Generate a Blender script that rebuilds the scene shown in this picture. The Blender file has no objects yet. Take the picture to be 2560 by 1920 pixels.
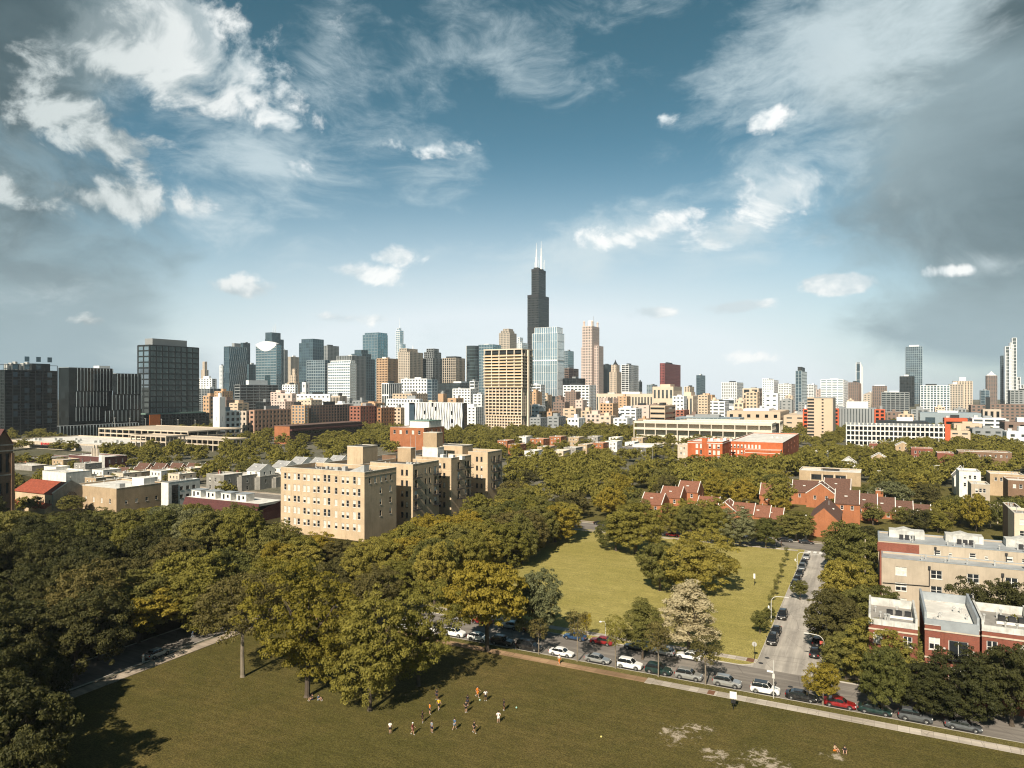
import bpy, bmesh, math, random
import numpy as np
from mathutils import Vector, Matrix

sc = bpy.context.scene
COL = sc.collection
# ------------------------------------------------------------------ camera
CAM_H, F, U0, VH = 49.0, 1777.0, 1280.0, 975.0
cam = bpy.data.objects.new("camera", bpy.data.cameras.new("camera"))
COL.objects.link(cam)
cam.location = (0, 0, CAM_H)
cam.rotation_euler = (math.radians(90), 0, 0)
cam.data.sensor_width = 36
cam.data.lens = 36 * F / 2560
cam.data.shift_y = (VH - 960) / 2560
cam.data.clip_start = 0.5
cam.data.clip_end = 30000
sc.camera = cam
# ------------------------------------------------------------------ world, sun, exposure
SUN_EL, SUN_AZ = math.radians(39), math.radians(23)      # shadows run 23 degrees right of straight ahead
sun = bpy.data.objects.new("sun", bpy.data.lights.new("sun", 'SUN'))
COL.objects.link(sun)
sun.data.energy = 5.0
sun.data.angle = math.radians(0.55)
sun.data.color = (1.0, 0.89, 0.74)
sdir = Vector((math.sin(SUN_AZ) * math.cos(SUN_EL), math.cos(SUN_AZ) * math.cos(SUN_EL), -math.sin(SUN_EL)))
sun.rotation_euler = sdir.to_track_quat('-Z', 'Y').to_euler()
sun.location = (0, 0, 400)
sc.view_settings.view_transform = 'Standard'
sc.view_settings.look = 'None'
sc.view_settings.exposure = 0.62
sc.view_settings.gamma = 1
sc.cycles.use_denoising = True
sc.cycles.pixel_filter_type = 'BLACKMAN_HARRIS'
sc.cycles.filter_width = 1.15
sc.cycles.sample_clamp_indirect = 4
sc.cycles.max_bounces = 5
sc.cycles.diffuse_bounces = 2
sc.cycles.glossy_bounces = 2
sc.cycles.transmission_bounces = 2
sc.cycles.volume_bounces = 0
sc.cycles.transparent_max_bounces = 4
sc.cycles.caustics_reflective = False
sc.cycles.caustics_refractive = False

class NT:
    """small helper to write node trees"""
    def __init__(s, tree):
        s.t = tree
    def new(s, typ, **kw):
        n = s.t.nodes.new(typ)
        for k, v in kw.items():
            setattr(n, k, v)
        return n
    def put(s, sock, v):
        if hasattr(v, 'is_output'):
            s.t.links.new(v, sock)
        elif isinstance(v, (tuple, list)) and len(v) == 3 and sock.type == 'RGBA':
            sock.default_value = (*v, 1)
        else:
            sock.default_value = v
    def m(s, op, a, b=0.0, c=None, clamp=False):
        n = s.new('ShaderNodeMath', operation=op, use_clamp=clamp)
        s.put(n.inputs[0], a)
        s.put(n.inputs[1], b)
        if c is not None:
            s.put(n.inputs[2], c)
        return n.outputs[0]
    def mix(s, f, a, b):
        n = s.new('ShaderNodeMix', data_type='RGBA')
        s.put(n.inputs[0], f); s.put(n.inputs[6], a); s.put(n.inputs[7], b)
        return n.outputs[2]
    def mul(s, a, b):
        n = s.new('ShaderNodeMix', data_type='RGBA', blend_type='MULTIPLY')
        n.inputs[0].default_value = 1
        s.put(n.inputs[6], a); s.put(n.inputs[7], b)
        return n.outputs[2]
    def noise(s, vec, scale, detail=5, rough=.55, dist=0.0):
        n = s.new('ShaderNodeTexNoise')
        s.put(n.inputs['Vector'], vec)
        n.inputs['Scale'].default_value = scale
        n.inputs['Detail'].default_value = detail
        n.inputs['Roughness'].default_value = rough
        n.inputs['Distortion'].default_value = dist
        return n.outputs[0]
    def ramp(s, f, lo, hi):
        n = s.new('ShaderNodeMapRange', interpolation_type='SMOOTHSTEP')
        s.put(n.inputs[0], f); s.put(n.inputs[1], lo); s.put(n.inputs[2], hi)
        return n.outputs[0]

world = bpy.data.worlds.new("World")
sc.world = world
world.use_nodes = True
wt = world.node_tree
wt.nodes.clear()
W_ = NT(wt)
out = W_.new('ShaderNodeOutputWorld')
bg = W_.new('ShaderNodeBackground')
wt.links.new(bg.outputs[0], out.inputs[0])
sky = W_.new('ShaderNodeTexSky', sky_type='NISHITA')
sky.sun_disc = False
sky.sun_elevation = SUN_EL
sky.sun_rotation = math.radians(180 + 23)
sky.altitude = 0
sky.air_density = 1.0
sky.dust_density = 1.3
sky.ozone_density = 1.5
tc = W_.new('ShaderNodeTexCoord').outputs['Generated']
sx = W_.new('ShaderNodeSeparateXYZ')
W_.put(sx.inputs[0], tc)
X_, Y_, Z_ = sx.outputs
az = W_.m('ARCTAN2', X_, Y_)
el = W_.m('ARCSINE', Z_)
def dcoord(off=(0, 0, 0), stretch=(1, 1, 2.0), rot=0.0):
    n = W_.new('ShaderNodeMapping')
    W_.put(n.inputs[0], tc)
    n.inputs['Location'].default_value = off
    n.inputs['Scale'].default_value = stretch
    n.inputs['Rotation'].default_value = (0, rot, 0)
    return n.outputs[0]
def blob(u, v, ru, rv, rot=0, g=1.0, soft=1.0):
    """soft ellipse in the sky: centre and radii given as directions"""
    a0 = math.atan((u - U0) / F)
    e0 = math.atan((VH - v) / F * math.cos(a0))
    ra, re = ru / F * math.cos(a0) ** 2, rv / F * math.cos(a0)
    c, s_ = math.cos(math.radians(rot)), math.sin(math.radians(rot))
    da, de = W_.m('SUBTRACT', az, a0), W_.m('SUBTRACT', el, e0)
    p = W_.m('DIVIDE', W_.m('ADD', W_.m('MULTIPLY', da, c), W_.m('MULTIPLY', de, s_)), ra)
    q = W_.m('DIVIDE', W_.m('SUBTRACT', W_.m('MULTIPLY', de, c), W_.m('MULTIPLY', da, s_)), re)
    d = W_.m('SQRT', W_.m('ADD', W_.m('MULTIPLY', p, p), W_.m('MULTIPLY', q, q)))
    return W_.m('MULTIPLY', W_.m('SUBTRACT', 1.0, d, clamp=True), g)
def union(lst):
    r = lst[0]
    for k in lst[1:]:
        r = W_.m('MAXIMUM', r, k)
    return r
# clear sky, tinted towards teal as the photograph's
skyc = W_.mul(sky.outputs[0], (0.047, 0.069, 0.067))
hi = W_.ramp(el, 0.08, 0.50)
skyc = W_.mix(hi, skyc, W_.mul(skyc, (0.43, 0.66, 0.60)))
band = W_.m('MULTIPLY', W_.ramp(el, 0.36, -0.02), blob(1280, 985, 1500, 680))
band = W_.m('MULTIPLY', band, 1.9, clamp=True)
skyc = W_.mix(W_.m('MULTIPLY', band, .88), skyc, (0.60, 0.645, 0.68))
warp = W_.new('ShaderNodeTexNoise')
W_.put(warp.inputs['Vector'], dcoord((4.2, 1.1, 3.3), (1, 1, 1.6)))
warp.inputs['Scale'].default_value = 3.0
warp.inputs['Detail'].default_value = 3
def wcoord(amt, off, stretch, rot=0.0):
    a = W_.new('ShaderNodeVectorMath', operation='MULTIPLY_ADD')
    W_.put(a.inputs[0], warp.outputs['Color']); a.inputs[1].default_value = (amt,) * 3
    W_.put(a.inputs[2], dcoord(off, stretch, rot))
    return a.outputs[0]
# broad grey-blue layers left and right
n_soft = W_.noise(wcoord(.5, (3.1, 0, 1.7), (1, 1, 2.2)), 3.4, 9, .58)
n_det = W_.noise(wcoord(.35, (7, 2, 0), (1, 1, 2.0)), 6.0, 10, .62)
grey = union([blob(-140, 470, 940, 540, 0, 1.05), blob(2700, 380, 900, 620, 15, 1.55), blob(-60, 40, 620, 430, 0, 1.7),
              blob(2620, 800, 820, 240, 0, 1.2), blob(-60, 800, 900, 380, 0, 1.15), blob(2420, 60, 620, 330, -8, 1.25)])
behind = W_.ramp(Y_, 0.25, -0.2)
grey = W_.ramp(W_.m('ADD', grey, W_.m('MULTIPLY', W_.m('SUBTRACT', n_soft, .5), 1.5)), .16, .80)
gd, gl = (0.036, 0.062, 0.072), (0.165, 0.228, 0.252)
gcol = W_.mix(W_.ramp(n_det, .34, .64), gd, gl)
light_r = W_.m('MULTIPLY', blob(2260, 250, 560, 420, 0, 1.8), 1.0, clamp=True)
gcol = W_.mix(W_.m('MULTIPLY', light_r, .75), gcol, (0.235, 0.305, 0.33))
gcol = W_.mix(W_.ramp(el, .24, 0.03), gcol, (0.215, 0.29, 0.325))
corner = W_.m('MULTIPLY', union([blob(0, 60, 420, 330, 0, 1.4), blob(2560, 480, 420, 300, 0, .8), blob(2530, 30, 160, 110, 0, 1.2)]), W_.ramp(n_soft, .30, .58), clamp=True)
gcol = W_.mix(W_.m('MULTIPLY', corner, .8), gcol, gd)
skyc = W_.mix(W_.m('MULTIPLY', grey, .92), skyc, gcol)
# thin high wisps and streaks
n_w = W_.noise(wcoord(.35, (1.3, 4.0, 2.2), (1.0, 1, 2.3), 0.22), 5.5, 12, .66)
n_w2 = W_.noise(wcoord(.3, (9.3, 2.0, 5.2), (1.0, 1, 2.4), 0.30), 11.0, 10, .66)
wm = union([blob(1540, 595, 660, 120, 15, 1.15), blob(1930, 500, 420, 190, 24, 1.15), blob(620, 360, 520, 280, -10, .95), blob(950, 350, 430, 130, 5, .75), blob(1080, 440, 330, 150, -12, .7),
            blob(810, 130, 240, 360, -12, .85), blob(1350, 120, 620, 260, 10, .62), blob(2060, 160, 560, 360, 25, 1.15), blob(2330, 60, 420, 260, 10, .9),
            blob(1050, 640, 400, 90, 0, .5), blob(700, 500, 560, 240, 0, .8), blob(1880, 640, 480, 100, 10, .75), blob(1230, 880, 900, 120, 0, .55),
            blob(2480, 660, 260, 60, 0, .7), blob(100, 730, 420, 120, 0, .55), blob(1250, 640, 190, 80, 15, .6), blob(1170, 700, 420, 90, 0, .5), blob(1560, 860, 520, 80, 0, .5)])
wisp = W_.ramp(W_.m('ADD', wm, W_.m('ADD', W_.m('MULTIPLY', W_.m('SUBTRACT', n_w, .5), 2.3), W_.m('MULTIPLY', W_.m('SUBTRACT', n_w2, .5), 1.1))), .30, 1.25)
skyc = W_.mix(W_.m('MULTIPLY', wisp, .72), skyc, (0.47, 0.545, 0.57))
# cumulus
def dens(off):
    a = W_.noise(wcoord(.25, off, (1, 1, 1.25)), 9.5, 12, .60)
    return a
cm = union([blob(430, 110, 430, 235, -4, 1.4), blob(330, 0, 260, 130, 0, .9), blob(250, 335, 330, 150, -6, 1.1), blob(270, 495, 420, 110, 0, 1.0),
            blob(30, 475, 160, 75, 0, .8), blob(590, 722, 230, 62, 6, .98), blob(900, 680, 200, 56, -6, 1.05), blob(985, 640, 150, 48, 0, .9), blob(850, 795, 240, 40, 0, .92),
            blob(720, 310, 190, 80, 0, .68), blob(1070, 372, 200, 50, 0, .72), blob(760, 425, 190, 60, 0, .6), blob(1980, 470, 350, 130, 20, .86), blob(1850, 570, 300, 90, 14, .82), blob(1580, 585, 380, 70, 12, .72),
            blob(1660, 295, 110, 52, 0, .82), blob(2095, 710, 150, 46, 0, 1.7), blob(1640, 780, 115, 34, 0, 1.3), blob(1830, 768, 170, 34, 3, 1.25), blob(1925, 305, 80, 60, 0, .8),
            blob(2400, 675, 160, 30, 0, .8), blob(1890, 895, 140, 34, 0, .7), blob(210, 800, 160, 36, 0, .7), blob(80, 715, 120, 34, 0, .7), W_.m('MULTIPLY', behind, .35)])
base_n = dens((0, 0, 0))
up_n = dens((-0.010, 0.0, -0.040))
fine = W_.noise(dcoord((2, 7, 4), (1, 1, 1.2)), 34.0, 6, .65)
cd = W_.m('ADD', cm, W_.m('ADD', W_.m('MULTIPLY', W_.m('SUBTRACT', base_n, .52), 2.2), W_.m('MULTIPLY', W_.m('SUBTRACT', fine, .5), .55)))
cden = W_.m('MULTIPLY', W_.ramp(cd, .40, .74), .96)
core = W_.ramp(cd, .55, 1.25)
lit = W_.ramp(W_.m('ADD', W_.m('SUBTRACT', base_n, up_n), W_.m('MULTIPLY', core, .05)), -0.10, 0.13)
leftdim = W_.ramp(az, -0.62, -0.22)
bright = W_.mix(leftdim, (0.44, 0.485, 0.485), (0.70, 0.71, 0.70))
shade = W_.mix(leftdim, (0.13, 0.175, 0.19), (0.44, 0.51, 0.54))
skyc = W_.mix(cden, skyc, W_.mix(lit, shade, bright))
# sky dimmed overhead and behind the viewer, out of view, to cut fill light
skyc = W_.mul(skyc, W_.mix(W_.ramp(el, .52, .85), (1, 1, 1), (.45, .48, .52)))
skyc = W_.mul(skyc, W_.mix(behind, (1, 1, 1), (.55, .56, .58)))
skyc = W_.mix(W_.ramp(el, -0.02, -0.07), skyc, (0.07, 0.075, 0.075))
W_.put(bg.inputs[0], skyc)
bg.inputs[1].default_value = 1.0
# ------------------------------------------------------------------ grid of the streets
TH = math.radians(27)
SX, SY = math.cos(TH), -math.sin(TH)        # along the streets that cross the picture (local x)
EX, EY = math.sin(TH), math.cos(TH)         # along the streets that run away (local y)
RZ = -TH
def gp(u, v, z=0.0):
    Y = (CAM_H - z) * F / (v - VH)
    return ((u - U0) * Y / F, Y)
def at(u, D):
    return ((u - U0) * D / F, D)
def ab(p):
    return (p[0] * SX + p[1] * SY, p[0] * EX + p[1] * EY)
def wab(a, b):
    return (a * SX + b * EX, a * SY + b * EY)
def zpix(v, D):
    return CAM_H + (VH - v) * D / F

# ------------------------------------------------------------------ mesh builder
class MB:
    def __init__(s):
        s.v, s.f, s.m = [], [], []
    def face(s, pts, m=0):
        k = len(s.v)
        s.v += [tuple(p) for p in pts]
        s.f.append(tuple(range(k, k + len(pts))))
        s.m.append(m)
    def box(s, x0, y0, z0, x1, y1, z1, m=0, bottom=True):
        k = len(s.v)
        s.v += [(x0, y0, z0), (x1, y0, z0), (x1, y1, z0), (x0, y1, z0), (x0, y0, z1), (x1, y0, z1), (x1, y1, z1), (x0, y1, z1)]
        fs = [(4, 5, 6, 7), (0, 1, 5, 4), (1, 2, 6, 5), (2, 3, 7, 6), (3, 0, 4, 7)]
        if bottom:
            fs.append((3, 2, 1, 0))
        for f in fs:
            s.f.append(tuple(k + i for i in f)); s.m.append(m)
    def prism(s, poly, z0, z1, m=0, mt=None, zt=None):
        n, k = len(poly), len(s.v)
        s.v += [(p[0], p[1], z0) for p in poly] + [(p[0], p[1], z1 if zt is None else zt[i]) for i, p in enumerate(poly)]
        for i in range(n):
            j = (i + 1) % n
            s.f.append((k + i, k + j, k + n + j, k + n + i)); s.m.append(m)
        s.f.append(tuple(k + n + i for i in range(n))); s.m.append(m if mt is None else mt)
        s.f.append(tuple(k + n - 1 - i for i in range(n))); s.m.append(m)
    def tube(s, p0, p1, r0, r1=None, n=8, m=0, caps=True):
        r1 = r0 if r1 is None else r1
        p0, p1 = Vector(p0), Vector(p1)
        d = (p1 - p0).normalized()
        a = d.orthogonal().normalized(); b = d.cross(a)
        k = len(s.v)
        for p, r in ((p0, r0), (p1, r1)):
            for i in range(n):
                t = 2 * math.pi * i / n
                s.v.append(tuple(p + a * (r * math.cos(t)) + b * (r * math.sin(t))))
        for i in range(n):
            j = (i + 1) % n
            s.f.append((k + i, k + j, k + n + j, k + n + i)); s.m.append(m)
        if caps:
            s.f.append(tuple(k + n + i for i in range(n))); s.m.append(m)
            s.f.append(tuple(k + n - 1 - i for i in range(n))); s.m.append(m)
    def path(s, pts, rad, n=8, m=0):
        for i in range(len(pts) - 1):
            r0 = rad[i] if isinstance(rad, (list, tuple)) else rad
            r1 = rad[i + 1] if isinstance(rad, (list, tuple)) else rad
            s.tube(pts[i], pts[i + 1], r0, r1, n, m)
    def lathe(s, prof, n=16, c=(0, 0), m=0):
        k = len(s.v)
        for r, z in prof:
            for i in range(n):
                t = 2 * math.pi * i / n
                s.v.append((c[0] + r * math.cos(t), c[1] + r * math.sin(t), z))
        for q in range(len(prof) - 1):
            for i in range(n):
                j = (i + 1) % n
                s.f.append((k + q * n + i, k + q * n + j, k + (q + 1) * n + j, k + (q + 1) * n + i)); s.m.append(m)
        s.f.append(tuple(k + (len(prof) - 1) * n + i for i in range(n))); s.m.append(m)
    def mesh(s, name, mats):
        me = bpy.data.meshes.new(name)
        me.from_pydata(s.v, [], s.f)
        for m in mats:
            me.materials.append(m)
        if len(mats) > 1:
            me.polygons.foreach_set('material_index', s.m)
        me.update()
        return me
    def build(s, name, mats, parent=None, smooth=False, **kw):
        if not isinstance(mats, (list, tuple)):
            mats = [mats]
        me = s.mesh(name, mats)
        if smooth:
            me.polygons.foreach_set('use_smooth', [True] * len(me.polygons))
        return link(name, me, parent, **kw)
def link(name, data, parent=None, loc=None, rz=None):
    o = bpy.data.objects.new(name, data)
    COL.objects.link(o)
    if parent is not None:
        o.parent = parent
    if loc is not None:
        o.location = loc
    if rz is not None:
        o.rotation_euler = (0, 0, rz)
    return o
def thing(name, label, cat, loc=(0, 0, 0), rz=0.0, group=None, data=None):
    o = link(name, data, None, loc, rz)
    tag(o, label, cat, group)
    return o
def tag(o, label, cat, group=None):
    o['label'] = label
    o['category'] = cat
    if group:
        o['group'] = group
    return o
def structure(o):
    o['kind'] = 'structure'
    return o

# ------------------------------------------------------------------ materials
MATS = {}
def newmat(name):
    m = bpy.data.materials.new(name)
    m.use_nodes = True
    m.node_tree.nodes.clear()
    n = NT(m.node_tree)
    o = n.new('ShaderNodeOutputMaterial')
    b = n.new('ShaderNodeBsdfPrincipled')
    m.node_tree.links.new(b.outputs[0], o.inputs[0])
    MATS[name] = m
    return m, n, b, o
def plain(name, col, rough=.75, var=.12, scale=.6, metal=0.0, spec=.4, streak=0.0, bump=0.0):
    """painted, rendered or stone surface with uneven tone and rain streaks"""
    if name in MATS:
        return MATS[name]
    m, n, b, o = newmat(name)
    co = n.new('ShaderNodeTexCoord').outputs['Object']
    nz = n.noise(co, scale, 6, .6)
    c = n.mix(n.ramp(nz, .3, .7), tuple(x * (1 - var) for x in col), tuple(min(1, x * (1 + var)) for x in col))
    if streak:
        mp = n.new('ShaderNodeMapping')
        n.put(mp.inputs[0], co)
        mp.inputs['Scale'].default_value = (1.2, 1.2, .12)
        st = n.ramp(n.noise(mp.outputs[0], 1.4, 5, .65), .48, .75)
        c = n.mix(n.m('MULTIPLY', st, streak), c, tuple(x * .55 for x in col))
    n.put(b.inputs['Base Color'], c)
    b.inputs['Roughness'].default_value = rough
    b.inputs['Metallic'].default_value = metal
    b.inputs['Specular IOR Level'].default_value = spec
    return m
def brick(name, col, mortar=None, bw=.24, bh=.075, var=.18):
    if name in MATS:
        return MATS[name]
    m, n, b, o = newmat(name)
    co = n.new('ShaderNodeTexCoord').outputs['Object']
    s = n.new('ShaderNodeSeparateXYZ'); n.put(s.inputs[0], co)
    cb = n.new('ShaderNodeCombineXYZ')
    n.put(cb.inputs[0], n.m('ADD', s.outputs[0], s.outputs[1])); n.put(cb.inputs[1], s.outputs[2])
    bt = n.new('ShaderNodeTexBrick')
    n.put(bt.inputs['Vector'], cb.outputs[0])
    bt.inputs['Scale'].default_value = 1
    bt.inputs['Brick Width'].default_value = bw
    bt.inputs['Row Height'].default_value = bh
    bt.inputs['Mortar Size'].default_value = .012
    n.put(bt.inputs['Color1'], tuple(x * (1 - var) for x in col))
    n.put(bt.inputs['Color2'], tuple(x * (1 + var) for x in col))
    n.put(bt.inputs['Mortar'], mortar or tuple(x * .8 + .06 for x in col))
    big = n.ramp(n.noise(co, .22, 6, .6), .3, .7)
    mp = n.new('ShaderNodeMapping'); n.put(mp.inputs[0], co); mp.inputs['Scale'].default_value = (1.1, 1.1, .15)
    st = n.ramp(n.noise(mp.outputs[0], 1.1, 5, .65), .5, .78)
    c = n.mul(bt.outputs[0], n.mix(big, (.86, .86, .86), (1.1, 1.1, 1.1)))
    c = n.mul(c, n.mix(st, (1, 1, 1), (.78, .76, .74)))
    n.put(b.inputs['Base Color'], c)
    b.inputs['Roughness'].default_value = .85
    b.inputs['Specular IOR Level'].default_value = .25
    return m
def glass(name, col, rough=.08, metal=.35, var=.35, scale=.25):
    """reflective window glass with panes that differ"""
    if name in MATS:
        return MATS[name]
    m, n, b, o = newmat(name)
    co = n.new('ShaderNodeTexCoord').outputs['Object']
    mp = n.new('ShaderNodeMapping'); n.put(mp.inputs[0], co)
    mp.inputs['Scale'].default_value = (scale, scale, scale)
    vn = n.new('ShaderNodeTexWhiteNoise')
    sn = n.new('ShaderNodeVectorMath', operation='FLOOR'); n.put(sn.inputs[0], mp.outputs[0])
    n.put(vn.inputs['Vector'], sn.outputs[0])
    c = n.mix(vn.outputs[0], tuple(x * (1 - var) for x in col), tuple(x * (1 + var) for x in col))
    n.put(b.inputs['Base Color'], c)
    n.put(b.inputs['Roughness'], n.m('ADD', n.m('MULTIPLY', vn.outputs[0], .06), rough))
    b.inputs['Metallic'].default_value = metal
    b.inputs['Specular IOR Level'].default_value = .6
    return m
def roofmat(name, col, var=.25):
    """flat roof: patched, ponded membrane"""
    if name in MATS:
        return MATS[name]
    m, n, b, o = newmat(name)
    co = n.new('ShaderNodeTexCoord').outputs['Object']
    a = n.ramp(n.noise(co, .25, 7, .65, .5), .35, .68)
    c = n.mix(a, tuple(x * (1 - var) for x in col), tuple(min(1, x * (1 + var * .6)) for x in col))
    s2 = n.ramp(n.noise(co, 1.7, 4, .7), .62, .8)
    c = n.mix(n.m('MULTIPLY', s2, .45), c, tuple(x * .45 for x in col))
    n.put(b.inputs['Base Color'], c)
    b.inputs['Roughness'].default_value = .8
    return m
# ------------------------------------------------------------------ ground, streets, lawns
def ground_mat(name, c0, c1, c2, s_big=.05, s_mid=.6, s_fine=5.0, dirt=None, rows=0.0, fine_amt=.55):
    m, n, b, o = newmat(name)
    co = n.new('ShaderNodeTexCoord').outputs['Object']
    big = n.ramp(n.noise(co, s_big, 5, .6, .4), .32, .68)
    c = n.mix(big, c0, c1)
    mid = n.ramp(n.noise(co, s_mid, 6, .68), .35, .72)
    c = n.mix(n.m('MULTIPLY', mid, .55), c, c2)
    fine = n.ramp(n.noise(co, s_fine, 3, .75), .25, .75)
    c = n.mul(c, n.mix(fine, (1 - fine_amt,) * 3, (1 + fine_amt * .7,) * 3))
    if rows:
        mp = n.new('ShaderNodeMapping'); n.put(mp.inputs[0], co)
        mp.inputs['Scale'].default_value = (.05, 1.1, 1); mp.inputs['Rotation'].default_value = (0, 0, .15)
        r = n.ramp(n.noise(mp.outputs[0], 1.0, 3, .6), .4, .65)
        c = n.mul(c, n.mix(r, (1 - rows,) * 3, (1 + rows,) * 3))
    tuft = n.ramp(n.noise(co, 1.3, 4, .7), .66, .74)
    c = n.mix(n.m('MULTIPLY', tuft, .45), c, tuple(x * .45 for x in c2))
    pale = n.ramp(n.noise(co, .16, 6, .7, .8), .60, .74)
    c = n.mix(n.m('MULTIPLY', pale, .40), c, tuple(x * 1.35 for x in c1))
    if dirt:
        dm = None
        sp = n.new('ShaderNodeSeparateXYZ'); n.put(sp.inputs[0], co)
        for (x, y, rx, ry) in dirt:
            dx = n.m('DIVIDE', n.m('SUBTRACT', sp.outputs[0], x), rx)
            dy = n.m('DIVIDE', n.m('SUBTRACT', sp.outputs[1], y), ry)
            d = n.m('SUBTRACT', 1.0, n.m('SQRT', n.m('ADD', n.m('MULTIPLY', dx, dx), n.m('MULTIPLY', dy, dy))), clamp=True)
            dm = d if dm is None else n.m('MAXIMUM', dm, d)
        nd = n.noise(co, .8, 9, .78, .4)
        k = n.ramp(n.m('ADD', n.m('MULTIPLY', dm, .8), n.m('MULTIPLY', n.m('SUBTRACT', nd, .5), 3.4)), .50, .95)
        k = n.m('MULTIPLY', k, n.ramp(dm, .02, .3))
        c = n.mix(n.m('MULTIPLY', k, .92), c, (.46, .39, .30))
    n.put(b.inputs['Base Color'], c)
    b.inputs['Roughness'].default_value = .95
    b.inputs['Specular IOR Level'].default_value = .1
    bp = n.new('ShaderNodeBump')
    bp.inputs['Strength'].default_value = .6
    bp.inputs['Distance'].default_value = .12
    n.put(bp.inputs['Height'], fine)
    n.put(b.inputs['Normal'], bp.outputs[0])
    return m
dirt_px = [(1690, 1838, 75, 40), (1745, 1822, 60, 18), (1800, 1895, 60, 30), (1900, 1898, 80, 40), (1930, 1915, 75, 34), (1770, 1880, 40, 14), (2085, 1893, 50, 16), (1850, 1930, 90, 34)]
dirt = []
for (u, v, ru, rv) in dirt_px:
    x, y = gp(u, v)
    qa, qb = ab((x, y))
    dirt.append((qa, qb, ru * y / F * 1.25, rv * y * y / (49 * F) * 1.35))
M_LAWN_F = ground_mat('front_lawn_grass', (.100, .090, .025), (.142, .110, .037), (.068, .066, .017), s_big=.03, s_mid=.35, rows=.07, dirt=dirt)  # drier olive grass; the view's lower-edge darkening is partly put into this colour
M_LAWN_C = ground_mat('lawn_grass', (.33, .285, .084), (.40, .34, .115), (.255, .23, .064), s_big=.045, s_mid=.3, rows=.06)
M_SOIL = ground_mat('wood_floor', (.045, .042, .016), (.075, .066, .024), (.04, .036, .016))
M_CITY = ground_mat('city_ground', (.10, .095, .05), (.20, .185, .15), (.12, .12, .09), s_big=.01, s_mid=.05, s_fine=.5)
M_VERGE = ground_mat('verge_grass', (.13, .115, .035), (.17, .145, .05), (.11, .10, .03))
def road_mat(name, col, joints=0.0, fine=.16, along='x'):
    m, n, b, o = newmat(name)
    co = n.new('ShaderNodeTexCoord').outputs['Object']
    c = n.mix(n.ramp(n.noise(co, .12, 6, .62, .4), .3, .7), tuple(x * .84 for x in col), tuple(x * 1.1 for x in col))
    mp = n.new('ShaderNodeMapping'); n.put(mp.inputs[0], co); mp.inputs['Scale'].default_value = (.05, .9, 1) if along == 'x' else (.9, .05, 1)
    c = n.mul(c, n.mix(n.ramp(n.noise(mp.outputs[0], 1.0, 5, .65), .35, .7), (.72, .72, .73), (1.08, 1.08, 1.08)))
    c = n.mul(c, n.mix(n.noise(co, 6.0, 3, .8), (1 - fine,) * 3, (1 + fine,) * 3))
    crack = n.new('ShaderNodeTexVoronoi', feature='DISTANCE_TO_EDGE')
    n.put(crack.inputs['Vector'], co); crack.inputs['Scale'].default_value = .16
    ck = n.ramp(crack.outputs[0], .012, .003)
    c = n.mix(n.m('MULTIPLY', ck, .5), c, tuple(x * .4 for x in col))
    if joints:
        s = n.new('ShaderNodeSeparateXYZ'); n.put(s.inputs[0], co)
        fr = n.m('FRACT', n.m('DIVIDE', s.outputs[0], joints))
        c = n.mix(n.ramp(fr, .045, .02), c, tuple(x * .5 for x in col))
        cell = n.new('ShaderNodeTexWhiteNoise', noise_dimensions='1D')
        n.put(cell.inputs['W'], n.m('FLOOR', n.m('DIVIDE', s.outputs[0], joints)))
        c = n.mul(c, n.mix(cell.outputs[0], (.84, .82, .8), (1.08, 1.08, 1.08)))
    n.put(b.inputs['Base Color'], c)
    b.inputs['Roughness'].default_value = .9
    b.inputs['Specular IOR Level'].default_value = .2
    return m
M_ROAD_A = road_mat('asphalt_grey', (.235, .212, .185))
M_ROAD_B = road_mat('concrete_road', (.43, .395, .345), along='y')
M_WALK = road_mat('concrete_walk', (.44, .37, .29), joints=1.5)
M_WALK2 = road_mat('concrete_walk_pale', (.50, .45, .38), joints=1.5)
M_PATH = road_mat('brick_walk', (.34, .225, .13), joints=1.8)
M_KERB = plain('kerb_concrete', (.42, .39, .34), var=.15)
M_PAINT = plain('road_paint', (.72, .71, .67), rough=.7, var=.2, scale=2.5)

def slab(name, rects, z0, z1, mat, kind='structure'):
    """sheet or slab from rectangles (a0, b0, a1, b1) on the street grid"""
    mb = MB()
    for r in rects:
        mb.box(r[0], r[1], z0, r[2], r[3], z1, bottom=False)
    o = mb.build(name, mat)
    o.rotation_euler = (0, 0, RZ)
    o['kind'] = kind
    return o
g = MB()
g.face([(-3600, -400, 0), (3600, -400, 0), (3600, 3600, 0), (-3600, 3600, 0)])
structure(g.build('ground', M_CITY))
A0, A1 = 119.9, 131.2           # street in front of the parked row
BL, BR = -18.7, -8.6            # street running away on the right
C0, C1 = 234.5, 246.0
D0, D1 = -127.0, -117.0
slab('road', [(-420, A0, 260, A1)], -.02, .012, M_ROAD_A)
slab('side_road', [(BL - 3, A1 + .0, BR + 3, C0)], -.02, .016, M_ROAD_B)
slab('cross_road', [(-420, C0, 300, C1)], -.02, .012, M_ROAD_A)
slab('tree_lined_road', [(D0, -80, D1, A0), (D0, A1, D1, C0)], -.02, .012, M_ROAD_A)
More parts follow.
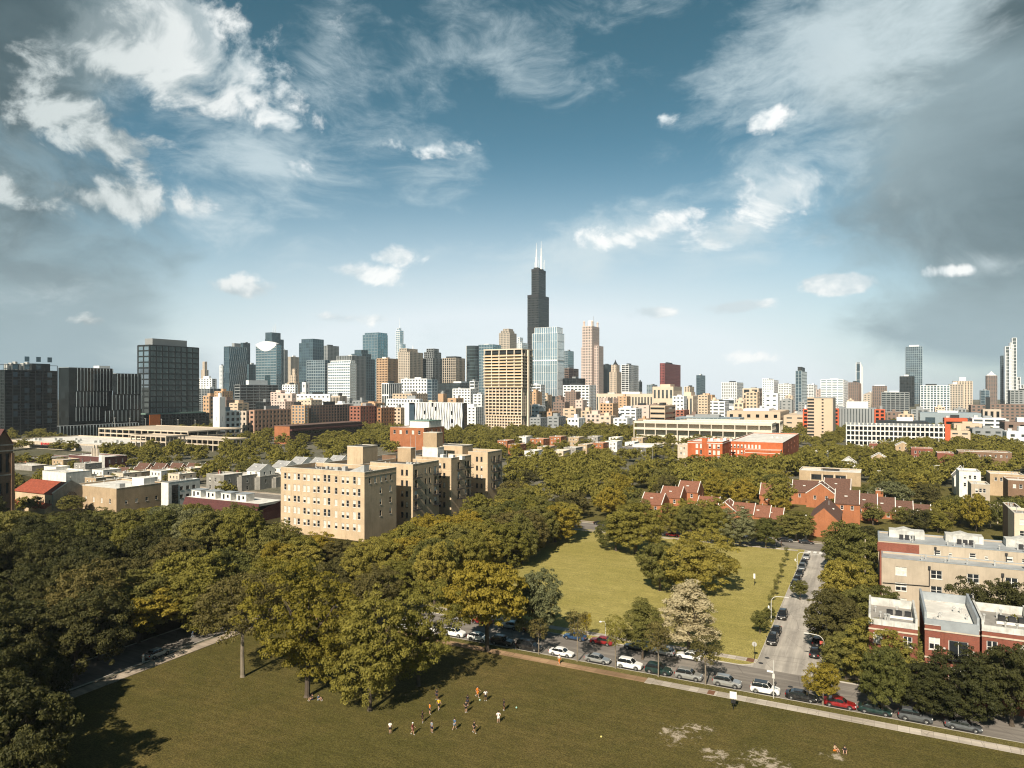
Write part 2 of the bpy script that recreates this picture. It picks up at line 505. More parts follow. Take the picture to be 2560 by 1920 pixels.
# lawns are real slabs, a kerb's height above the road
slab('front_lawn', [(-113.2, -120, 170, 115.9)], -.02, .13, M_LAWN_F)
def corner_poly(a0, b0, a1, b1, ra, n=7):
    """rectangle with the corner at (a1, b0) rounded"""
    p = [(a0, b0)]
    for i in range(n):
        t = -math.pi / 2 + math.pi / 2 * i / (n - 1)
        p.append((a1 - ra + ra * math.cos(t), b0 + ra + ra * math.sin(t)))
    return p + [(a1, b1), (a0, b1)]
mb = MB(); mb.prism(corner_poly(-113.2, A1 + .18, BL - .18, C0 - .2, 3.2), -.02, .13)
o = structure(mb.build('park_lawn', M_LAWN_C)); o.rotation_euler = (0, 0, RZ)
mb = MB(); mb.prism(corner_poly(-113.2, A1, BL, C0, 3.4), -.02, .118)
o = structure(mb.build('kerb', M_KERB)); o.rotation_euler = (0, 0, RZ)
slab('kerb_line', [(-113, A0 - .18, 170, A0), (BR, A1 + 3, BR + .18, C0), (-420, C1, 300, C1 + .18), (D1, -80, D1 + .2, A0 - 2), (D0 - .2, -80, D0, A0), (BR + 3, A1, 170, A1 + .18)], -.02, .15, M_KERB)
slab('verge', [(-113.2, 117.9, 170, A0 - .18)], -.02, .135, M_VERGE)
slab('sidewalk', [(-33, 115.9, 170, 117.9)], -.02, .15, M_WALK2)
slab('brick_sidewalk', [(-112, 115.9, -34.2, 117.9)], -.02, .148, M_PATH)
slab('sidewalk_slab', [(-34.2, 115.7, -33, 118.1)], -.02, .156, M_WALK2)
slab('park_sidewalk', [(-113, 133.3, BL - .2, 135.2)], .0, .146, M_WALK2)
slab('back_sidewalk', [(-113, 231.4, BL - 2, 233.2)], .0, .145, M_WALK2)
slab('north_sidewalk', [(-115.9, 20, -113.4, 115.9), (-115.9, 135, -113.4, 232)], -.02, .15, M_WALK)
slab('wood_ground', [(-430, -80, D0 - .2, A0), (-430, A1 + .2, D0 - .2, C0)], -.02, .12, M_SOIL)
slab('block_ground', [(BR + .18, A1 + 3, 300, C0), (BR + 3, A1 + .18, 300, A1 + 3)], -.02, .11, M_VERGE)
slab('block_sidewalk', [(BR + 2.0, A1 + 3, BR + 3.8, C0 - 1), (BR + 3.8, A1 + 2, 300, A1 + 3.8)], .0, .14, M_WALK)
slab('back_block_ground', [(-110, C1 + .2, 300, 420)], -.02, .11, M_VERGE)
slab('far_sidewalk', [(-420, C1 + 1.2, 300, C1 + 3.2)], .0, .135, M_WALK)
# crossing bars, manholes and a tactile ramp
mb = MB()
for i in range(6):
    mb.box(-18.0 + i * 1.65, 231.2, 0, -17.1 + i * 1.65, 233.8, .020, bottom=False)
for i in range(2):
    mb.box(-18 + i * 5.5, 229.6, 0, -13.4 + i * 5.5, 229.9, .020, bottom=False)
o = structure(mb.build('road_marking', M_PAINT)); o.rotation_euler = (0, 0, RZ)
M_RUST = plain('rusty_iron', (.16, .075, .04), rough=.8)
M_DARKIRON = plain('dark_iron', (.03, .03, .032), rough=.6)
for (u, v, lab) in ((1902, 1658, 'dark round manhole cover in the pale side street beside the round back-facing sign'), (1918, 1645, 'dark round manhole cover in the side street nearer its left kerb'), (1976, 1717, 'dark round manhole cover behind the black sedan on the front street')):
    p = gp(u, v)
    mb = MB(); mb.lathe([(.42, 0), (.42, .024), (.36, .026), (.34, .022)], 18)
    thing('manhole_cover', lab, 'manhole cover', (p[0], p[1], 0), 0, 'manhole covers in the streets', mb.mesh('manhole_cover', [M_DARKIRON]))
mb = MB()
mb.box(-20.6, 133.3, .14, -19.3, 135.1, .155); mb.box(-24.0, 116.1, .14, -22.9, 117.7, .158)
o = structure(mb.build('tactile_paving', M_RUST)); o.rotation_euler = (0, 0, RZ)

# ------------------------------------------------------------------ trees
def leafmat(name, col, col2, trans=.25):
    m, n, b, o = newmat(name)
    at_ = n.new('ShaderNodeAttribute'); at_.attribute_name = 'tone'
    oi = n.new('ShaderNodeObjectInfo')
    c = n.mix(at_.outputs['Fac'], col, col2)
    k = n.m('ADD', .80, n.m('MULTIPLY', oi.outputs['Random'], .42))
    cc = n.new('ShaderNodeCombineColor')
    n.put(cc.inputs[0], n.m('MULTIPLY', k, n.m('ADD', .92, n.m('MULTIPLY', oi.outputs['Random'], .12)))); n.put(cc.inputs[1], k); n.put(cc.inputs[2], k)
    c = n.mul(c, cc.outputs[0])
    n.put(b.inputs['Base Color'], c)
    b.inputs['Roughness'].default_value = .65
    b.inputs['Specular IOR Level'].default_value = .18
    t = n.new('ShaderNodeBsdfTranslucent'); n.put(t.inputs[0], n.mul(c, (1.0, 1.0, .5)))
    mx = n.new('ShaderNodeMixShader'); mx.inputs[0].default_value = trans
    m.node_tree.links.new(b.outputs[0], mx.inputs[1]); m.node_tree.links.new(t.outputs[0], mx.inputs[2])
    m.node_tree.links.new(mx.outputs[0], o.inputs[0])
    return m
LEAF = {
    'olive': leafmat('leaf_olive', (.155, .136, .026), (.275, .234, .046)),
    'golden': leafmat('leaf_golden', (.180, .140, .019), (.325, .250, .036)),
    'green': leafmat('leaf_green', (.095, .094, .025), (.190, .176, .044)),
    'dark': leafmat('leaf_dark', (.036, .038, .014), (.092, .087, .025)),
    'brown': leafmat('leaf_brown', (.088, .076, .024), (.140, .118, .036)),
    'silver': leafmat('leaf_silver', (.140, .140, .060), (.235, .230, .110)),
    'blossom': leafmat('leaf_blossom', (.50, .385, .215), (.76, .61, .40)),
    'yellow': leafmat('leaf_yellow', (.30, .215, .012), (.42, .29, .02)),
    'orange': leafmat('leaf_orange', (.32, .12, .015), (.42, .18, .02)),
}
M_BARK = plain('bark', (.085, .066, .048), rough=.95, var=.35, scale=3)
M_BARK_PALE = plain('pale_bark', (.21, .175, .13), rough=.9, var=.25, scale=3)

def crown_mesh(name, seed, n_clump, per, leaf, rz=.8, shape='broad', flat=.55, cr=(.16, .28), inner=300, low=-.45, lobe=(-.30, .24)):
    """crown of many leaf-sized faces gathered in clumps on an uneven outline; radius 1, centre at 0"""
    rg = np.random.default_rng(seed)
    lob = rg.normal(size=(7, 3)); lob /= np.linalg.norm(lob, axis=1)[:, None]
    la = rg.uniform(*lobe, 7)
    P, Nn, S, T = [], [], [], []
    cl = 0
    while cl < n_clump:
        d = rg.normal(size=3); d /= np.linalg.norm(d)
        if d[2] < low + rg.uniform(-.15, .15):
            continue
        rr = (1 + float((np.clip(lob @ d, 0, 1) ** 3) @ la)) * (rg.uniform(.42, 1) ** .5)
        c = d * rr
        if shape == 'tall':
            c = c * np.array([.62, .62, 1]) * (1 - .25 * max(0, c[2]))
        elif shape == 'cone':
            k = .30 + .72 * (1 - (c[2] + .9) / 1.9)
            c = np.array([c[0] * k, c[1] * k, c[2]])
        elif shape == 'vase':
            k = .68 + .34 * max(-.6, c[2])
            c = np.array([c[0] * k, c[1] * k, c[2]])
        c[2] *= rz
        r = rg.uniform(*cr)
        m = max(6, int(per * (r / cr[1]) ** 2 * rg.uniform(.7, 1.2)))
        dd = rg.normal(size=(m, 3)) + d * .55 + np.array([0, 0, .55])
        dd /= np.linalg.norm(dd, axis=1)[:, None]
        pos = c + dd * r * np.array([1, 1, flat]) * rg.uniform(.55, 1.05, (m, 1))
        nn = dd + np.array([0, 0, .35]) + rg.normal(size=(m, 3)) * .55
        P.append(pos); Nn.append(nn)
        S.append(leaf * rg.uniform(.65, 1.3, m))
        tone = rg.uniform(0, 1)
        T.append(np.clip(tone * .6 + rg.uniform(0, .4, m), 0, 1))
        cl += 1
    if inner:
        dd = rg.normal(size=(inner, 3)); dd /= np.linalg.norm(dd, axis=1)[:, None]
        q = dd * (rg.uniform(.05, 1, (inner, 1)) ** .5) * .52
        if shape in ('tall',):
            q = q * np.array([.6, .6, 1])
        elif shape == 'cone':
            k = (.30 + .72 * (1 - (q[:, 2:3] + .9) / 1.9)); q = q * np.concatenate([k, k, np.ones_like(k)], 1)
        q[:, 2] = q[:, 2] * rz * 1.05 + .02
        P.append(q); Nn.append(rg.normal(size=(inner, 3))); S.append(leaf * 2.4 * rg.uniform(.8, 1.3, inner)); T.append(rg.uniform(0, .6, inner))
    P, Nn, S, T = np.concatenate(P), np.concatenate(Nn), np.concatenate(S), np.concatenate(T)
    Nn /= np.linalg.norm(Nn, axis=1)[:, None]
    k = len(P)
    a = np.cross(Nn, rg.normal(size=(k, 3))); a /= np.linalg.norm(a, axis=1)[:, None]
    b = np.cross(Nn, a)
    a *= S[:, None]; b *= (S * .62)[:, None]
    V = np.stack([P - a, P - b * .9 + a * .1, P + a, P + b], 1).reshape(-1, 3)
    return mesh_quads(name, V, np.repeat(T, 4))
def mesh_quads(name, V, tone):
    me = bpy.data.meshes.new(name)
    k = len(V) // 4
    me.vertices.add(4 * k); me.vertices.foreach_set('co', V.ravel())
    me.loops.add(4 * k); me.loops.foreach_set('vertex_index', np.arange(4 * k))
    me.polygons.add(k); me.polygons.foreach_set('loop_start', np.arange(k) * 4)
    at_ = me.attributes.new('tone', 'FLOAT', 'POINT'); at_.data.foreach_set('value', tone)
    me.update(calc_edges=True)
    me.materials.append(None)
    return me
def trunk_mesh(name, seed, zc, rz, limbs=7, r=.05, spread=.6, fork=.45):
    """tapered trunk with limbs that reach into the crown; crown radius 1"""
    rg = random.Random(seed)
    mb = MB()
    zf = zc - rz * fork - .12
    mb.path([(0, 0, -.03), (.005, 0, .05), (.01, .005, zf * .5), (.015, -.01, zf)], [r * 1.75, r * 1.12, r, r * .86], 9)
    for i in range(limbs):
        t = 2 * math.pi * i / limbs + rg.uniform(-.4, .4)
        s = spread * rg.uniform(.6, 1.1)
        e = (math.cos(t) * s, math.sin(t) * s, zc + rz * rg.uniform(-.15, .45))
        mid = (e[0] * .42, e[1] * .42, zf + (e[2] - zf) * .5)
        mb.path([(.01, 0, zf - .03 * rg.random()), mid, e], [r * .55, r * .36, r * .12], 6)
        for j in range(2):
            f = (e[0] * .8 + rg.uniform(-.3, .3), e[1] * .8 + rg.uniform(-.3, .3), e[2] + rg.uniform(-.1, .3))
            mb.path([mid, f], [r * .25, r * .08], 5)
    mb.path([(.01, 0, zf), (.03, .02, zc + rz * .5)], [r * .7, r * .15], 6)
    return mb.mesh(name, [M_BARK])
# prototypes: (crown mesh, trunk mesh, crown centre, crown half height); every one has crown radius 1 and a height HT
PROTO = {}
def proto(key, seed, n, per, leaf, rz, zc, shape='broad', limbs=7, r=.05, fork=.45, **kw):
    cr = crown_mesh('crown', seed, n, per, leaf, rz, shape, **kw)
    PROTO[key] = (cr, trunk_mesh('trunk', seed, zc, rz, limbs, r, fork=fork), zc, zc + rz * 1.06)
for i in range(4):
    proto('near%d' % i, 11 + i, 265, 190, .028, .86, 1.10, inner=800, low=-.85, flat=.55, cr=(.07, .21), lobe=(-.42, .30))
for i in range(2):
    proto('droop%d' % i, 41 + i, 255, 190, .025, 1.12, 1.27, inner=500, low=-1, flat=.55, cr=(.07, .20), fork=.2, lobe=(-.62, .38), limbs=10)
proto('wide', 31, 190, 200, .029, .64, 1.02, inner=900, flat=.34, low=-.5, cr=(.10, .24))
proto('sparse', 33, 190, 190, .023, .80, 1.35, inner=260, flat=.45, low=-.5, limbs=11, r=.045, cr=(.11, .24))
proto('tall', 35, 120, 160, .032, 1.35, 1.75, shape='tall', inner=700, low=-.9)
proto('cone', 36, 150, 190, .027, 1.2, 1.5, shape='cone', inner=900, low=-.95, flat=.4, r=.04, cr=(.12, .25))
proto('round', 37, 120, 150, .035, .92, 1.62, inner=700, low=-1, flat=.7, cr=(.15, .24), r=.05)
proto('sapling', 39, 60, 50, .045, 1.05, 2.0, shape='vase', inner=60, low=-.6, r=.04, limbs=6)
for i in range(4):
    proto('mid%d' % i, 51 + i, 120, 90, .046, .84, 1.04, inner=450, low=-.8, flat=.6, cr=(.10, .26))
for i in range(3):
    proto('far%d' % i, 71 + i, 44, 44, .085, .80, 1.0, inner=120, low=-.6, flat=.6, cr=(.2, .32), limbs=5)
TREES = []
def tree(key, x, y, r, h, leaf, label, group=None, pale=False, rot=None, name='tree', z=0.1):
    cr, tr, zc, ht = PROTO[key]
    rg = random.Random(int(x * 13 + y * 7))
    root = thing(name, label, 'tree', (x, y, z), rg.uniform(0, 6.28) if rot is None else rot, group)
    c = link('crown', cr, root); c.scale = (r, r, h / ht); c.location = (0, 0, zc * h / ht)
    c.material_slots[0].link = 'OBJECT'; c.material_slots[0].material = LEAF[leaf]
    t = link('trunk', tr, root); t.scale = (r, r, h / ht)
    if pale:
        t.material_slots[0].link = 'OBJECT'; t.material_slots[0].material = M_BARK_PALE
    TREES.append((x, y, r))
    return root
def ptree(key, u, vb, vt, width, leaf, label, group=None, **kw):
    """a tree whose foot, top and crown width were measured on the photograph"""
    x, y = gp(u, vb)
    tree(key, x, y, width * y / F / 2, (vb - vt) * y / F, leaf, label, group, **kw)
# ------------------------------------------------------------------ buildings: helpers
FOOT = []                                   # footprints (a0, b0, a1, b1) that trees keep clear of
def gbox(u0, um, u1, D, depth=None):
    """front-left building from the pixels of its edges: near corner at um; returns corner of local (0,0), width, depth"""
    if u0 < um and um >= U0 + F * math.tan(TH) - 6 and um > (u0 + u1) / 2:
        um = u0                              # right of the vanishing point only the front shows
        depth = depth or 24
    k0, km, k1 = (u0 - U0) / F, (um - U0) / F, (u1 - U0) / F
    p = (km * D, D)
    if um > u0 and (um < U0 + F * math.tan(TH) or um == u1):     # near corner is the right one, the face on its right recedes
        t = (p[0] - k0 * D) / (SX - k0 * SY)
        s = depth or ((k1 * D - p[0]) / (EX - EY * k1) if u1 > um else t * .8)
        return p, t, s
    t = (k1 * D - p[0]) / (SX - k1 * SY)    # near corner is the left one
    s = depth or ((k0 * D - p[0]) / (EX - EY * k0) if u0 < um else t * .8)
    return (p[0] + SX * t, p[1] + SY * t), t, s
def foot(o, w, d, pad=2.0):
    a, b = ab(o)
    FOOT.append((a - w - pad, b - pad, a + pad, b + d + pad))
def rect_face(mb, o, u, L, z0, z1, ops=(), depth=.16, m=0):
    """wall with real openings; travelling along u the outside is on the right"""
    n = (u[1], -u[0])
    ops = [q for q in ops if q[0] > .02 and q[1] < L - .02 and q[2] > z0 and q[3] < z1]
    xs = sorted({0.0, L} | {round(q[0], 4) for q in ops} | {round(q[1], 4) for q in ops})
    zs = sorted({z0, z1} | {round(q[2], 4) for q in ops} | {round(q[3], 4) for q in ops})
    P = lambda s, z, k=0.0: (o[0] + u[0] * s - n[0] * k, o[1] + u[1] * s - n[1] * k, z)
    for i in range(len(xs) - 1):
        cx = (xs[i] + xs[i + 1]) / 2
        col = [q for q in ops if q[0] < cx < q[1]]
        run = None
        for j in range(len(zs) - 1):
            cz = (zs[j] + zs[j + 1]) / 2
            hole = any(q[2] < cz < q[3] for q in col)
            if not hole and run is None:
                run = zs[j]
            if hole and run is not None:
                mb.face([P(xs[i], run), P(xs[i + 1], run), P(xs[i + 1], zs[j]), P(xs[i], zs[j])], m); run = None
        if run is not None:
            mb.face([P(xs[i], run), P(xs[i + 1], run), P(xs[i + 1], z1), P(xs[i], z1)], m)
    for a, b, c, d in [q[:4] for q in ops]:
        mb.face([P(a, c), P(b, c), P(b, c, depth), P(a, c, depth)], m)
        mb.face([P(b, d), P(a, d), P(a, d, depth), P(b, d, depth)], m)
        mb.face([P(a, d), P(a, c), P(a, c, depth), P(a, d, depth)], m)
        mb.face([P(b, c), P(b, d), P(b, d, depth), P(b, c, depth)], m)
M_PANE = glass('window_glass', (.022, .026, .030), rough=.06, metal=.0, var=.5, scale=.9)
M_BLIND = plain('window_blind', (.62, .60, .54), rough=.6, var=.2, scale=2.5)
M_FRAME_W = plain('white_frame', (.70, .68, .63), rough=.5, var=.06)
M_FRAME_D = plain('dark_frame', (.035, .035, .037), rough=.5, var=.1)
WIN = {}
def win_mesh(kind, w, h, frame, depth=.16):
    key = (kind, round(w, 2), round(h, 2), frame.name)
    if key not in WIN:
        g, f = MB(), MB()
        y = depth - .015
        blind = {'blind': .55, 'blind2': .98}.get(kind.split('_')[-1], 0)
        zb = h * (1 - blind)
        if zb > .03:
            g.face([(-w / 2, y, 0), (w / 2, y, 0), (w / 2, y, zb), (-w / 2, y, zb)], 0)
        if blind:
            g.face([(-w / 2, y, zb), (w / 2, y, zb), (w / 2, y, h), (-w / 2, y, h)], 1)
        t, yf = min(.09, w * .09), y - .05
        f.box(-w / 2, yf, 0, -w / 2 + t, y - .004, h); f.box(w / 2 - t, yf, 0, w / 2, y - .004, h)
        f.box(-w / 2 + t, yf, h - t, w / 2 - t, y - .004, h); f.box(-w / 2 + t, yf, 0, w / 2 - t, y - .004, t)
        k = kind.split('_')[0]
        if k in ('sash', 'double', 'quad'):
            f.box(-w / 2 + t, yf + .01, h * .48, w / 2 - t, y - .002, h * .48 + t * .8)
        if k in ('double', 'quad'):
            f.box(-t * .7, yf - .01, t, t * .7, y - .006, h - t)
        if k == 'strip':
            nn = max(2, int(w / 1.3))
            for i in range(1, nn):
                x = -w / 2 + w * i / nn
                f.box(x - .03, yf + .01, t, x + .03, y - .002, h - t)
        f.box(-w / 2 - .06, -.07, -.10, w / 2 + .06, y - .01, -.002)      # sill
        WIN[key] = (g.mesh('window', [M_PANE, M_BLIND]), f.mesh('frame', [frame]))
    return WIN[key]
FACES = {'W': lambda x0, y0, x1, y1: ((x0, y0), (1, 0), x1 - x0), 'S': lambda x0, y0, x1, y1: ((x1, y0), (0, 1), y1 - y0),
         'E': lambda x0, y0, x1, y1: ((x1, y1), (-1, 0), x1 - x0), 'N': lambda x0, y0, x1, y1: ((x0, y1), (0, -1), y1 - y0)}
class Bld:
    """a building: an Empty at its near corner whose children are its parts (local x runs along S, local y along E)"""
    def __init__(s, name, label, cat, o, rz=RZ, group=None, z=0.0):
        s.root = thing(name, label, cat, (o[0], o[1], z), rz, group)
        s.mbs, s.mat, s.wins = {}, {}, []
        s.rg = random.Random(name + label)
    def mb(s, part, *mats):
        if part not in s.mbs:
            s.mbs[part] = MB(); s.mat[part] = list(mats)
        return s.mbs[part]
    def window(s, o, u, sx, z, w, h, kind='sash', frame=None):
        s.wins.append((o[0] + u[0] * sx, o[1] + u[1] * sx, z, math.atan2(u[1], u[0]), kind, w, h, frame or M_FRAME_W))
    def block(s, x0, y0, x1, y1, z0, zt, wall, ops=None, wins=None, par=.7, roof=None, cop=None, part='wall', th=.3, blind=.4, frame=None, kind='sash', wname='window'):
        """walls with windows, parapet, roof deck and coping. wins: face -> list of (centre along face, sill z, width, height[, kind])"""
        mb = s.mb(part, wall)
        for f in 'WSEN':
            o, u, L = FACES[f](x0, y0, x1, y1)
            q = list((ops or {}).get(f, []))
            for wn in (wins or {}).get(f, []):
                c, z, w, h = wn[:4]
                if c - w / 2 < .1 or c + w / 2 > L - .1:
                    continue
                q.append((c - w / 2, c + w / 2, z, z + h))
                kd = wn[4] if len(wn) > 4 else kind
                r = s.rg.random()
                kd = kd + ('_blind2' if r < blind * .4 else '_blind' if r < blind else '')
                s.window(o, u, c, z, w, h, kd, frame)
            rect_face(mb, o, u, L, z0, zt, q)
        cm = s.mb('coping', cop or M_COPING)
        e, hc = .06, .12
        cm.box(x0 - e, y0 - e, zt, x1 + e, y0 + th, zt + hc); cm.box(x0 - e, y1 - th, zt, x1 + e, y1 + e, zt + hc)
        cm.box(x0 - e, y0 + th, zt, x0 + th, y1 - th, zt + hc); cm.box(x1 - th, y0 + th, zt, x1 + e, y1 - th, zt + hc)
        i = s.mb('parapet', s.mat[part][0])
        a0, b0, a1, b1, zd = x0 + th, y0 + th, x1 - th, y1 - th, zt - par
        i.face([(a0, b0, zt), (a1, b0, zt), (a1, b0, zd), (a0, b0, zd)]); i.face([(a1, b1, zt), (a0, b1, zt), (a0, b1, zd), (a1, b1, zd)])
        i.face([(a0, b1, zt), (a0, b0, zt), (a0, b0, zd), (a0, b1, zd)]); i.face([(a1, b0, zt), (a1, b1, zt), (a1, b1, zd), (a1, b0, zd)])
        s.mb('roof', roof or M_ROOF_GREY).face([(a0, b0, zd), (a1, b0, zd), (a1, b1, zd), (a0, b1, zd)])
    def hvac(s, x, y, z, n=3, sx=1.2, size=1.0, mat=None):
        for i in range(n):
            m = s.mb('roof_unit%d' % len(s.mbs), mat or M_HVAC)
            w, d, h = (s.rg.uniform(.8, 1.3) * size for _ in range(3))
            m.box(x + i * sx * size * 1.4, y, z, x + i * sx * size * 1.4 + w, y + d, z + h * .8)
            m.lathe([(w * .34, z + h * .8), (w * .34, z + h * .8 + .1), (w * .1, z + h * .8 + .12)], 10, (x + i * sx * size * 1.4 + w / 2, y + d / 2))
    def vents(s, x0, y0, x1, y1, z, n=5):
        for i in range(n):
            m = s.mb('roof_vent%d' % len(s.mbs), M_HVAC)
            x, y = s.rg.uniform(x0, x1), s.rg.uniform(y0, y1)
            h = s.rg.uniform(.5, 1.2)
            m.lathe([(.14, z), (.14, z + h), (.24, z + h + .02), (.24, z + h + .2), (.05, z + h + .28)], 8, (x, y))
    def done(s, limit=100, frames=True):
        for p, m in s.mbs.items():
            if not m.f:
                continue
            nm = p.rstrip('0123456789')
            m.build(nm, s.mat[p], s.root)
        rest = MB(); rm = []
        for i, (x, y, z, a, kind, w, h, fr) in enumerate(s.wins):
            g, f = win_mesh(kind, w, h, fr)
            if i < limit:
                o = link('window', g, s.root, (x, y, z), a)
                if frames:
                    link('frame', f, o)
            else:
                c, sn = math.cos(a), math.sin(a)
                for me, k in ((g, 0), (f, 2)):
                    for pl in me.polygons:
                        pts = [me.vertices[v].co for v in pl.vertices]
                        rest.face([(x + q[0] * c - q[1] * sn, y + q[0] * sn + q[1] * c, z + q[2]) for q in pts], k + pl.material_index if k == 0 else 2)
        if rest.f:
            r = rest.build('window_bank', [M_PANE, M_BLIND, s.wins[-1][7]], s.root)
            r['kind'] = 'stuff'
        return s.root
def rows_cols(L, n, z_list, w, h, m0=1.5, m1=1.5, kind=None):
    out = []
    for z in z_list:
        for i in range(n):
            c = m0 + (L - m0 - m1) * ((i + .5) / n)
            out.append((c, z, w, h) + ((kind,) if kind else ()))
    return out
M_COPING = plain('pale_coping', (.62, .58, .50), rough=.6, var=.1)
M_COPING_G = plain('zinc_coping', (.36, .39, .41), rough=.5, var=.12, metal=.3)
M_HVAC = plain('galvanised_metal', (.55, .55, .53), rough=.5, var=.12, metal=.3)
M_ROOF_GREY = roofmat('grey_roof', (.30, .285, .26))
M_ROOF_DARK = roofmat('tar_roof', (.075, .072, .07), .35)
M_ROOF_WHITE = roofmat('white_roof', (.70, .68, .63), .22)
M_BEIGE = brick('beige_brick', (.56, .425, .275), var=.10)
M_BEIGE_P = plain('beige_band', (.60, .47, .32), var=.1)
M_RED = brick('red_brick', (.22, .062, .034), var=.2)
M_ORANGE = brick('orange_brick', (.36, .125, .045), var=.16)
M_BROWNB = brick('brown_brick', (.20, .115, .065), var=.2)
M_TANB = brick('tan_brick', (.44, .32, .195), var=.14)
M_DKRED = brick('dark_red_brick', (.105, .032, .026), var=.2)
M_TAN = plain('tan_stucco', (.42, .352, .268), var=.10, scale=.35, streak=.35)
M_WHITE = plain('white_paint', (.72, .70, .65), var=.13, streak=.45)
M_WEATHER = plain('weathered_white', (.53, .525, .49), var=.2, scale=.8, streak=.75)
M_CONC = plain('pale_concrete', (.52, .44, .345), var=.12, streak=.3)
M_CONC_G = plain('grey_concrete', (.30, .28, .255), var=.15, streak=.35)
M_CREAM = plain('cream_stone', (.60, .50, .385), var=.1, scale=.2, streak=.2)
M_BLACK = plain('black_metal', (.018, .018, .02), rough=.5, var=.2)
M_TEALG = plain('copper_green', (.16, .25, .21), rough=.7)
M_SHINGLE = plain('brown_shingle', (.115, .060, .042), rough=.9, var=.22, scale=2.2)
M_SHINGLE_R = plain('red_shingle', (.26, .060, .030), rough=.85, var=.25, scale=1.2)
M_STONE = plain('grey_limestone', (.27, .255, .225), var=.16, streak=.4)

# ---- beige brick apartment complex in the middle: four wings on a spine, one building
o, w1, _ = gbox(702, 911, 991, 229)
B = Bld('apartment_building', 'beige brick apartment block of four wings with black balconies in the middle of the trees', 'building', o)
def ysol(u, x=0.0):
    k = (u - U0) / F
    px, py = o[0] + SX * x, o[1] + SY * x
    return (k * py - px) / (EX - EY * k)
a0_, b0_ = ab(o)
FOOT.append((a0_ - 40, b0_ - 3, a0_ + 3, b0_ + 95))
y1 = ysol(991)
y2a, y2b = ysol(1032), ysol(1097)
y3a, y3b = ysol(1128), ysol(1178)
y4a, y4b = ysol(1219), ysol(1255)
ZT = 22.4
rows = [18.45, 14.65, 10.85, 7.05, 3.25]
colx = [232, 264, 312, 343, 391, 423, 471, 503, 554, 586, 641, 694, 729, 780, 815]
wl = [((x - 195) / 660 * w1, z, 1.16, 2.1 + (.25 if x in (554, 586, 780, 815) else 0)) for z in rows for x in colx]
ws = [(ysol(x / 3.16 + 640), rows[0], 1.0, 2.0) for x in (900, 943, 987, 1028, 1067)]
ws += [(ysol(x / 3.16 + 640), z, 1.0, 2.0) for z in rows[1:4] for x in (985, 1062)]
B.block(-w1, 0, 0, y1, 0, ZT, M_BEIGE, wins={'W': wl, 'S': ws}, par=1.3, roof=M_ROOF_DARK, frame=M_FRAME_W, blind=.72)
B.mb('cornice_band0', M_BEIGE_P).box(-w1 - .05, -.055, ZT - 1.55, .055, -.003, ZT - 1.35); B.mb('cornice_band1', M_BEIGE_P).box(.003, -.003, ZT - 1.55, .05, y1, ZT - 1.35)
B.block(-w1 + .4, y1 + .02, -19, y4b - .4, 0, ZT - .45, M_BEIGE, par=1.1, roof=M_ROOF_DARK)
def wing(ya, yb, zt, wcols, scols, bal):
    ww = [(19 + x, z, 1.0, 2.0) for z in rows for x in wcols]
    sw = [(ysol(u) - ya, z, 1.0, 2.0) for z in rows[:4] for u in scols]
    bw = [(ysol(u) - ya, z - .75, 1.7, 2.75, 'door') for z in rows[:4] for u in bal]
    B.block(-18.98, ya, 0, yb, 0, zt, M_BEIGE, wins={'W': ww, 'S': sw + bw}, par=1.1, roof=M_ROOF_DARK, frame=M_FRAME_D, blind=.25)
    for z in rows[:4]:
        for u in bal:
            c = ysol(u)
            m = B.mb('balcony%d' % len(B.mbs), M_BLACK)
            m.box(.02, c - 1.7, z - .95, 1.75, c + 1.7, z - .80)
            for yy in (c - 1.66, c + 1.62):
                m.box(.02, yy, z + .2, 1.72, yy + .05, z + .26)
            m.box(1.68, c - 1.66, z + .2, 1.74, c + 1.67, z + .27)
            for i in range(12):
                yy = c - 1.62 + i * .294
                m.box(1.69, yy, z - .80, 1.72, yy + .035, z + .2)
            for i in range(5):
                m.box(.2 + i * .32, c - 1.65, z - .80, .235 + i * .32, c - 1.62, z + .2)
            m.tube((.05, c - 1.6, z + 1.6), (1.7, c - 1.6, z + .22), .03, n=5); m.tube((.05, c + 1.6, z + 1.6), (1.7, c + 1.6, z + .22), .03, n=5)
    B.mb('cornice_band%d' % len(B.mbs), M_BEIGE_P).box(-18.9, ya - .05, rows[1] + 2.8, .05, ya - .004, rows[1] + 3.0)
wing(y2a, y2b, ZT + .05, (-4.6, -2.6), (1064, 1074.5), (1040, 1089))
wing(y3a, y3b, ZT + .1, (-5.2, -3.2), (1164,), (1147, 1171))
wing(y4a, y4b, ZT + .15, (-5.2, -3.0), (1229,), (1236, 1248))
def penthouse(u0, um, u1, vt, D, zb, wall, roof=M_ROOF_DARK, part='penthouse'):
    p, w, d = gbox(u0, um, u1, D)
    q = ab(p); x, y = q[0] - a0_, q[1] - b0_
    zt = zpix(vt, D)
    m = B.mb(part + '%d' % len(B.mbs), wall, M_COPING, roof)
    m.box(x - w, y, zb, x, y + d, zt)
    m.box(x - w - .05, y - .05, zt, x + .05, y + .25, zt + .25, 1); m.box(x - w - .05, y + d - .25, zt, x + .05, y + d + .05, zt + .25, 1)
    m.box(x - w - .05, y + .25, zt, x - w + .25, y + d - .25, zt + .25, 1); m.box(x - .25, y + .25, zt, x + .05, y + d - .25, zt + .25, 1)
    m.face([(x - w + .2, y + .2, zt + .02), (x - .2, y + .2, zt + .02), (x - .2, y + d - .2, zt + .02), (x - w + .2, y + d - .2, zt + .02)], 2)
    return x, y, w, d, zt
penthouse(868, 907, 944, 1118, 261, 20.6, M_BEIGE)
penthouse(994, 1027, 1039, 1121, 272, 20.6, M_TANB)
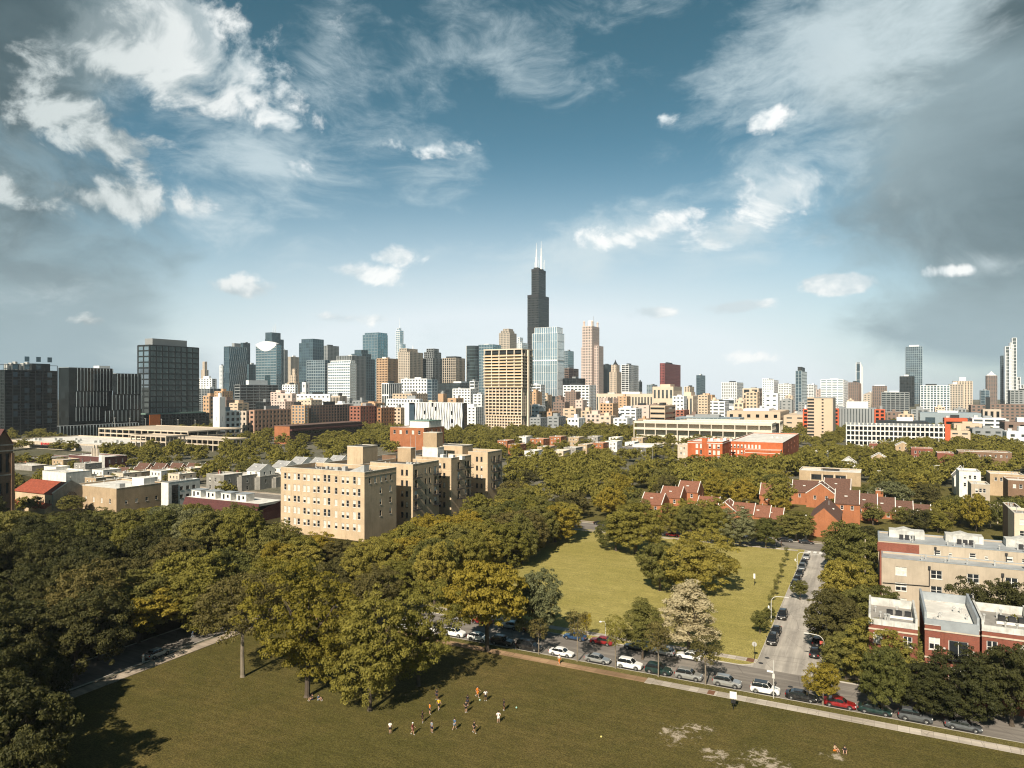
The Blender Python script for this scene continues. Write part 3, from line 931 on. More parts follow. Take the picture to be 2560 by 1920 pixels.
x, y, w, d, zt = penthouse(1058, 1092, 1107, 1083, 290, 20.6, M_TANB)
penthouse(1056, 1094, 1110, 1120, 287, 20.6, M_WHITE)
penthouse(1092, 1156, 1182, 1116, 302, 20.6, M_BEIGE)
m = B.mb('roof_fence', M_BROWNB); p = gbox(955, 990, 993, 275); q = ab(p[0])
m.box(q[0] - a0_ - p[1], q[1] - b0_, 21.2, q[0] - a0_, q[1] - b0_ + .2, 23.6)
m = B.mb('stair_hatch', M_HVAC, M_ROOF_DARK)          # sloped hatch on the front roof
hx, hy, zr = -13.5, 8.5, ZT - 1.3
m.prism([(hx, hy), (hx + 6.6, hy), (hx + 6.6, hy + 2.6), (hx, hy + 2.6)], zr, zr + 2.5, 0, None, [zr + .2, zr + 2.6, zr + 2.6, zr + .2])
m.face([(hx + .15, hy + .12, zr + .30), (hx + 5.0, hy + .12, zr + 2.06), (hx + 5.0, hy + 2.45, zr + 2.06), (hx + .15, hy + 2.45, zr + .30)], 1)
B.hvac(-21, 10, zr, 2, 1.6, 1.4); B.hvac(-27, 12, zr, 3); B.hvac(-6, 12, zr, 3, 1.4, .8); B.hvac(-9, y3a + 6, ZT - 1, 3, 1.5, 1.9, M_WHITE)
B.hvac(-8, y2a + 7, ZT - 1, 4, 1.3, .9); B.vents(-33, 3, -2, y1 - 2, zr, 9); B.vents(-15, y2a + 2, -2, y2b - 2, ZT - 1.1, 6); B.vents(-15, y4a + 2, -2, y4b - 2, ZT - 1, 3)
for (xx, yy) in ((-12.5, 43.5), (-10.6, 44.0), (-4, y3a + 3)):
    B.mb('antenna_mast%d' % len(B.mbs), M_HVAC).tube((xx, yy, 21), (xx, yy, 31.5 if xx < -5 else 25), .07, .05, 6)
B.done(100)
# ------------------------------------------------------------------ nearer buildings
def gable_roof(m, x0, y0, x1, y1, ze, zr, axis='x', over=.4, mi=0, th=.22):
    """two thick roof slopes; ridge along axis"""
    if axis == 'x':
        ym = (y0 + y1) / 2
        dz = (zr - ze) / (ym - y0) * over
        for ya, s in ((y0 - over, 1), (y1 + over, -1)):
            pts = [(x0 - over, ya, ze - dz), (x1 + over, ya, ze - dz), (x1 + over, ym, zr), (x0 - over, ym, zr)]
            if s < 0:
                pts = pts[::-1]
            m.face([(p[0], p[1], p[2] + th) for p in pts], mi); m.face(pts[::-1], mi)
            for i in range(4):
                a, b = pts[i], pts[(i + 1) % 4]
                m.face([a, b, (b[0], b[1], b[2] + th), (a[0], a[1], a[2] + th)], mi)
    else:
        xm = (x0 + x1) / 2
        dz = (zr - ze) / (xm - x0) * over
        for xa, s in ((x0 - over, -1), (x1 + over, 1)):
            pts = [(xa, y0 - over, ze - dz), (xa, y1 + over, ze - dz), (xm, y1 + over, zr), (xm, y0 - over, zr)]
            if s > 0:
                pts = pts
            else:
                pts = pts[::-1]
            m.face([(p[0], p[1], p[2] + th) for p in pts], mi); m.face(pts[::-1], mi)
            for i in range(4):
                a, b = pts[i], pts[(i + 1) % 4]
                m.face([a, b, (b[0], b[1], b[2] + th), (a[0], a[1], a[2] + th)], mi)
def gable_end(m, pts, d, mi=0):
    """triangle or pentagon wall extruded by vector d"""
    q = [(p[0] + d[0], p[1] + d[1], p[2] + d[2]) for p in pts]
    m.face(pts, mi); m.face(q[::-1], mi)
    for i in range(len(pts)):
        j = (i + 1) % len(pts)
        m.face([pts[i], q[i], q[j], pts[j]], mi)

# church with a red roof, its grey gable turned to the right
p, w, d = gbox(38, 136, 218, 283)
B = Bld('church', 'yellow brick church with a red roof and a round rose window in its grey gable', 'church', p)
foot(p, w, d)
ze, zr = zpix(1236, 283), zpix(1205, 292)
ops, wn = [], []
for i in range(5):
    c0 = w * (.12 + .19 * i)
    for k in ((0,) if i in (0, 4) else (-.75, .75) if i == 1 else (-1.1, 0, 1.1)):
        wn.append((c0 + k, 1.9, .62, 3.0))
mbw = B.mb('wall', M_BEIGE)
o_, u_, L_ = FACES['W'](-w, 0, 0, d)
rect_face(mbw, o_, u_, L_, 0, ze, [(c - .31, c + .31, z, z + h) for c, z, _, h in wn])
for c, z, ww, h in wn:
    B.window(o_, u_, c, z, ww, h, 'tall', M_FRAME_D)
for f in 'EN':
    rect_face(mbw, *FACES[f](-w, 0, 0, d), 0, ze)
gable_end(mbw, [(-w, d, ze), (-w, d / 2, zr), (-w, 0, ze)], (.3, 0, 0))
rf = B.mb('roof', M_SHINGLE_R); gable_roof(rf, -w - .1, 0, -.75, d, ze, zr, 'x', .45)
gm = B.mb('gable', M_STONE)
gable_end(gm, [(.02, -.5, 0), (.02, d + .5, 0), (.02, d + .5, ze + .5), (.02, d / 2, zr + 1.1), (.02, -.5, ze + .5)], (-.55, 0, 0))
tr = B.mb('gable_coping', M_COPING)
tr.tube((-.25, -.7, ze + .45), (-.25, d / 2, zr + 1.2), .3, n=6); tr.tube((-.25, d + .7, ze + .45), (-.25, d / 2, zr + 1.2), .3, n=6)
tr.box(-.6, d / 2 - .12, zr + 1.2, -.3, d / 2 + .12, zr + 2.6); tr.box(-.56, d / 2 - .6, zr + 1.9, -.34, d / 2 + .6, zr + 2.12)
rw = B.mb('rose_window', M_PANE, M_STONE)
zc_ = ze - 2.2
pts = [(.06, d / 2 + 2.5 * math.cos(t * math.pi / 12), zc_ + 2.5 * math.sin(t * math.pi / 12)) for t in range(24)]
rw.face(pts, 0)
for t in range(8):
    a = math.pi * t / 8
    rw.tube((.09, d / 2 - 2.5 * math.cos(a), zc_ - 2.5 * math.sin(a)), (.09, d / 2 + 2.5 * math.cos(a), zc_ + 2.5 * math.sin(a)), .07, n=4, m=1)
for r in (2.6, 1.1):
    pr = [(.1, d / 2 + r * math.cos(t * math.pi / 12), zc_ + r * math.sin(t * math.pi / 12)) for t in range(25)]
    rw.path(pr, .16 if r > 2 else .09, 5, 1)
an = B.mb('side_aisle', M_SHINGLE_R, M_BEIGE)
an.prism([(-w, -3.2), (-.8, -3.2), (-.8, -.02), (-w, -.02)], 0, 2.2, 1, 0, [2.0, 2.0, 3.6, 3.6])
B.done()
# bell tower at the left edge of the picture
p = at(-14, 262)
B = Bld('bell_tower', 'brown brick church bell tower cut by the left edge of the photo', 'tower', p)
foot(p, 7, 7)
zt = zpix(1075, 262)
mw = B.mb('wall', M_BROWNB)
for f in 'WSEN':
    rect_face(mw, *FACES[f](-6.4, 0, 0, 6.4), 0, zt - 6, [(1.4, 2.6, zt - 16, zt - 9), (3.8, 5.0, zt - 16, zt - 9), (1.6, 2.5, zt - 24, zt - 20), (3.9, 4.8, zt - 24, zt - 20)], .5)
lv = B.mb('louvre', M_BLACK); lv.box(-6.0, .4, zt - 24.5, -.4, 6.0, zt - 8.9)
st = B.mb('stone_band', M_STONE)
for z in (zt - 6, zt - 8.2, zt - 17.2):
    st.box(-6.6, -.2, z, .2, 6.6, z + .45)
for (xx, yy) in ((-6.2, .2), (-.2, .2), (-.2, 6.2), (-6.2, 6.2)):
    B.mb('buttress%d' % len(B.mbs), M_BROWNB).box(xx - .55, yy - .55, 0, xx + .55, yy + .55, zt - 9)
r_ = B.mb('roof', M_DKRED); gable_roof(r_, -6.4, 0, 0, 6.4, zt - 5.5, zt, 'x', .3)
gable_end(mw, [(-.2, 0, zt - 5.6), (-.2, 6.4, zt - 5.6), (-.2, 3.2, zt - .1)], (-.3, 0, 0)); gable_end(mw, [(-6.4, 0, zt - 5.6), (-6.4, 6.4, zt - 5.6), (-6.4, 3.2, zt - .1)], (.3, 0, 0))
B.done()

def flat_building(name, label, u0, um, u1, vt, D, wall, W=None, S=None, par=.6, roof=None, cop=None, depth=None, group=None, frame=None, z0=0, hv=0, vents=0, kind='sash', blind=.35, cat='building', wz=None, pad=2.0, frames=True):
    """flat-roofed building from its pixels. W, S: (columns, rows, width, height, margin)"""
    p, w, d = gbox(u0, um, u1, D, depth)
    foot(p, w, d, pad)
    zt = zpix(vt, D)
    B = Bld(name, label, cat, p, RZ, group)
    wins = {}
    for f, spec, L in (('W', W, w), ('S', S, d), ('N', S, d)):
        if spec:
            n, r, ww, hh = spec[:4]
            mg = spec[4] if len(spec) > 4 else 1.2
            top = spec[5] if len(spec) > 5 else 1.6
            fh = spec[6] if len(spec) > 6 else 3.3
            wins[f] = rows_cols(L, n, [zt - top - hh - i * fh for i in range(r)], ww, hh, mg, mg)
    B.block(-w, 0, 0, d, z0, zt, wall, wins=wins, par=par, roof=roof, cop=cop, frame=frame, kind=kind, blind=blind)
    if hv:
        B.hvac(-w * .7, d * .4, zt - par, hv, 1.5, 1.2)
    if vents:
        B.vents(-w + 1, 1, -1, d - 1, zt - par, vents)
    return B, w, d, zt

# tan flat building beside the church, white modern house, and what stands on them
B, w, d, zt = flat_building('parish_hall', 'tan brick hall with a white flat roof beside the church gable', 180, 291, 405, 1222, 283, M_TANB, (5, 1, 1.0, 1.9, 1.5, 4.3), (4, 1, 1.2, 1.6, 2, 5), roof=M_ROOF_WHITE, hv=0, vents=5, depth=22)
B.mb('roof_house', M_WHITE).box(-9, 13, zt - .6, -1.5, 18, zt + 2.6)
B.mb('roof_unit', M_HVAC).box(-5, 3, zt - .6, -2.4, 5.4, zt + 1.4)
B.done()
B, w, d, zt = flat_building('white_house', 'white flat-roofed modern house right of the tan brick hall', 403, 421, 500, 1207, 290, M_WHITE, None, (4, 2, 1.5, 1.5, 1.6, 2.2, 3.4), roof=M_ROOF_WHITE, cop=M_COPING_G, frame=M_FRAME_D, blind=.0, vents=2)
g_ = B.mb('glazed_corner', M_PANE); g_.box(.02, 1.5, .5, .06, 4.6, zt - 1.2)
B.done()
# greystone row behind it
us = [(516, 560, 606), (560, 604, 652), (606, 650, 700), (655, 690, 735)]
sides = ['nearest the pitched brown roofs', 'behind the white modern house', 'between two other greystones', 'closest to the beige apartment block']
for i, (a, b, c) in enumerate(us):
    B, w, d, zt = flat_building('greystone_house', 'grey stone row house with a flat pale roof, ' + sides[i], a, b, c, 1188 + i * 2, 335 + i * 7, M_STONE, (3, 2, 1.1, 2.0, .6, 1.5, 3.6), (2, 2, 1.1, 2.0, 1.2, 1.5, 3.6), roof=M_ROOF_WHITE, vents=4, hv=1 if i % 2 else 0, group='row of greystone houses', pad=.5)
    by = B.mb('bay', M_STONE)
    by.prism([(-w * .45, -.02), (-w * .36, -1.1), (-w * .12, -1.1), (-w * .03, -.02)], 0, zt - .5)
    for z in (zt - 3.6, zt - 7.2):
        B.window((-w * .36, -1.12), (1, 0), w * .12, z, 1.2, 2.0, 'sash', M_FRAME_W)
    B.mb('chimney', M_RED).box(-w + .4, d * .6, zt - .6, -w + 1.2, d * .6 + .8, zt + 1.3)
    B.done()
# long dark red terrace with white roof huts
p, w, d = gbox(455, 640, 706, 262, 13)
B = Bld('mansard_terrace', 'long dark red terrace with a sloping roof and a row of white roof huts', 'terrace', p)
foot(p, w, d)
zt = zpix(1262, 262)
rect_face(B.mb('wall', M_DKRED), (-w, 0), (1, 0), w, 0, zt - 3.4, [(c - .5, c + .5, zt - 6, zt - 4.2) for c in [2 + i * 3.0 for i in range(int(w / 3) - 1)]])
for i in range(int(w / 3) - 1):
    B.window((-w, 0), (1, 0), 2 + i * 3.0, zt - 6, 1.0, 1.8, 'sash', M_FRAME_W)
rect_face(B.mb('wall'), (0, 0), (0, 1), d, 0, zt - 3.4); rect_face(B.mb('wall'), (-w, d), (0, -1), d, 0, zt - 3.4); rect_face(B.mb('wall'), (0, d), (-1, 0), w, 0, zt)
ms = B.mb('mansard_roof', plain('maroon_tiles', (.085, .026, .024), var=.25, scale=2))
ms.prism([(-w, 0), (0, 0), (0, d), (-w, d)], zt - 3.4, zt, 0, None, [zt - 3.1, zt - 3.1, zt - .05, zt - .05])
ms.face([(-w, 0.02, zt - 3.35), (0, 0.02, zt - 3.35), (0, 1.6, zt + .06), (-w, 1.6, zt + .06)])
B.mb('roof', M_ROOF_WHITE).box(-w + .02, 1.6, zt - .9, -.02, d - .02, zt + .02)
xx = -w + 1.5
while xx < -7:
    h = B.mb('roof_hut%d' % len(B.mbs), M_WHITE, M_COPING_G, M_PANE)
    h.box(xx, 3.2, zt + .03, xx + 5.2, 7.2, zt + 2.7); h.box(xx - .2, 3.0, zt + 2.7, xx + 5.4, 7.4, zt + 2.9, 1)
    h.box(xx + 1.0, 3.17, zt + .3, xx + 1.9, 3.19, zt + 2.2, 2); h.box(xx + 3.2, 3.17, zt + .9, xx + 4.2, 3.19, zt + 2.0, 2)
    xx += 8.3
B.done()
# brown pitched row houses: staggered units with white party-wall copings
def pitched_unit(label, p, w, d, ze, zr, wall=M_ORANGE, axis='y', group='row of brown-roofed houses', roof=None, glaze=True, name='row_house', trim=True):
    B = Bld(name, label, 'house', p, RZ, group)
    foot(p, w, d, .6)
    mw = B.mb('wall', wall)
    ws_ = [(w * .3, ze - 2.0, 1.0, 1.5), (w * .7, ze - 2.0, 1.0, 1.5)] if glaze else []
    for f in 'WSEN':
        o_, u_, L = FACES[f](-w, 0, 0, d)
        q = [(L * .3 - .5, L * .3 + .5, ze - 2.1, ze - .6), (L * .7 - .5, L * .7 + .5, ze - 2.1, ze - .6)] if glaze and f in 'WS' and L > 4 else []
        rect_face(mw, o_, u_, L, 0, ze, q)
        for k in q:
            B.window(o_, u_, (k[0] + k[1]) / 2, k[2], 1.0, 1.5, 'sash', M_FRAME_W)
    rf = B.mb('roof', roof or M_SHINGLE)
    cp = B.mb('gable_coping', M_WHITE)
    if axis == 'x':
        gable_roof(rf, -w + .3, 0, -.3, d, ze, zr, 'x', .25)
        for x in (-w, 0):
            s = .3 if x < 0 else -.3
            gable_end(mw, [(x, 0, ze), (x, d, ze), (x, d / 2, zr)] if x == 0 else [(x, d, ze), (x, 0, ze), (x, d / 2, zr)], (s, 0, 0))
            if trim:
                cp.tube((x + s / 2, -.3, ze + .1), (x + s / 2, d / 2, zr + .3), .17, n=4); cp.tube((x + s / 2, d + .3, ze + .1), (x + s / 2, d / 2, zr + .3), .17, n=4)
    else:
        gable_roof(rf, -w, .3, 0, d - .3, ze, zr, 'y', .25)
        for y in (0, d):
            s = .3 if y == 0 else -.3
            gable_end(mw, [(-w, y, ze), (0, y, ze), (-w / 2, y, zr)] if y == 0 else [(0, y, ze), (-w, y, ze), (-w / 2, y, zr)], (0, s, 0))
            if trim:
                cp.tube((-w - .3, y + s / 2, ze + .1), (-w / 2, y + s / 2, zr + .3), .17, n=4); cp.tube((.3, y + s / 2, ze + .1), (-w / 2, y + s / 2, zr + .3), .17, n=4)
    sk = B.mb('skylight', M_PANE, M_WHITE)
    if axis == 'x':
        zz = ze + (zr - ze) * .5
        sk.box(-w * .55 - .5, d * .25 - .3, zz + .2, -w * .55 + .5, d * .25 + .3, zz + .5, 1)
    else:
        zz = ze + (zr - ze) * .5
        sk.box(-w * .25 - .3, d * .5 - .5, zz + .2, -w * .25 + .3, d * .5 + .5, zz + .5, 1)
    vt_ = B.mb('vent_pipe', M_HVAC); vt_.tube((-w * .4, d * .5, zr - .6), (-w * .4, d * .5, zr + .9), .09, n=6)
    B.done()
nth = ['first', 'second', 'third', 'fourth', 'fifth', 'sixth', 'seventh', 'eighth', 'ninth', 'tenth', 'eleventh', 'twelfth']
for r in range(2):
    for i in range(7 if r == 0 else 5):
        u = (262 if r == 0 else 345) + i * 42 + (0 if r == 0 else -30)
        D = 395 + i * 4 + r * 22
        pitched_unit('brown pitched row house with pale roof edges, %s from the left in the %s row' % (nth[i], 'front' if r == 0 else 'rear'), at(u + 44, D), 10.5, 9.5, zpix(1202 - r * 16, D) , zpix(1172 - r * 11, D), axis='x')
# dark red house with white trim and chimney pots, brick works and sheds on the left
B, w, d, zt = flat_building('trimmed_house', 'dark red brick house with white cornice, white bay and chimney cluster', 172, 262, 318, 1143, 440, M_DKRED, (4, 2, 1.0, 2.2, 1.5, 1.8, 3.6), (3, 2, 1.0, 2.2, 1, 1.8, 3.6), roof=M_ROOF_WHITE, cop=M_WHITE, vents=5)
bb = B.mb('bay', M_WHITE); bb.prism([(-4.5, -.02), (-3.6, -1.5), (-.9, -1.5), (-.02, -.02)], 0, zt + 1.2)
for z in (zt - 2.6, zt - 6):
    B.window((-3.6, -1.52), (1, 0), 1.35, z, 1.1, 2.0, 'sash', M_FRAME_D)
for k in range(5):
    B.mb('chimney%d' % k, M_CONC).box(-w * .55 + k * 1.5, d * .3, zt - .5, -w * .55 + k * 1.5 + .8, d * .3 + .8, zt + 4.5 + (k % 2) * 2)
B.done()
B, w, d, zt = flat_building('brick_works', 'long low dark red brick building with an orange brick end at the far left', 16, 66, 180, 1150, 480, M_DKRED, (4, 1, 1.4, 2.4, 1.0, 2.0), (0, 0, 1, 1), roof=M_ROOF_GREY, vents=3)
B.mb('orange_end', M_ORANGE).box(-w * .55, -.06, 0, .06, .0, zt - .4)
B.done()
B, w, d, zt = flat_building('corner_shed', 'low white-roofed shed between the bell tower and the red-roofed church', 28, 80, 118, 1165, 430, M_CONC_G, None, None, roof=M_ROOF_WHITE, vents=4); B.done()
B, w, d, zt = flat_building('corner_shed', 'low white shed behind the red church roof left of the brown pitched roofs', 106, 165, 228, 1182, 360, M_WHITE, None, None, roof=M_ROOF_WHITE, vents=6); B.done()
B, w, d, zt = flat_building('corner_shed', 'small white flat house left of the orange gable of the pitched row', 110, 140, 175, 1168, 375, M_WHITE, (2, 1, 1, 1.4), None, roof=M_ROOF_WHITE, vents=3); B.done()
k = 0
for (u, vt, D) in ((250, 1176, 372), (300, 1184, 360), (345, 1180, 378), (205, 1160, 412), (395, 1178, 372), (440, 1186, 358), (232, 1196, 340), (285, 1200, 335), (340, 1198, 345), (470, 1172, 390), (150, 1150, 430), (520, 1166, 405)):
    lab = '%s low house with a pale roof left of the greystones, %s counted from the church' % (('white', 'cream', 'tan', 'grey')[k % 4], nth[k])
    B, w, d, zt = flat_building('low_house', lab, u - 20, u + 8, u + 22, vt, D, (M_WHITE, M_CREAM, M_TANB, M_CONC_G)[k % 4], (3, 2, 1.0, 1.4, .6, 1.0), (2, 2, 1.0, 1.4, .8, 1.0), roof=M_ROOF_WHITE, vents=3, hv=k % 2, cat='house', group='low houses left of the greystones', depth=10, pad=.5); B.done(); k += 1
# big store with white roof and red sign
p, w, d = gbox(8, 262, 330, 556, 66)
B = Bld('store_building', 'wide pale store with a white roof, dark shopfront and small red sign at the left', 'store', p)
foot(p, w, d)
zt = zpix(1113, 556)
B.block(-w, 0, 0, d, 0, zt, M_CONC, par=.8, roof=M_ROOF_WHITE, cop=M_CONC)
B.mb('shopfront', M_PANE).box(-w * .70, -.22, .5, -w * .30, -.02, zt - 3.2)
B.mb('grey_end', M_CONC_G).box(-w * .26, -.5, 0, .3, -.02, zt - 1.2)
B.mb('canopy', M_BLACK).box(-w * .72, -2.6, zt - 3.1, -w * .28, -.02, zt - 2.6)
sg = B.mb('sign', plain('sign_red', (.55, .03, .03), var=.05), M_WHITE)
sg.lathe([(.0, 0), (.9, 0), (.9, .01), (.0, .01)], 4)
sg.v, sg.f, sg.m = [], [], []
sg.box(-w * .60, -.45, zt - 2.4, -w * .60 + 2.2, -.26, zt - .6)
for i in range(9):
    sg.box(-w * .60 + 3.4 + i * 1.25, -.45, zt - 2.2, -w * .60 + 4.3 + i * 1.25, -.26, zt - .8 - (.35 if i % 3 == 1 else 0))
for k in range(6):
    B.hvac(-w * .85 + k * w * .13, d * (.2 + .1 * (k % 3)), zt - .8, 2, 2.0, 2.2, M_HVAC)
B.done()
# concrete parking ramps
def ramp_deck(name, label, u0, um, u1, D, v_list, thick=1.15, depth=None, mat=None, cols=9, rail=True):
    p, w, d = gbox(u0, um, u1, D, depth)
    foot(p, w, d)
    B = Bld(name, label, 'parking deck', p)
    mat = mat or M_CONC
    zs = [zpix(v, D) for v in v_list]
    for z in zs:
        m = B.mb('deck%d' % len(B.mbs), mat)
        m.box(-w, 0, z - thick, 0, .3, z); m.box(-.3, .3, z - thick, 0, d, z); m.box(-w, .3, z - thick, -w + .3, d, z); m.box(-w + .3, d - .3, z - thick, -.3, d, z)
        m.box(-w + .3, .3, z - thick + .1, -.3, d - .3, z - thick + .5)
    n = cols
    for i in range(n + 1):
        B.mb('column%d' % len(B.mbs), mat).box(-w + (w - .8) * i / n, .06, 0, -w + (w - .8) * i / n + .7, .9, max(zs) - .05)
    for i in range(1, 6):
        B.mb('column%d' % len(B.mbs), mat).box(-.9, d * i / 6, 0, -.06, d * i / 6 + .7, max(zs) - .05)
    B.mb('core_wall', M_CONC_G).box(-w + 3, d * .55, 0, -3, d * .6, max(zs) - thick - .2)
    return B, w, d, max(zs)
B, w, d, zt = ramp_deck('parking_deck', 'cream concrete parking ramp with open decks right of the store', 326, 415, 470, 540, [1090, 1104], cols=7)
B.done()
B, w, d, zt = ramp_deck('parking_deck', 'upper concrete parking ramp below the dark tower with lamps along its edge', 246, 470, 590, 610, [1078, 1090, 1101], cols=14, depth=60)
for i in range(6):
    l = B.mb('lamp_post%d' % len(B.mbs), M_HVAC); xx = -w + 6 + i * (w - 12) / 5
    l.tube((xx, 12, zt), (xx, 12, zt + 9), .12, n=6); l.box(xx - 1, 11.8, zt + 8.9, xx + 1, 12.2, zt + 9.1)
B.done()
B, w, d, zt = ramp_deck('parking_deck', 'low concrete parking ramp among trees left of the dark brown hall', 415, 560, 606, 560, [1099, 1112], cols=11, depth=24); B.done()
# long dark brown hall with an orange brick end
p, w, d = gbox(686, 724, 905, 640)
B = Bld('long_hall', 'long low dark brown hall with an orange brick end wall before the loft buildings', 'hall', p)
foot(p, w, d); zt = zpix(1066, 640)
rect_face(B.mb('brick_end', M_ORANGE), (-w, 0), (1, 0), w, 0, zt)
dk = B.mb('wall', plain('brown_cladding', (.10, .055, .042), var=.15))
for f in 'SEN':
    rect_face(dk, *FACES[f](-w, 0, 0, d), 0, zt)
B.mb('canopy', M_DKRED).box(.02, 0, zt - 4.2, 2.6, d, zt - 2.7)
B.mb('window_strip', M_PANE).box(.02, 2, zt - 7.5, .05, d - 2, zt - 5.2)
B.mb('roof', plain('brown_roof', (.15, .09, .07), var=.2)).box(-w - .3, -.3, zt, .3, d + .3, zt + .5)
B.done()
# brown and white school between the wood and the concrete tower
B, w, d, zt = flat_building('brick_school', 'low orange brick school with white roofs left of the concrete lattice tower', 975, 1060, 1110, 1070, 560, M_ORANGE, (5, 1, 2.2, 3.0, 1.5, 2.2), (4, 1, 2, 3), roof=M_ROOF_WHITE, vents=4)
B.mb('raised_hall', M_WHITE).box(-w * .6, d * .3, zt - .5, -1, d * .9, zt + 5)
B.mb('green_roof', M_TEALG).box(-w * .6 - .6, d * .3 - .6, zt + 5, -.4, d * .9 + .6, zt + 5.5)
B.done()

# ---- right side: tan block with two stepped tiers
p, w, d = gbox(2204, 2204, 2640, 150, 9.5)
cx, cy = p
B = Bld('stucco_block', 'long tan stucco block with grey metal roofs stepping back at the right edge', 'apartment building', p)
foot(p, w, 24)
zt = zpix(1393, 150)
L = w
cols = [3.6 + i * 6.35 for i in range(int(w / 6.3))]
B.block(-w, 0, 0, 6.5, 0, zt, M_TAN, wins={'W': [(c, zt - 3.4 - r * 3.25, 2.05, 1.75, 'quad') for r in range(4) for c in cols]}, par=.35, roof=plain('grey_metal_roof', (.33, .35, .36), var=.16, scale=.3, streak=.3), cop=M_COPING_G, blind=.45)
B.mb('brick_end', M_RED).box(-w - .35, -.25, 0, -w - .02, 6.6, zt + .4)
z2 = zpix(1350, 156.5)
B.block(-w - .6, 6.55, 0, 18, 0, z2, M_TAN, wins={'W': [(c + k, zt + .3, ww_, hh_) for c in cols for k, ww_, hh_ in ((1.2, 1.2, .95), (3.6, .6, .65))]}, par=.3, roof=MATS['grey_metal_roof'], cop=M_COPING_G, blind=.3)
B.mb('upper_brick_end', M_RED).box(-w - .75, 6.3, zt, -w + 7.2, 6.52, z2 - .3)
dp = 0
for c in (8.7, 21.2, 33.8, 46.5):
    if c < w - 1:
        m = B.mb('downpipe%d' % dp, M_DARKIRON); dp += 1
        m.box(-w + c - .22, -.42, zt - 1.5, -w + c + .22, -.02, zt - .9)
        m.tube((-w + c, -.15, zt - 1.4), (-w + c, -.15, zt - 5.0 if dp == 1 else .3), .085, n=6)
        if dp == 1:
            m.tube((-w + c, -.15, zt - 5.0), (-w + .2, -.15, zt - 5.3), .085, n=6)
        m = B.mb('upper_downpipe%d' % dp, M_DARKIRON)
        m.tube((-w + c + 1.5, 6.4, zt - .2), (-w + c + 1.5, 6.4, z2 - .5), .085, n=6); m.box(-w + c + 1.28, 6.2, z2 - .8, -w + c + 1.72, 6.5, z2 - .35)
for k in range(3):
    h = B.mb('roof_pavilion%d' % k, M_WEATHER, M_PANE)
    xx = -w + 1.6 + k * 11
    h.prism([(xx, 13.5), (xx + 7, 13.5), (xx + 7, 17), (xx, 17)], z2 - .3, z2 + 1.3)
    gable_end(h, [(xx + 1, 13.48, z2 + 1.2), (xx + 5, 13.48, z2 + 1.2), (xx + 3, 13.48, z2 + 1.8)], (0, 3.4, 0))
    for q in range(3):
        u = B.mb('roof_unit%d' % len(B.mbs), M_DARKIRON); u.box(xx + 2.0 + q * 1.1, 11.4, z2 - .3, xx + 2.8 + q * 1.1, 12.2, z2 + .7)
B.vents(-w + 2, 8, -2, 11, z2 - .3, 10); B.vents(-w + 2, 1.5, -2, 5, zt - .35, 10)
B.done(100)
# three red brick town houses behind the street trees
def town_house(label, u0, um, u1, vt, D, dep, roof, par, wl, units=0, white=False):
    p, w, d = gbox(u0, um, u1, D, dep)
    foot(p, w, d, .4)
    zt = zpix(vt, D)
    B = Bld('town_house', label, 'house', p, RZ, 'red brick town houses by the side street')
    B.block(-w, 0, 0, d, 0, zt - .9, M_RED, wins={'W': [(w * f, zt - t, ww, hh, k) for f, t, ww, hh, k in wl]}, par=.02, roof=roof, cop=M_WEATHER, blind=.45)
    m = B.mb('parapet_wall', M_WEATHER if not white else M_COPING_G)
    m.box(-w - .03, -.03, zt - .78, .03, .32, zt); m.box(-w - .03, .32, zt - .78, -w + .3, d + .03, zt + par); m.box(-.3, .32, zt - .78, .03, d + .03, zt + par)
    m.box(-w + .3, d - .27, zt - .78, -.3, d + .03, zt + par * .6)
    st = B.mb('stone_course', M_CONC)
    st.box(-w - .05, -.10, zt - 1.75, .05, -.04, zt - 1.5); st.box(-w - .05, -.09, zt - 6.1, .05, -.012, zt - 5.85)
    for i in range(units):
        u = B.mb('roof_unit%d' % i, M_DARKIRON); u.box(-w * .62 + i * 1.35, d * .42, zt - .8, -w * .62 + i * 1.35 + .95, d * .42 + .95, zt + .25)
        u.lathe([(.36, zt + .25), (.36, zt + .32), (.1, zt + .34)], 10, (-w * .62 + i * 1.35 + .47, d * .42 + .47))
    if units:
        B.mb('unit_base', M_WHITE).box(-w * .62 - .3, d * .42 - .3, zt - .86, -w * .62 + units * 1.35 + .2, d * .42 - .02, zt - .45)
    B.vents(-w + .8, 1.5, -.8, d - 1, zt - .9, 6)
    return B, w, d, zt
B, w, d, zt = town_house('left red brick town house with tan roof and three dark cooling units', 2172, 2172, 2294, 1545, 117, 12, M_ROOF_GREY, .75, [(.19, 3.9, 1.3, 1.7, 'double'), (.8, 3.9, 1.3, 1.7, 'double'), (.19, 7.4, 1.3, 1.8, 'double'), (.8, 7.4, 1.3, 1.8, 'double')], 3)
B.done()
B, w, d, zt = town_house('taller red brick town house with white roof and a glazed balcony door', 2312, 2312, 2449, 1546, 112, 15, M_ROOF_WHITE, 1.0, [(.18, 4.7, 1.5, 1.9, 'double'), (.62, 5.6, 2.6, 2.7, 'strip'), (.18, 8.6, 1.5, 1.9, 'double'), (.62, 9.2, 2.6, 2.2, 'strip')], 0, True)
m = B.mb('metal_panel', M_COPING_G); m.box(-w * .70, -.12, zt - 1.5, -.06, -.035, zt - .02)
m = B.mb('balcony', M_BLACK)
bx = -w + w * .62
m.box(bx - 1.6, -1.0, zt - 5.75, bx + 1.6, -.11, zt - 5.6)
m.box(bx - 1.6, -1.0, zt - 4.7, bx + 1.6, -.95, zt - 4.62)
for i in range(12):
    m.box(bx - 1.58 + i * .286, -.99, zt - 5.6, bx - 1.54 + i * .286, -.95, zt - 4.7)
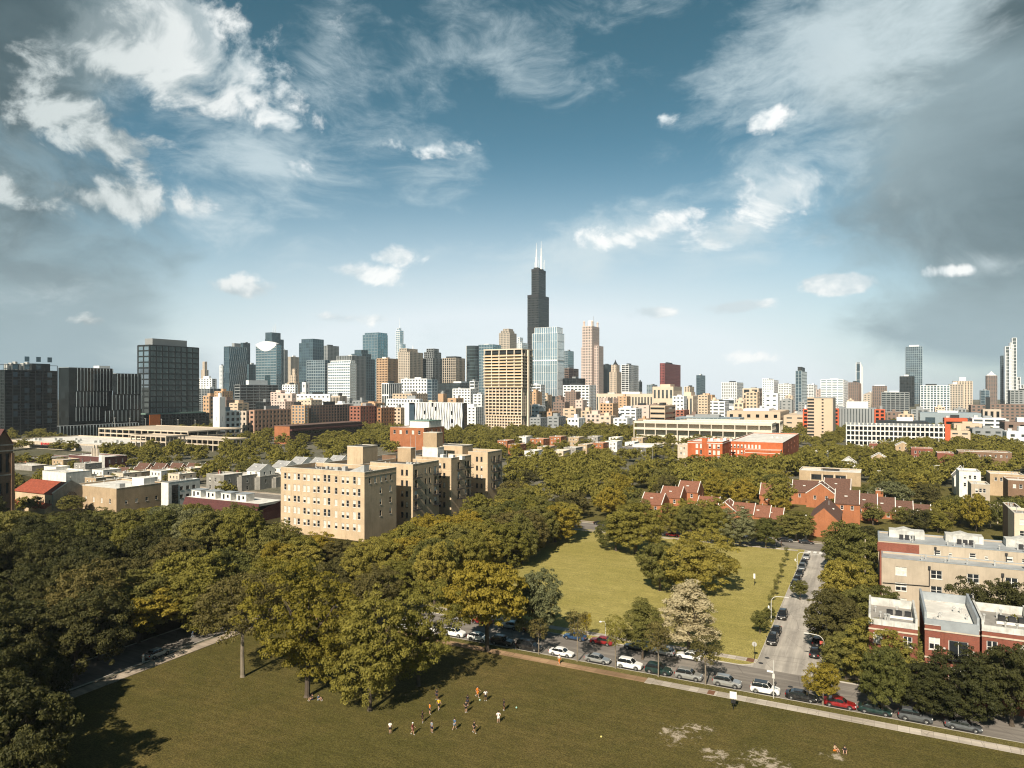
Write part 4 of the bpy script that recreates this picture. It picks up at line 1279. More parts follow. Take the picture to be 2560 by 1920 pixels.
for s in (-1, 1):
    B.mb('wall_lamp%d' % (s + 1), M_WHITE).box(bx + s * 1.9 - .15, -.4, zt - 4.5, bx + s * 1.9 + .15, -.1, zt - 4.1)
B.done()
B, w, d, zt = town_house('red brick town house with tan roof at the right edge, behind dark trees', 2455, 2455, 2600, 1562, 109, 12, M_ROOF_GREY, .7, [(.18, 4.2, 1.4, 1.9, 'double'), (.72, 4.2, 1.4, 1.9, 'double'), (.18, 7.6, 1.4, 1.9, 'double')], 3)
B.done()
# orange gable-ended row at the end of the side street
p, w, d = gbox(2022, 2022, 2098, 238, 26)
pitched_unit('orange brick row house with a blank gable wall facing down the side street', p, w, 24, zpix(1300, 238), zpix(1268, 238) , axis='y', group='brown-roofed row houses at the end of the street', glaze=False, trim=False)
qs = [(2150, 258), (2195, 264), (2240, 268), (2285, 272), (2330, 270)]
for i, (u, D) in enumerate(qs):
    pitched_unit('brown-roofed row house right of the orange blank gable, %s along the row' % nth[i], at(u, D), 8.5, 10, zpix(1262 + i * 9, D), zpix(1232 + i * 9, D), axis='x', group='brown-roofed row houses at the end of the street')
for i, (u, D) in enumerate([(2088, 292), (2048, 300), (2128, 305)]):
    pitched_unit('brown-roofed row house with white roof edges behind the blank gable, %s from the front' % nth[i], at(u, D), 11, 10, zpix(1238 - i * 5, D), zpix(1212 - i * 5, D), axis='x' if i else 'y', group='brown-roofed row houses at the end of the street')
for i, (u, D) in enumerate([(1655, 268), (1702, 276), (1745, 283), (1795, 274), (1840, 271), (1885, 269), (1925, 267), (1958, 266)]):
    vv = (1243, 1226, 1212, 1252, 1262, 1268, 1274, 1280)[i]
    pitched_unit('red-brown shingled row house behind the lawn trees, %s from the left' % nth[i], at(u, D), 8.5, 11, zpix(vv + 20, D), zpix(vv - 3, D), axis='y' if i == 4 else 'x', group='row houses behind the lawn', roof=plain('red_brown_shingle', (.20, .085, .052), rough=.9, var=.2, scale=2))
for i, (u, D) in enumerate([(1960, 300), (1995, 305)]):
    pitched_unit('red row house among trees left of the tan hall, %s from left' % nth[i], at(u, D), 10, 10, zpix(1240, D), zpix(1215, D), axis='y' if i else 'x', group='row houses behind the lawn', roof=MATS['red_brown_shingle'])
# tan hall with white roof and three dark windows
p, w, d = gbox(1998, 1998, 2152, 372, 18)
B = Bld('tan_hall', 'tan hall with a white flat roof and three wide dark windows behind the row houses', 'hall', p)
foot(p, w, d); zt = zpix(1175, 372)
B.block(-w, 0, 0, d, 0, zt, brick('tan_hall_brick', (.42, .31, .19)), wins={'W': [(w * f, zt - 4.4, w * .165, 2.6, 'strip') for f in (.285, .48, .68)]}, par=.5, roof=M_ROOF_WHITE, cop=M_WHITE, frame=M_FRAME_D, blind=0)
pl = 0
for f in (.19, .382, .578, .775):
    B.mb('pilaster%d' % pl, M_CONC).box(-w + w * f - .22, -.25, 0, -w + w * f + .22, -.02, zt - 1.2); pl += 1
B.mb('skylight_row', M_DARKIRON).box(-w * .65, d * .45, zt - .5, -w * .35, d * .6, zt + .4)
B.vents(-w + 1, 2, -1, d - 2, zt - .5, 8)
B.done()
# orange-red school
p, w, d = gbox(1719, 1806, 1830, 440)
B = Bld('red_school', 'bright orange-red brick school with white roofs and tall white windows', 'school', p)
foot(p, w, d + 2); zt = zpix(1105, 440)
M_SCH = brick('school_brick', (.47, .105, .022), var=.1)
B.block(-w, 0, 0, d, 0, zt, M_SCH, wins={'W': rows_cols(w, 6, [zt - 4.2, zt - 8.0, zt - 11.8], 1.5, 2.6, 4.5, 1.0, 'sash'), 'S': rows_cols(d, 2, [zt - 4.2, zt - 8.0], 1.0, 2.2, 1, 1)}, par=.6, roof=M_ROOF_WHITE, cop=M_WHITE, blind=.8)
bnd = B.mb('stone_band', M_WHITE); bnd.box(-w - .1, -.12, zt - 1.2, .12, -.012, zt - .85); bnd.box(.012, 0, zt - 1.2, .12, d, zt - .85)
B.mb('chimney', M_SCH).box(-w * .58, -.5, 0, -w * .44, 2, zt + 2.0)
p2, w2, d2 = gbox(1822, 1957, 1997, 452)
q = ab(p2); q0 = ab(p)
ox, oy = q[0] - q0[0], q[1] - q0[1]
zt2 = zpix(1107, 452)
FOOT.append((q[0] - w2, q[1], q[0], q[1] + d2))
B.block(ox - w2, oy, ox, oy + d2, 0, zt2, M_SCH, wins={'W': rows_cols(w2, 9, [zt2 - 4.2, zt2 - 8.0, zt2 - 11.5], 1.1, 2.4, .5, 13, 'sash'), 'S': rows_cols(d2, 5, [zt2 - 4.2, zt2 - 8.0], 1.2, 2.2, 2, 2)}, par=.6, roof=M_ROOF_WHITE, cop=M_WHITE, blind=.8, part='wing_wall')
B.block(ox - w2 * .66, oy - 7, ox - .5, oy - .05, 0, zt2 - 4.6, M_SCH, par=.5, roof=M_ROOF_WHITE, cop=M_WHITE, part='front_wall')
bn2 = B.mb('front_band', M_WHITE); bn2.box(ox - w2 * .66, oy - 7.1, zt2 - 6.6, ox - .5, oy - 7.012, zt2 - 6.3)
B.hvac(-w * .5, d * .5, zt - .6, 4, 1.6, 1.8, M_WHITE); B.vents(-w + 1, 1, -1, d - 1, zt - .6, 8); B.hvac(ox - w2 * .4, oy + d2 * .5, zt2 - .6, 3, 1.5, 1.5)
B.done(100)
# grey flat block, small houses
B, w, d, zt = flat_building('grey_block', 'dark grey flat block with pale top storey behind the tree wood', 1556, 1640, 1662, 1120, 520, plain('slate_panel', (.13, .125, .125), var=.15), (6, 1, 1.0, 2.2, 2, 1.5), None, roof=M_ROOF_GREY, vents=3)
B.mb('top_storey', M_WHITE).box(-w * .72, 2, zt - .5, -1, d * .8, zt + 1.8); B.done()
small = [
    ('white flat house with a red brick base among trees above the tan hall', 2037, 2037, 2070, 1128, 455, M_WHITE, (2, 2, 1.2, 1.3), M_ROOF_WHITE, 9),
    ('orange house end behind the trees right of the tan hall', 2189, 2189, 2208, 1226, 300, M_ORANGE, None, M_ROOF_GREY, 9),
    ('small red brick house with white parapet left of the striped parking structure end', 2173, 2173, 2194, 1109, 520, M_RED, (2, 1, 1.0, 1.6), M_ROOF_WHITE, 10),
    ('small red brick house with white parapet below the middle of the white parking structure', 2200, 2200, 2221, 1109, 515, M_RED, (2, 1, 1.0, 1.6), M_ROOF_WHITE, 10),
    ('red brick house with a white painted front among dark trees', 2278, 2278, 2332, 1120, 470, M_RED, (4, 2, 1.1, 1.8), M_ROOF_WHITE, 10),
    ('plain red brick house end with white roof right of the white painted front', 2343, 2343, 2385, 1132, 440, M_RED, None, M_ROOF_WHITE, 12),
    ('long brown brick building with pale roofs before the dark tree clump', 2396, 2396, 2530, 1128, 450, M_BROWNB, (9, 1, 1.0, 1.5), M_ROOF_WHITE, 14),
    ('tall pale house with a flat roof beside the alley poles', 2398, 2398, 2452, 1178, 310, M_WHITE, (3, 2, 1.0, 1.6), M_ROOF_WHITE, 14),
    ('tan flat house right of the alley poles', 2475, 2475, 2560, 1184, 330, M_TANB, (5, 1, 1.1, 1.6), M_ROOF_WHITE, 13),
    ('pink-tan flat house behind the alley poles', 2428, 2428, 2475, 1210, 280, M_TAN, (3, 2, 1.0, 1.6), M_ROOF_WHITE, 12),
    ('brown flat house with white roof at the right edge above the alley', 2520, 2520, 2600, 1200, 300, M_BROWNB, (4, 1, 1.1, 1.6), M_ROOF_WHITE, 13),
    ('brick house beside the alley at the right edge', 2520, 2520, 2552, 1268, 215, M_BROWNB, (1, 2, 1.0, 1.6), M_ROOF_GREY, 10),
    ('cream house with a red roof edge at the right edge below the alley poles', 2536, 2536, 2600, 1283, 205, M_CREAM, (3, 2, 1.1, 1.6), M_ROOF_GREY, 11),
    ('tan house beside the left end of the red school', 1694, 1719, 1719, 1112, 455, M_CONC, (2, 2, 1.0, 1.5), M_ROOF_WHITE, 12),
]
for (lab, a, b, c, vt, D, wl_, ws_, rf_, dep) in small:
    B, w, d, zt = flat_building('small_house', lab, a, b, c, vt, D, wl_, ws_, None, roof=rf_, depth=dep, vents=4, cat='house', group='small flat-roofed houses among the trees', frames=True); B.done()
for (lab, u, D, w, d, ve, vr, wl_) in [('white gabled house beside the alley with a small attic window', 2430, 330, 7, 12, 1196, 1172, M_WHITE), ('brown gabled house under the white parking structure end', 2275, 500, 9, 12, 1116, 1107, M_TANB),
                                       ('small white gabled house just above the tan hall', 2140, 400, 8, 10, 1160, 1146, M_WHITE), ('small tan gabled house deep in the trees right of the tan hall', 2216, 420, 8, 10, 1146, 1136, M_TANB)]:
    p = at(u, D); foot(p, w, d)
    pitched_unit(lab, p, w, d, zpix(ve, D), zpix(vr, D), wall=wl_, axis='y', group='small gabled houses among the trees', roof=M_ROOF_GREY, name='gabled_house')
# cluster of white-roofed houses in the middle distance
rg = random.Random(5)
spots = [(1362, 1118, 430), (1400, 1128, 400), (1432, 1120, 440), (1462, 1112, 470), (1500, 1108, 480), (1535, 1104, 500), (1580, 1106, 490), (1350, 1098, 560), (1395, 1092, 600), (1440, 1094, 580), (1488, 1092, 610), (1290, 1112, 470), (1262, 1102, 540), (1540, 1094, 560), (1600, 1095, 580), (1310, 1092, 600), (1330, 1128, 400)]
tones = ['white', 'cream', 'orange brick', 'tan', 'grey']
mt = [M_WHITE, M_CREAM, M_ORANGE, M_TANB, M_CONC_G]
for i, (u, vt, D) in enumerate(spots):
    k = rg.choice([0, 0, 1, 2, 3, 4]) if i != 11 else 2
    D = 40.8 * F / (vt - VH)
    ww = rg.uniform(28, 44)
    order = sorted(range(len(spots)), key=lambda q: -spots[q][1])
    row = order.index(i) * 3 // len(spots)
    mates = sorted([q for q in order if order.index(q) * 3 // len(spots) == row], key=lambda q: spots[q][0])
    lab = '%s low white-roofed house right of the beige block, %s row, %s from left' % (tones[k], ['front', 'middle', 'back'][row], nth[mates.index(i)])
    B, w, d, zt = flat_building('low_house', lab, u - ww * .6, u + ww * .2, u + ww * .4, vt, D, mt[k], (3, 2, 1.1, 1.5, 1, 1.2), (2, 2, 1.1, 1.5, 1, 1.2), roof=M_ROOF_WHITE, vents=3, hv=1, cat='house', group='low white-roofed houses in the middle distance', depth=13)
    B.done()
for i, (u, vt, D) in enumerate([(712, 1160, 360), (755, 1150, 385), (805, 1152, 375), (650, 1168, 350), (850, 1146, 400)]):
    p = at(u, D); foot(p, 9, 10)
    pitched_unit('grey-white gabled house behind the beige block roof, %s from the left' % nth[(1, 2, 3, 0, 4)[i]], p, 9, 10, zpix(vt + 10, D), zpix(vt - 4, D), wall=M_WHITE, axis='x', group='gabled houses behind the beige block', roof=roofmat('slate_roof', (.33, .33, .33)), name='gabled_house')
# ------------------------------------------------------------------ skyline
G_DARK = glass('dark_tower_glass', (.040, .052, .058), rough=.10, metal=.15, var=.6, scale=.12)
G_BLACK = glass('black_tower_glass', (.010, .013, .015), rough=.09, metal=.05, var=.8, scale=.15)
MATS['black_tower_glass'].node_tree.nodes['Principled BSDF'].inputs['Specular IOR Level'].default_value = .38
G_TEAL = glass('teal_tower_glass', (.10, .155, .205), rough=.11, metal=.55, var=.35, scale=.08)
G_BLUE = glass('blue_tower_glass', (.23, .345, .42), rough=.11, metal=.75, var=.22, scale=.06)
G_PALE = glass('pale_tower_glass', (.47, .60, .72), rough=.13, metal=.75, var=.2, scale=.06)
G_GREY = glass('grey_tower_glass', (.10, .12, .125), rough=.12, metal=.35, var=.4, scale=.1)
K_WHITE = plain('white_cladding', (.76, .77, .77), rough=.6, var=.05, scale=.02)
K_CREAM = plain('cream_cladding', (.62, .50, .385), rough=.8, var=.08, scale=.02)
K_PINK = plain('pink_granite', (.61, .48, .42), rough=.7, var=.06, scale=.02)
K_BEIGE = plain('beige_cladding', (.50, .425, .345), rough=.8, var=.08, scale=.02)
K_GREY = plain('grey_cladding', (.27, .285, .29), rough=.6, var=.08, scale=.02)
K_DARK = plain('dark_cladding', (.022, .027, .029), rough=.5, var=.1, scale=.02)
K_STEEL = plain('steel_cladding', (.36, .42, .45), rough=.4, var=.06, scale=.02, metal=.4)
K_BROWN = plain('brown_cladding_far', (.22, .155, .125), rough=.8, var=.1, scale=.02)
K_MAROON = plain('maroon_cladding', (.26, .065, .06), rough=.6, var=.06, scale=.02)
K_ORANGE = plain('orange_cladding', (.50, .33, .20), rough=.8, var=.08, scale=.02)
K_RED = plain('red_cladding', (.30, .12, .08), rough=.8, var=.12, scale=.03)
K_TEALM = plain('teal_metal', (.11, .165, .18), rough=.4, var=.08, scale=.02, metal=.4)
K_TAN = plain('tan_cladding', (.56, .44, .32), rough=.8, var=.08, scale=.03)

def grid_frame(m, x0, y0, x1, y1, z0, z1, fh, bw, sp, pf, pr=.35, mi=0, faces='WSN'):
    """floor bands round the block and piers up its faces"""
    n = max(1, int(round((z1 - z0) / fh)))
    h = (z1 - z0) / n
    if sp > 0:
        for i in range(n + 1):
            za = z0 + i * h - (h * sp / 2 if i else 0)
            zb = min(z1, z0 + i * h + h * sp / 2)
            if zb - za > .02:
                m.box(x0 - pr, y0 - pr, za, x1 + pr, y1 + pr, zb, mi)
    if pf > 0:
        q = pr + .07
        nx, ny = max(1, int(round((x1 - x0) / bw))), max(1, int(round((y1 - y0) / bw)))
        for i in range(nx + 1):
            c = x0 + (x1 - x0) * i / nx
            t = (x1 - x0) / nx * pf / 2
            if 'W' in faces:
                m.box(max(x0 - q, c - t), y0 - q, z0, min(x1 + q, c + t), y0 + .05, z1 - .01, mi, False)
        for i in range(ny + 1):
            c = y0 + (y1 - y0) * i / ny
            t = (y1 - y0) / ny * pf / 2
            ya, yb = max(y0 - q + .1, c - t), min(y1 + q, c + t)
            if yb - ya < .05:
                continue
            if 'S' in faces:
                m.box(x1 - .05, ya, z0, x1 + q, yb, z1 - .01, mi, False)
            if 'N' in faces:
                m.box(x0 - q, ya, z0, x0 + .05, yb, z1 - .01, mi, False)
class Tower(Bld):
    def vol(s, x0, y0, x1, y1, z0, z1, g, k, fh=3.9, bw=5, sp=.35, pf=.25, pr=.35, part='', roof=True, faces='WSN'):
        s.mb(part + 'glazing', g).box(x0, y0, z0, x1, y1, z1 - .05)
        if k:
            grid_frame(s.mb(part + 'facade_frame', k), x0, y0, x1, y1, z0, z1, fh, bw, sp, pf, pr, 0, faces)
        if roof:
            s.mb(part + 'roof', k or K_GREY).box(x0 - .02, y0 - .02, z1 - .04, x1 + .02, y1 + .02, z1 + .35)
def tower(name, label, u0, um, u1, vt, D, g, k, fh=3.9, bw=5, sp=.35, pf=.25, plant=None, depth=None, cat='skyscraper', z0=0, steps=None, group=None, mast=None, pr=.35, pad=1, faces='WSN'):
    """steps: list of (fx0, fy0, fx1, fy1, top pixel) stacked or side by side in fractions of the footprint"""
    p, w, d = gbox(u0, um, u1, D, depth)
    B = Tower(name, label, cat, p, RZ, group)
    if D < 900:
        foot(p, w, d, pad)
    zt = zpix(vt, D)
    B.vol(-w, 0, 0, d, z0, zt, g, k, fh, bw, sp, pf, pr, faces=faces)
    top = zt
    if plant:
        f, hh, mat = plant
        B.mb('roof_plant', mat).box(-w * (.5 + f / 2), d * (.5 - f / 2), zt, -w * (.5 - f / 2), d * (.5 + f / 2), zt + hh)
        top = zt + hh
    for i, (a, b, c, e, v) in enumerate(steps or []):
        z = zpix(v, D)
        B.vol(-w + w * a, d * b, -w + w * c, d * e, zt - .02, z, g, k, fh, bw, sp, pf, pr, part='setback_' if i == 0 else 'crown_')
        top = max(top, z)
    if mast:
        for (fx, hh) in mast:
            B.mb('mast%d' % len(B.mbs), K_WHITE).tube((-w * fx, d * .5, top), (-w * fx, d * .5, top + hh), .9, .35, 6)
    return B, w, d, zt
def T(*a, **k):
    B, w, d, zt = tower(*a, **k)
    if not k.get('plant') and not k.get('steps'):
        r = B.rg
        fx, fy, s = r.uniform(.15, .45), r.uniform(.15, .5), r.uniform(.25, .4)
        B.mb('roof_plant', r.choice([K_GREY, K_WHITE, K_DARK])).box(-w * (fx + s), d * fy, zt + .3, -w * fx, d * (fy + s), zt + r.uniform(2.5, 5))
        if r.random() < .6:
            B.mb('roof_unit', M_HVAC).box(-w * .9, d * .6, zt + .3, -w * .78, d * .75, zt + r.uniform(1.5, 3))
    return B.done()

# ---- dark group on the left
p, w, d = gbox(-130, 12, 143, 755)
B = Tower('glass_block', 'wide black glass apartment block at the left edge with white roof machinery', 'apartment building', p); foot(p, w, d, 1)
zt = zpix(925, 755)
B.vol(-w, 0, 0, d, 0, zt, G_BLACK, K_DARK, 3.4, 7.5, .2, .12)
B.mb('roof_frame', K_DARK).path([(.3, d, zt + 6), (.3, .2, zt + 6), (-w, .2, zt + 6)], .35, 4)
for yy in (0.2, d * .25, d * .5, d * .75, d):
    B.mb('frame_post%d' % len(B.mbs), K_DARK).tube((.3, yy, zt), (.3, yy, zt + 6), .35, n=4)
B.mb('roof_plant', K_DARK).box(-w * .5, d * .52, zt, -2, d * .88, zt + 8)
for i in range(6):
    B.mb('roof_unit%d' % i, M_HVAC).box(-12 + i * 0, d * (.1 + .075 * i), zt + .3, -6, d * (.14 + .075 * i), zt + 7 + (i % 3) * 1.3)
for i in range(4):
    for j in range(9):
        if (i * 5 + j * 3) % 4:
            B.mb('lit_toned_pane%d' % len(B.mbs), G_TEAL).box(.35, d * (.14 + .22 * i), 12 + j * 8.5, .42, d * (.23 + .22 * i), 17.5 + j * 8.5)  # lit look put into the colour: lighter teal glass over the black
B.done()
p, w, d = gbox(146, 172, 281, 745)
B = Tower('finned_block', 'black office block with tiered bright vertical fins, tallest left of the dark gridded tower', 'office building', p); foot(p, w, d, 1)
zt = zpix(919, 745)
B.vol(-w, 0, 0, d, 0, zt, G_BLACK, None); B.mb('roof_plant', K_WHITE).box(-w * .6, d * .7, zt, -1, d * .96, zt + 3)
fn = B.mb('fins', K_STEEL); n = 13
tiers = [(zpix(977, 745), zt, .18, 1.0), (zpix(1017, 745), zpix(979, 745), .16, .85), (zpix(1054, 745), zpix(1019, 745), .15, .68)]
for z0_, z1_, a, b in tiers:
    B.mb('tier%d' % len(B.mbs), G_BLACK, ).box(-.1, d * a, z0_, .55, d * b, z1_)
    k = int(round((b - a) * n))
    for i in range(k + 1):
        yy = d * (a + (b - a) * i / max(1, k))
        fn.box(.56, yy - .22, z0_, 1.15, yy + .22, z1_ - .1)
B.done()
p, w, d = gbox(282, 291, 352, 770)
B = Tower('finned_block', 'lower black glass block with bright vertical fins just left of the dark apartment tower', 'office building', p); foot(p, w, d, 1)
zt = zpix(934, 770)
B.vol(-w, 0, 0, d, 0, zt, G_BLACK, None)
fn = B.mb('fins', K_STEEL)
for z0_, z1_, a, b, k in ((zpix(985, 770), zt, .02, 1, 7), (zpix(1024, 770), zpix(987, 770), -.18, 1, 8), (zpix(1054, 770), zpix(1026, 770), -.45, .86, 8)):
    B.mb('tier%d' % len(B.mbs), G_BLACK).box(-.1, d * a, z0_, .55, d * b, z1_)
    for i in range(k + 1):
        yy = d * (a + (b - a) * i / k)
        fn.box(.56, yy - .22, z0_, 1.15, yy + .22, z1_ - .1)
B.done()
p, w, d = gbox(142, 150, 346, 690)
B = Tower('finned_podium', 'low dark podium with pale vertical fins in front of the black finned blocks', 'office building', p); foot(p, w, d, 1)
zt = zpix(1066, 690)
B.vol(-w, 0, 0, d, 0, zt, G_BLACK, None)
fn = B.mb('fins', K_STEEL)
for i in range(26):
    fn.box(.02, d * i / 25 - .25, 2, .7, d * i / 25 + .25, zt)
B.done()
p, w, d = gbox(345, 374, 496, 815)
B = Tower('dark_tower', 'tall dark gridded apartment tower with a grey roof box at the left', 'apartment tower', p); foot(p, w, d, 1)
zt = zpix(862, 815); zb = zpix(1034, 815)
B.vol(-w, 0, 0, d, zb, zt, G_GREY, K_DARK, 6.4, 8.2, .22, .16, .5)
m = B.mb('mullion', K_STEEL)
for i in range(42):
    m.box(.02, d * (i + .5) / 42 - .12, zb, .28, d * (i + .5) / 42 + .12, zt)
B.mb('sun_toned_glazing', G_PALE).box(-w * .92, -.16, zb + (zt - zb) * .38, -w * .08, -.02, zt - 2)  # pale glass: the sun's bright reflection on this face put into the colour
B.mb('roof_box', K_GREY).box(-w + 3, d * .1, zt, -4, d * .80, zt + 8)
B.mb('podium', G_BLACK).box(-w - 2, -7, 0, 9, d * 1.12, zb - 1)
grid_frame(B.mb('podium_frame', K_DARK), -w - 2, -7, 9, d * 1.12, 0, zb - 1, 3.6, 5, .25, .2, .3)
B.mb('terrace', M_TEALG).box(-w, -5, zb - 1, 7, d * 1.08, zb + .4)
B.mb('orange_panel', plain('orange_panel', (.55, .15, .03), var=.1)).box(9.42, -7.2, 0, 9.9, 6.5, zb - 1)
B.done()

# ---- skyline, left to right: name, label, pixels, distance, glass, frame ...
T('art_deco_tower', 'small distant cream tower with grey rounded top right of the dark apartment tower', 503, 512, 521, 925, 2600, G_GREY, K_CREAM, bw=7, sp=.2, pf=.5, steps=[(.2, .2, .8, .8, 904)])
T('white_block', 'low white block right of the dark apartment tower, left of the twisted glass tower', 495, 530, 541, 947, 1500, G_GREY, K_WHITE, bw=8, sp=.45, pf=.5, plant=(.4, 6, K_WHITE), cat='office building')
T('dark_base_block', 'low dark glass block below the white one beside the dark tower', 490, 525, 560, 972, 1300, G_DARK, K_GREY, bw=8, sp=.3, pf=.2, cat='office building')
T('white_spire_block', 'thin white tower peeping out left of the twisted glass tower', 549, 556, 562, 914, 2100, G_PALE, K_WHITE, bw=6, sp=.4, pf=.4)
p, w, d = gbox(560, 573, 617, 1500)
B = Tower('twisted_tower', 'teal glass tower with a diagonal woven facade left of the crescent-topped tower', 'skyscraper', p)
zt = zpix(866, 1500); B.vol(-w, 0, 0, d, 0, zt, G_TEAL, None)
m = B.mb('diagonal_rib', K_STEEL)
for i in range(-9, 10):
    ya, yb = d * i / 9, d * (i / 9 + .55)
    z0_, z1_ = 0, zt
    if ya < 0:
        z0_ = zt * (-ya) / (yb - ya); ya = 0
    if yb > d:
        z1_ = z0_ + (zt - z0_) * (d - ya) / (yb - ya); yb = d
    if yb > ya:
        m.tube((.3, ya, z0_), (.3, yb, z1_), .5, n=4)
grid_frame(B.mb('facade_frame', K_TEALM), -w, 0, 0, d, 0, zt, 7.8, 7, .12, .1, .25)
B.mb('roof_plant', K_GREY).box(-w * .7, d * .35, zt, -w * .2, d * .7, zt + 8); B.done()
T('slab_tower', 'dark grey-teal tower rising behind the twisted glass tower', 602, 608, 625, 857, 2000, G_TEAL, K_TEALM, sp=.2, pf=.2)
T('low_teal_tower', 'lower dark teal block between the twisted tower and the crescent-topped tower', 617, 622, 641, 911, 1700, G_TEAL, K_TEALM, sp=.3, pf=.2)
p, w, d = gbox(640, 691, 703, 1600)
B = Tower('crescent_tower', 'pale banded glass tower with a white crescent at its top', 'skyscraper', p)
zt = zpix(862, 1600); B.vol(-w, 0, 0, d, 0, zt, G_BLUE, K_STEEL, 6, 9, .28, .06)
m = B.mb('crescent', K_WHITE)
pts = [(-w + w * i / 12, -.6, zt + 9 * math.sin(math.pi * (i / 12 * .8 + .1))) for i in range(13)]
low = [(-w + w * i / 12, -.6, zt - 1 - 13 * math.sin(math.pi * i / 12)) for i in range(13)]
for i in range(12):
    a, b, c, e = low[i], low[i + 1], pts[i + 1], pts[i]
    m.face([a, b, c, e]); m.face([(a[0], d * .6, e[2]), e, c, (b[0], d * .6, c[2])])
B.done()
T('river_tower', 'tall dark teal tower with two thin masts behind the crescent-topped tower', 663, 680, 709, 847, 2000, G_TEAL, K_TEALM, sp=.2, pf=.2, steps=[(.05, .0, .95, .75, 831)], mast=[(.7, 20), (.4, 26)])
T('thin_grey_tower', 'thin grey tower at the right shoulder of the crescent-topped tower', 705, 711, 719, 875, 2200, G_GREY, K_GREY)
T('cream_tower', 'cream tower with fluted piers right of the crescent-topped tower', 718, 727, 749, 892, 2300, G_GREY, K_BEIGE, bw=6, sp=.12, pf=.55)
T('stepped_deco_tower', 'white stepped tower in front of the fluted cream one', 718, 738, 750, 957, 1800, G_GREY, K_CREAM, bw=6, sp=.3, pf=.5, steps=[(.25, .2, .9, .9, 938), (.45, .3, .8, .8, 922)])
T('banded_office', 'wide black office building with pale floor bands below the crescent-topped tower', 587, 600, 695, 962, 1200, G_BLACK, K_GREY, 5, 14, .3, .03, plant=(.5, 8, K_WHITE), cat='office building')
T('low_white_block', 'small white block with dark windows right of the black banded office', 706, 738, 744, 962, 1250, G_GREY, K_WHITE, 4.5, 6, .45, .5, cat='office building')
T('white_core', 'white windowless core tower right of the small white block', 756, 764, 773, 956, 1200, G_GREY, K_WHITE, 12, 8, .6, .6, cat='office building')
T('crowned_glass_tower', 'grey-teal glass tower with a flat crown left of the green gridded block', 748, 782, 809, 857, 1900, G_TEAL, K_TEALM, 7.8, 8, .18, .12, steps=[(.18, 0, 1, 1, 847)])
T('grey_ribbed_tower', 'grey ribbed tower right of the grey-teal crowned one', 808, 820, 847, 864, 2100, G_GREY, K_GREY, 4, 6, .25, .4)
T('green_grid_block', 'green glass block with white crown strip left of the bright white office tower', 767, 812, 824, 905, 1500, G_TEAL, K_STEEL, 6, 6, .30, .2, steps=[(0, 0, 1, 1, 900)])
p_ = T('white_glass_tower', 'bright white banded office tower in the left middle of the skyline', 820, 875, 890, 908, 1450, G_PALE, K_WHITE, 5.5, 6, .5, .12, steps=[(.1, .1, 1, .8, 901)])
T('finned_grey_tower', 'grey tower with vertical fins behind the bright white office tower', 841, 879, 914, 889, 1700, G_GREY, K_GREY, 8, 5, .1, .4)
T('tiered_dark_tower', 'dark teal tower with stepped rounded top right of the finned grey tower', 872, 905, 937, 897, 1850, G_TEAL, K_TEALM, 7, 9, .2, .1, steps=[(.1, .1, .9, .8, 884), (.25, .2, .75, .7, 874)])
T('blue_grey_tower', 'tall plain blue-grey glass tower, tallest left of the needle tower', 907, 944, 969, 836, 2300, G_BLUE, K_STEEL, 9, 12, .1, .06, steps=[(.1, .05, 1, .95, 831)])
T('needle_tower', 'slim pale glass tower with setbacks and a thin needle spire', 990, 1003, 1014, 860, 2900, G_PALE, K_WHITE, 8, 9, .2, .2, steps=[(0, 0, .75, .8, 826), (.1, .1, .5, .6, 820)], mast=[(.7, 44)])
T('orange_office_tower', 'orange-brown gridded office tower with dark top windows', 942, 969, 997, 896, 1600, G_BLACK, K_ORANGE, 5.5, 4.6, .42, .4)
T('cream_apartment_tower', 'beige apartment tower with stepped shoulders left of the dark twin blocks', 996, 1024, 1057, 880, 1500, G_GREY, K_BEIGE, 3.6, 5, .4, .45, steps=[(.1, 0, .75, .8, 871)], mast=[(.3, 9)])
T('black_gridded_tower', 'black gridded tower with a lighter glass upper part', 1058, 1082, 1106, 895, 1550, G_BLACK, K_GREY, 4, 5.2, .22, .25, steps=[(0, .1, .95, .9, 880), (.15, .2, .85, .75, 871)])
T('rounded_dark_tower', 'dark brown gridded tower right of the black gridded one', 1107, 1140, 1162, 895, 1500, G_BLACK, K_BEIGE, 5, 5, .16, .3, plant=(.7, 4, K_DARK))
p = at(1182, 1500)
B = Tower('curved_glass_tower', 'dark teal glass tower with a curved front left of the concrete lattice tower', 'skyscraper', p)
zt = zpix(865, 1500); r = 16 * 1500 / F
poly = [(r * math.cos(a), r * math.sin(a)) for a in [2 * math.pi * i / 28 for i in range(28)]]
B.mb('glazing', G_DARK).prism(poly, 0, zt)
bdm = B.mb('facade_frame', K_TEALM)
for i in range(int(zt / 7)):
    bdm.prism([(x * 1.02, y * 1.02) for x, y in poly], i * 7, i * 7 + .9)
B.mb('white_edge', K_WHITE).box(-r - 1.2, -3, 0, -r + .3, 3, zt + 1); B.done()
T('light_glass_tower', 'wide light glass tower just behind the left side of the concrete lattice tower', 1196, 1232, 1252, 861, 1800, G_BLUE, K_STEEL, 7, 8, .2, .15)
T('tall_beige_tower', 'tall beige tower with a stepped crown behind the concrete lattice tower', 1248, 1274, 1291, 832, 2000, G_GREY, K_BEIGE, 5, 5, .35, .4, steps=[(.1, .1, .85, .9, 826), (.25, .2, .8, .8, 821)])
T('pale_stepped_tower', 'pale stepped tower between the tall beige tower and the black tower', 1291, 1304, 1320, 857, 2100, G_PALE, K_WHITE, 6, 6, .35, .35, steps=[(.1, .1, .5, .6, 843)])

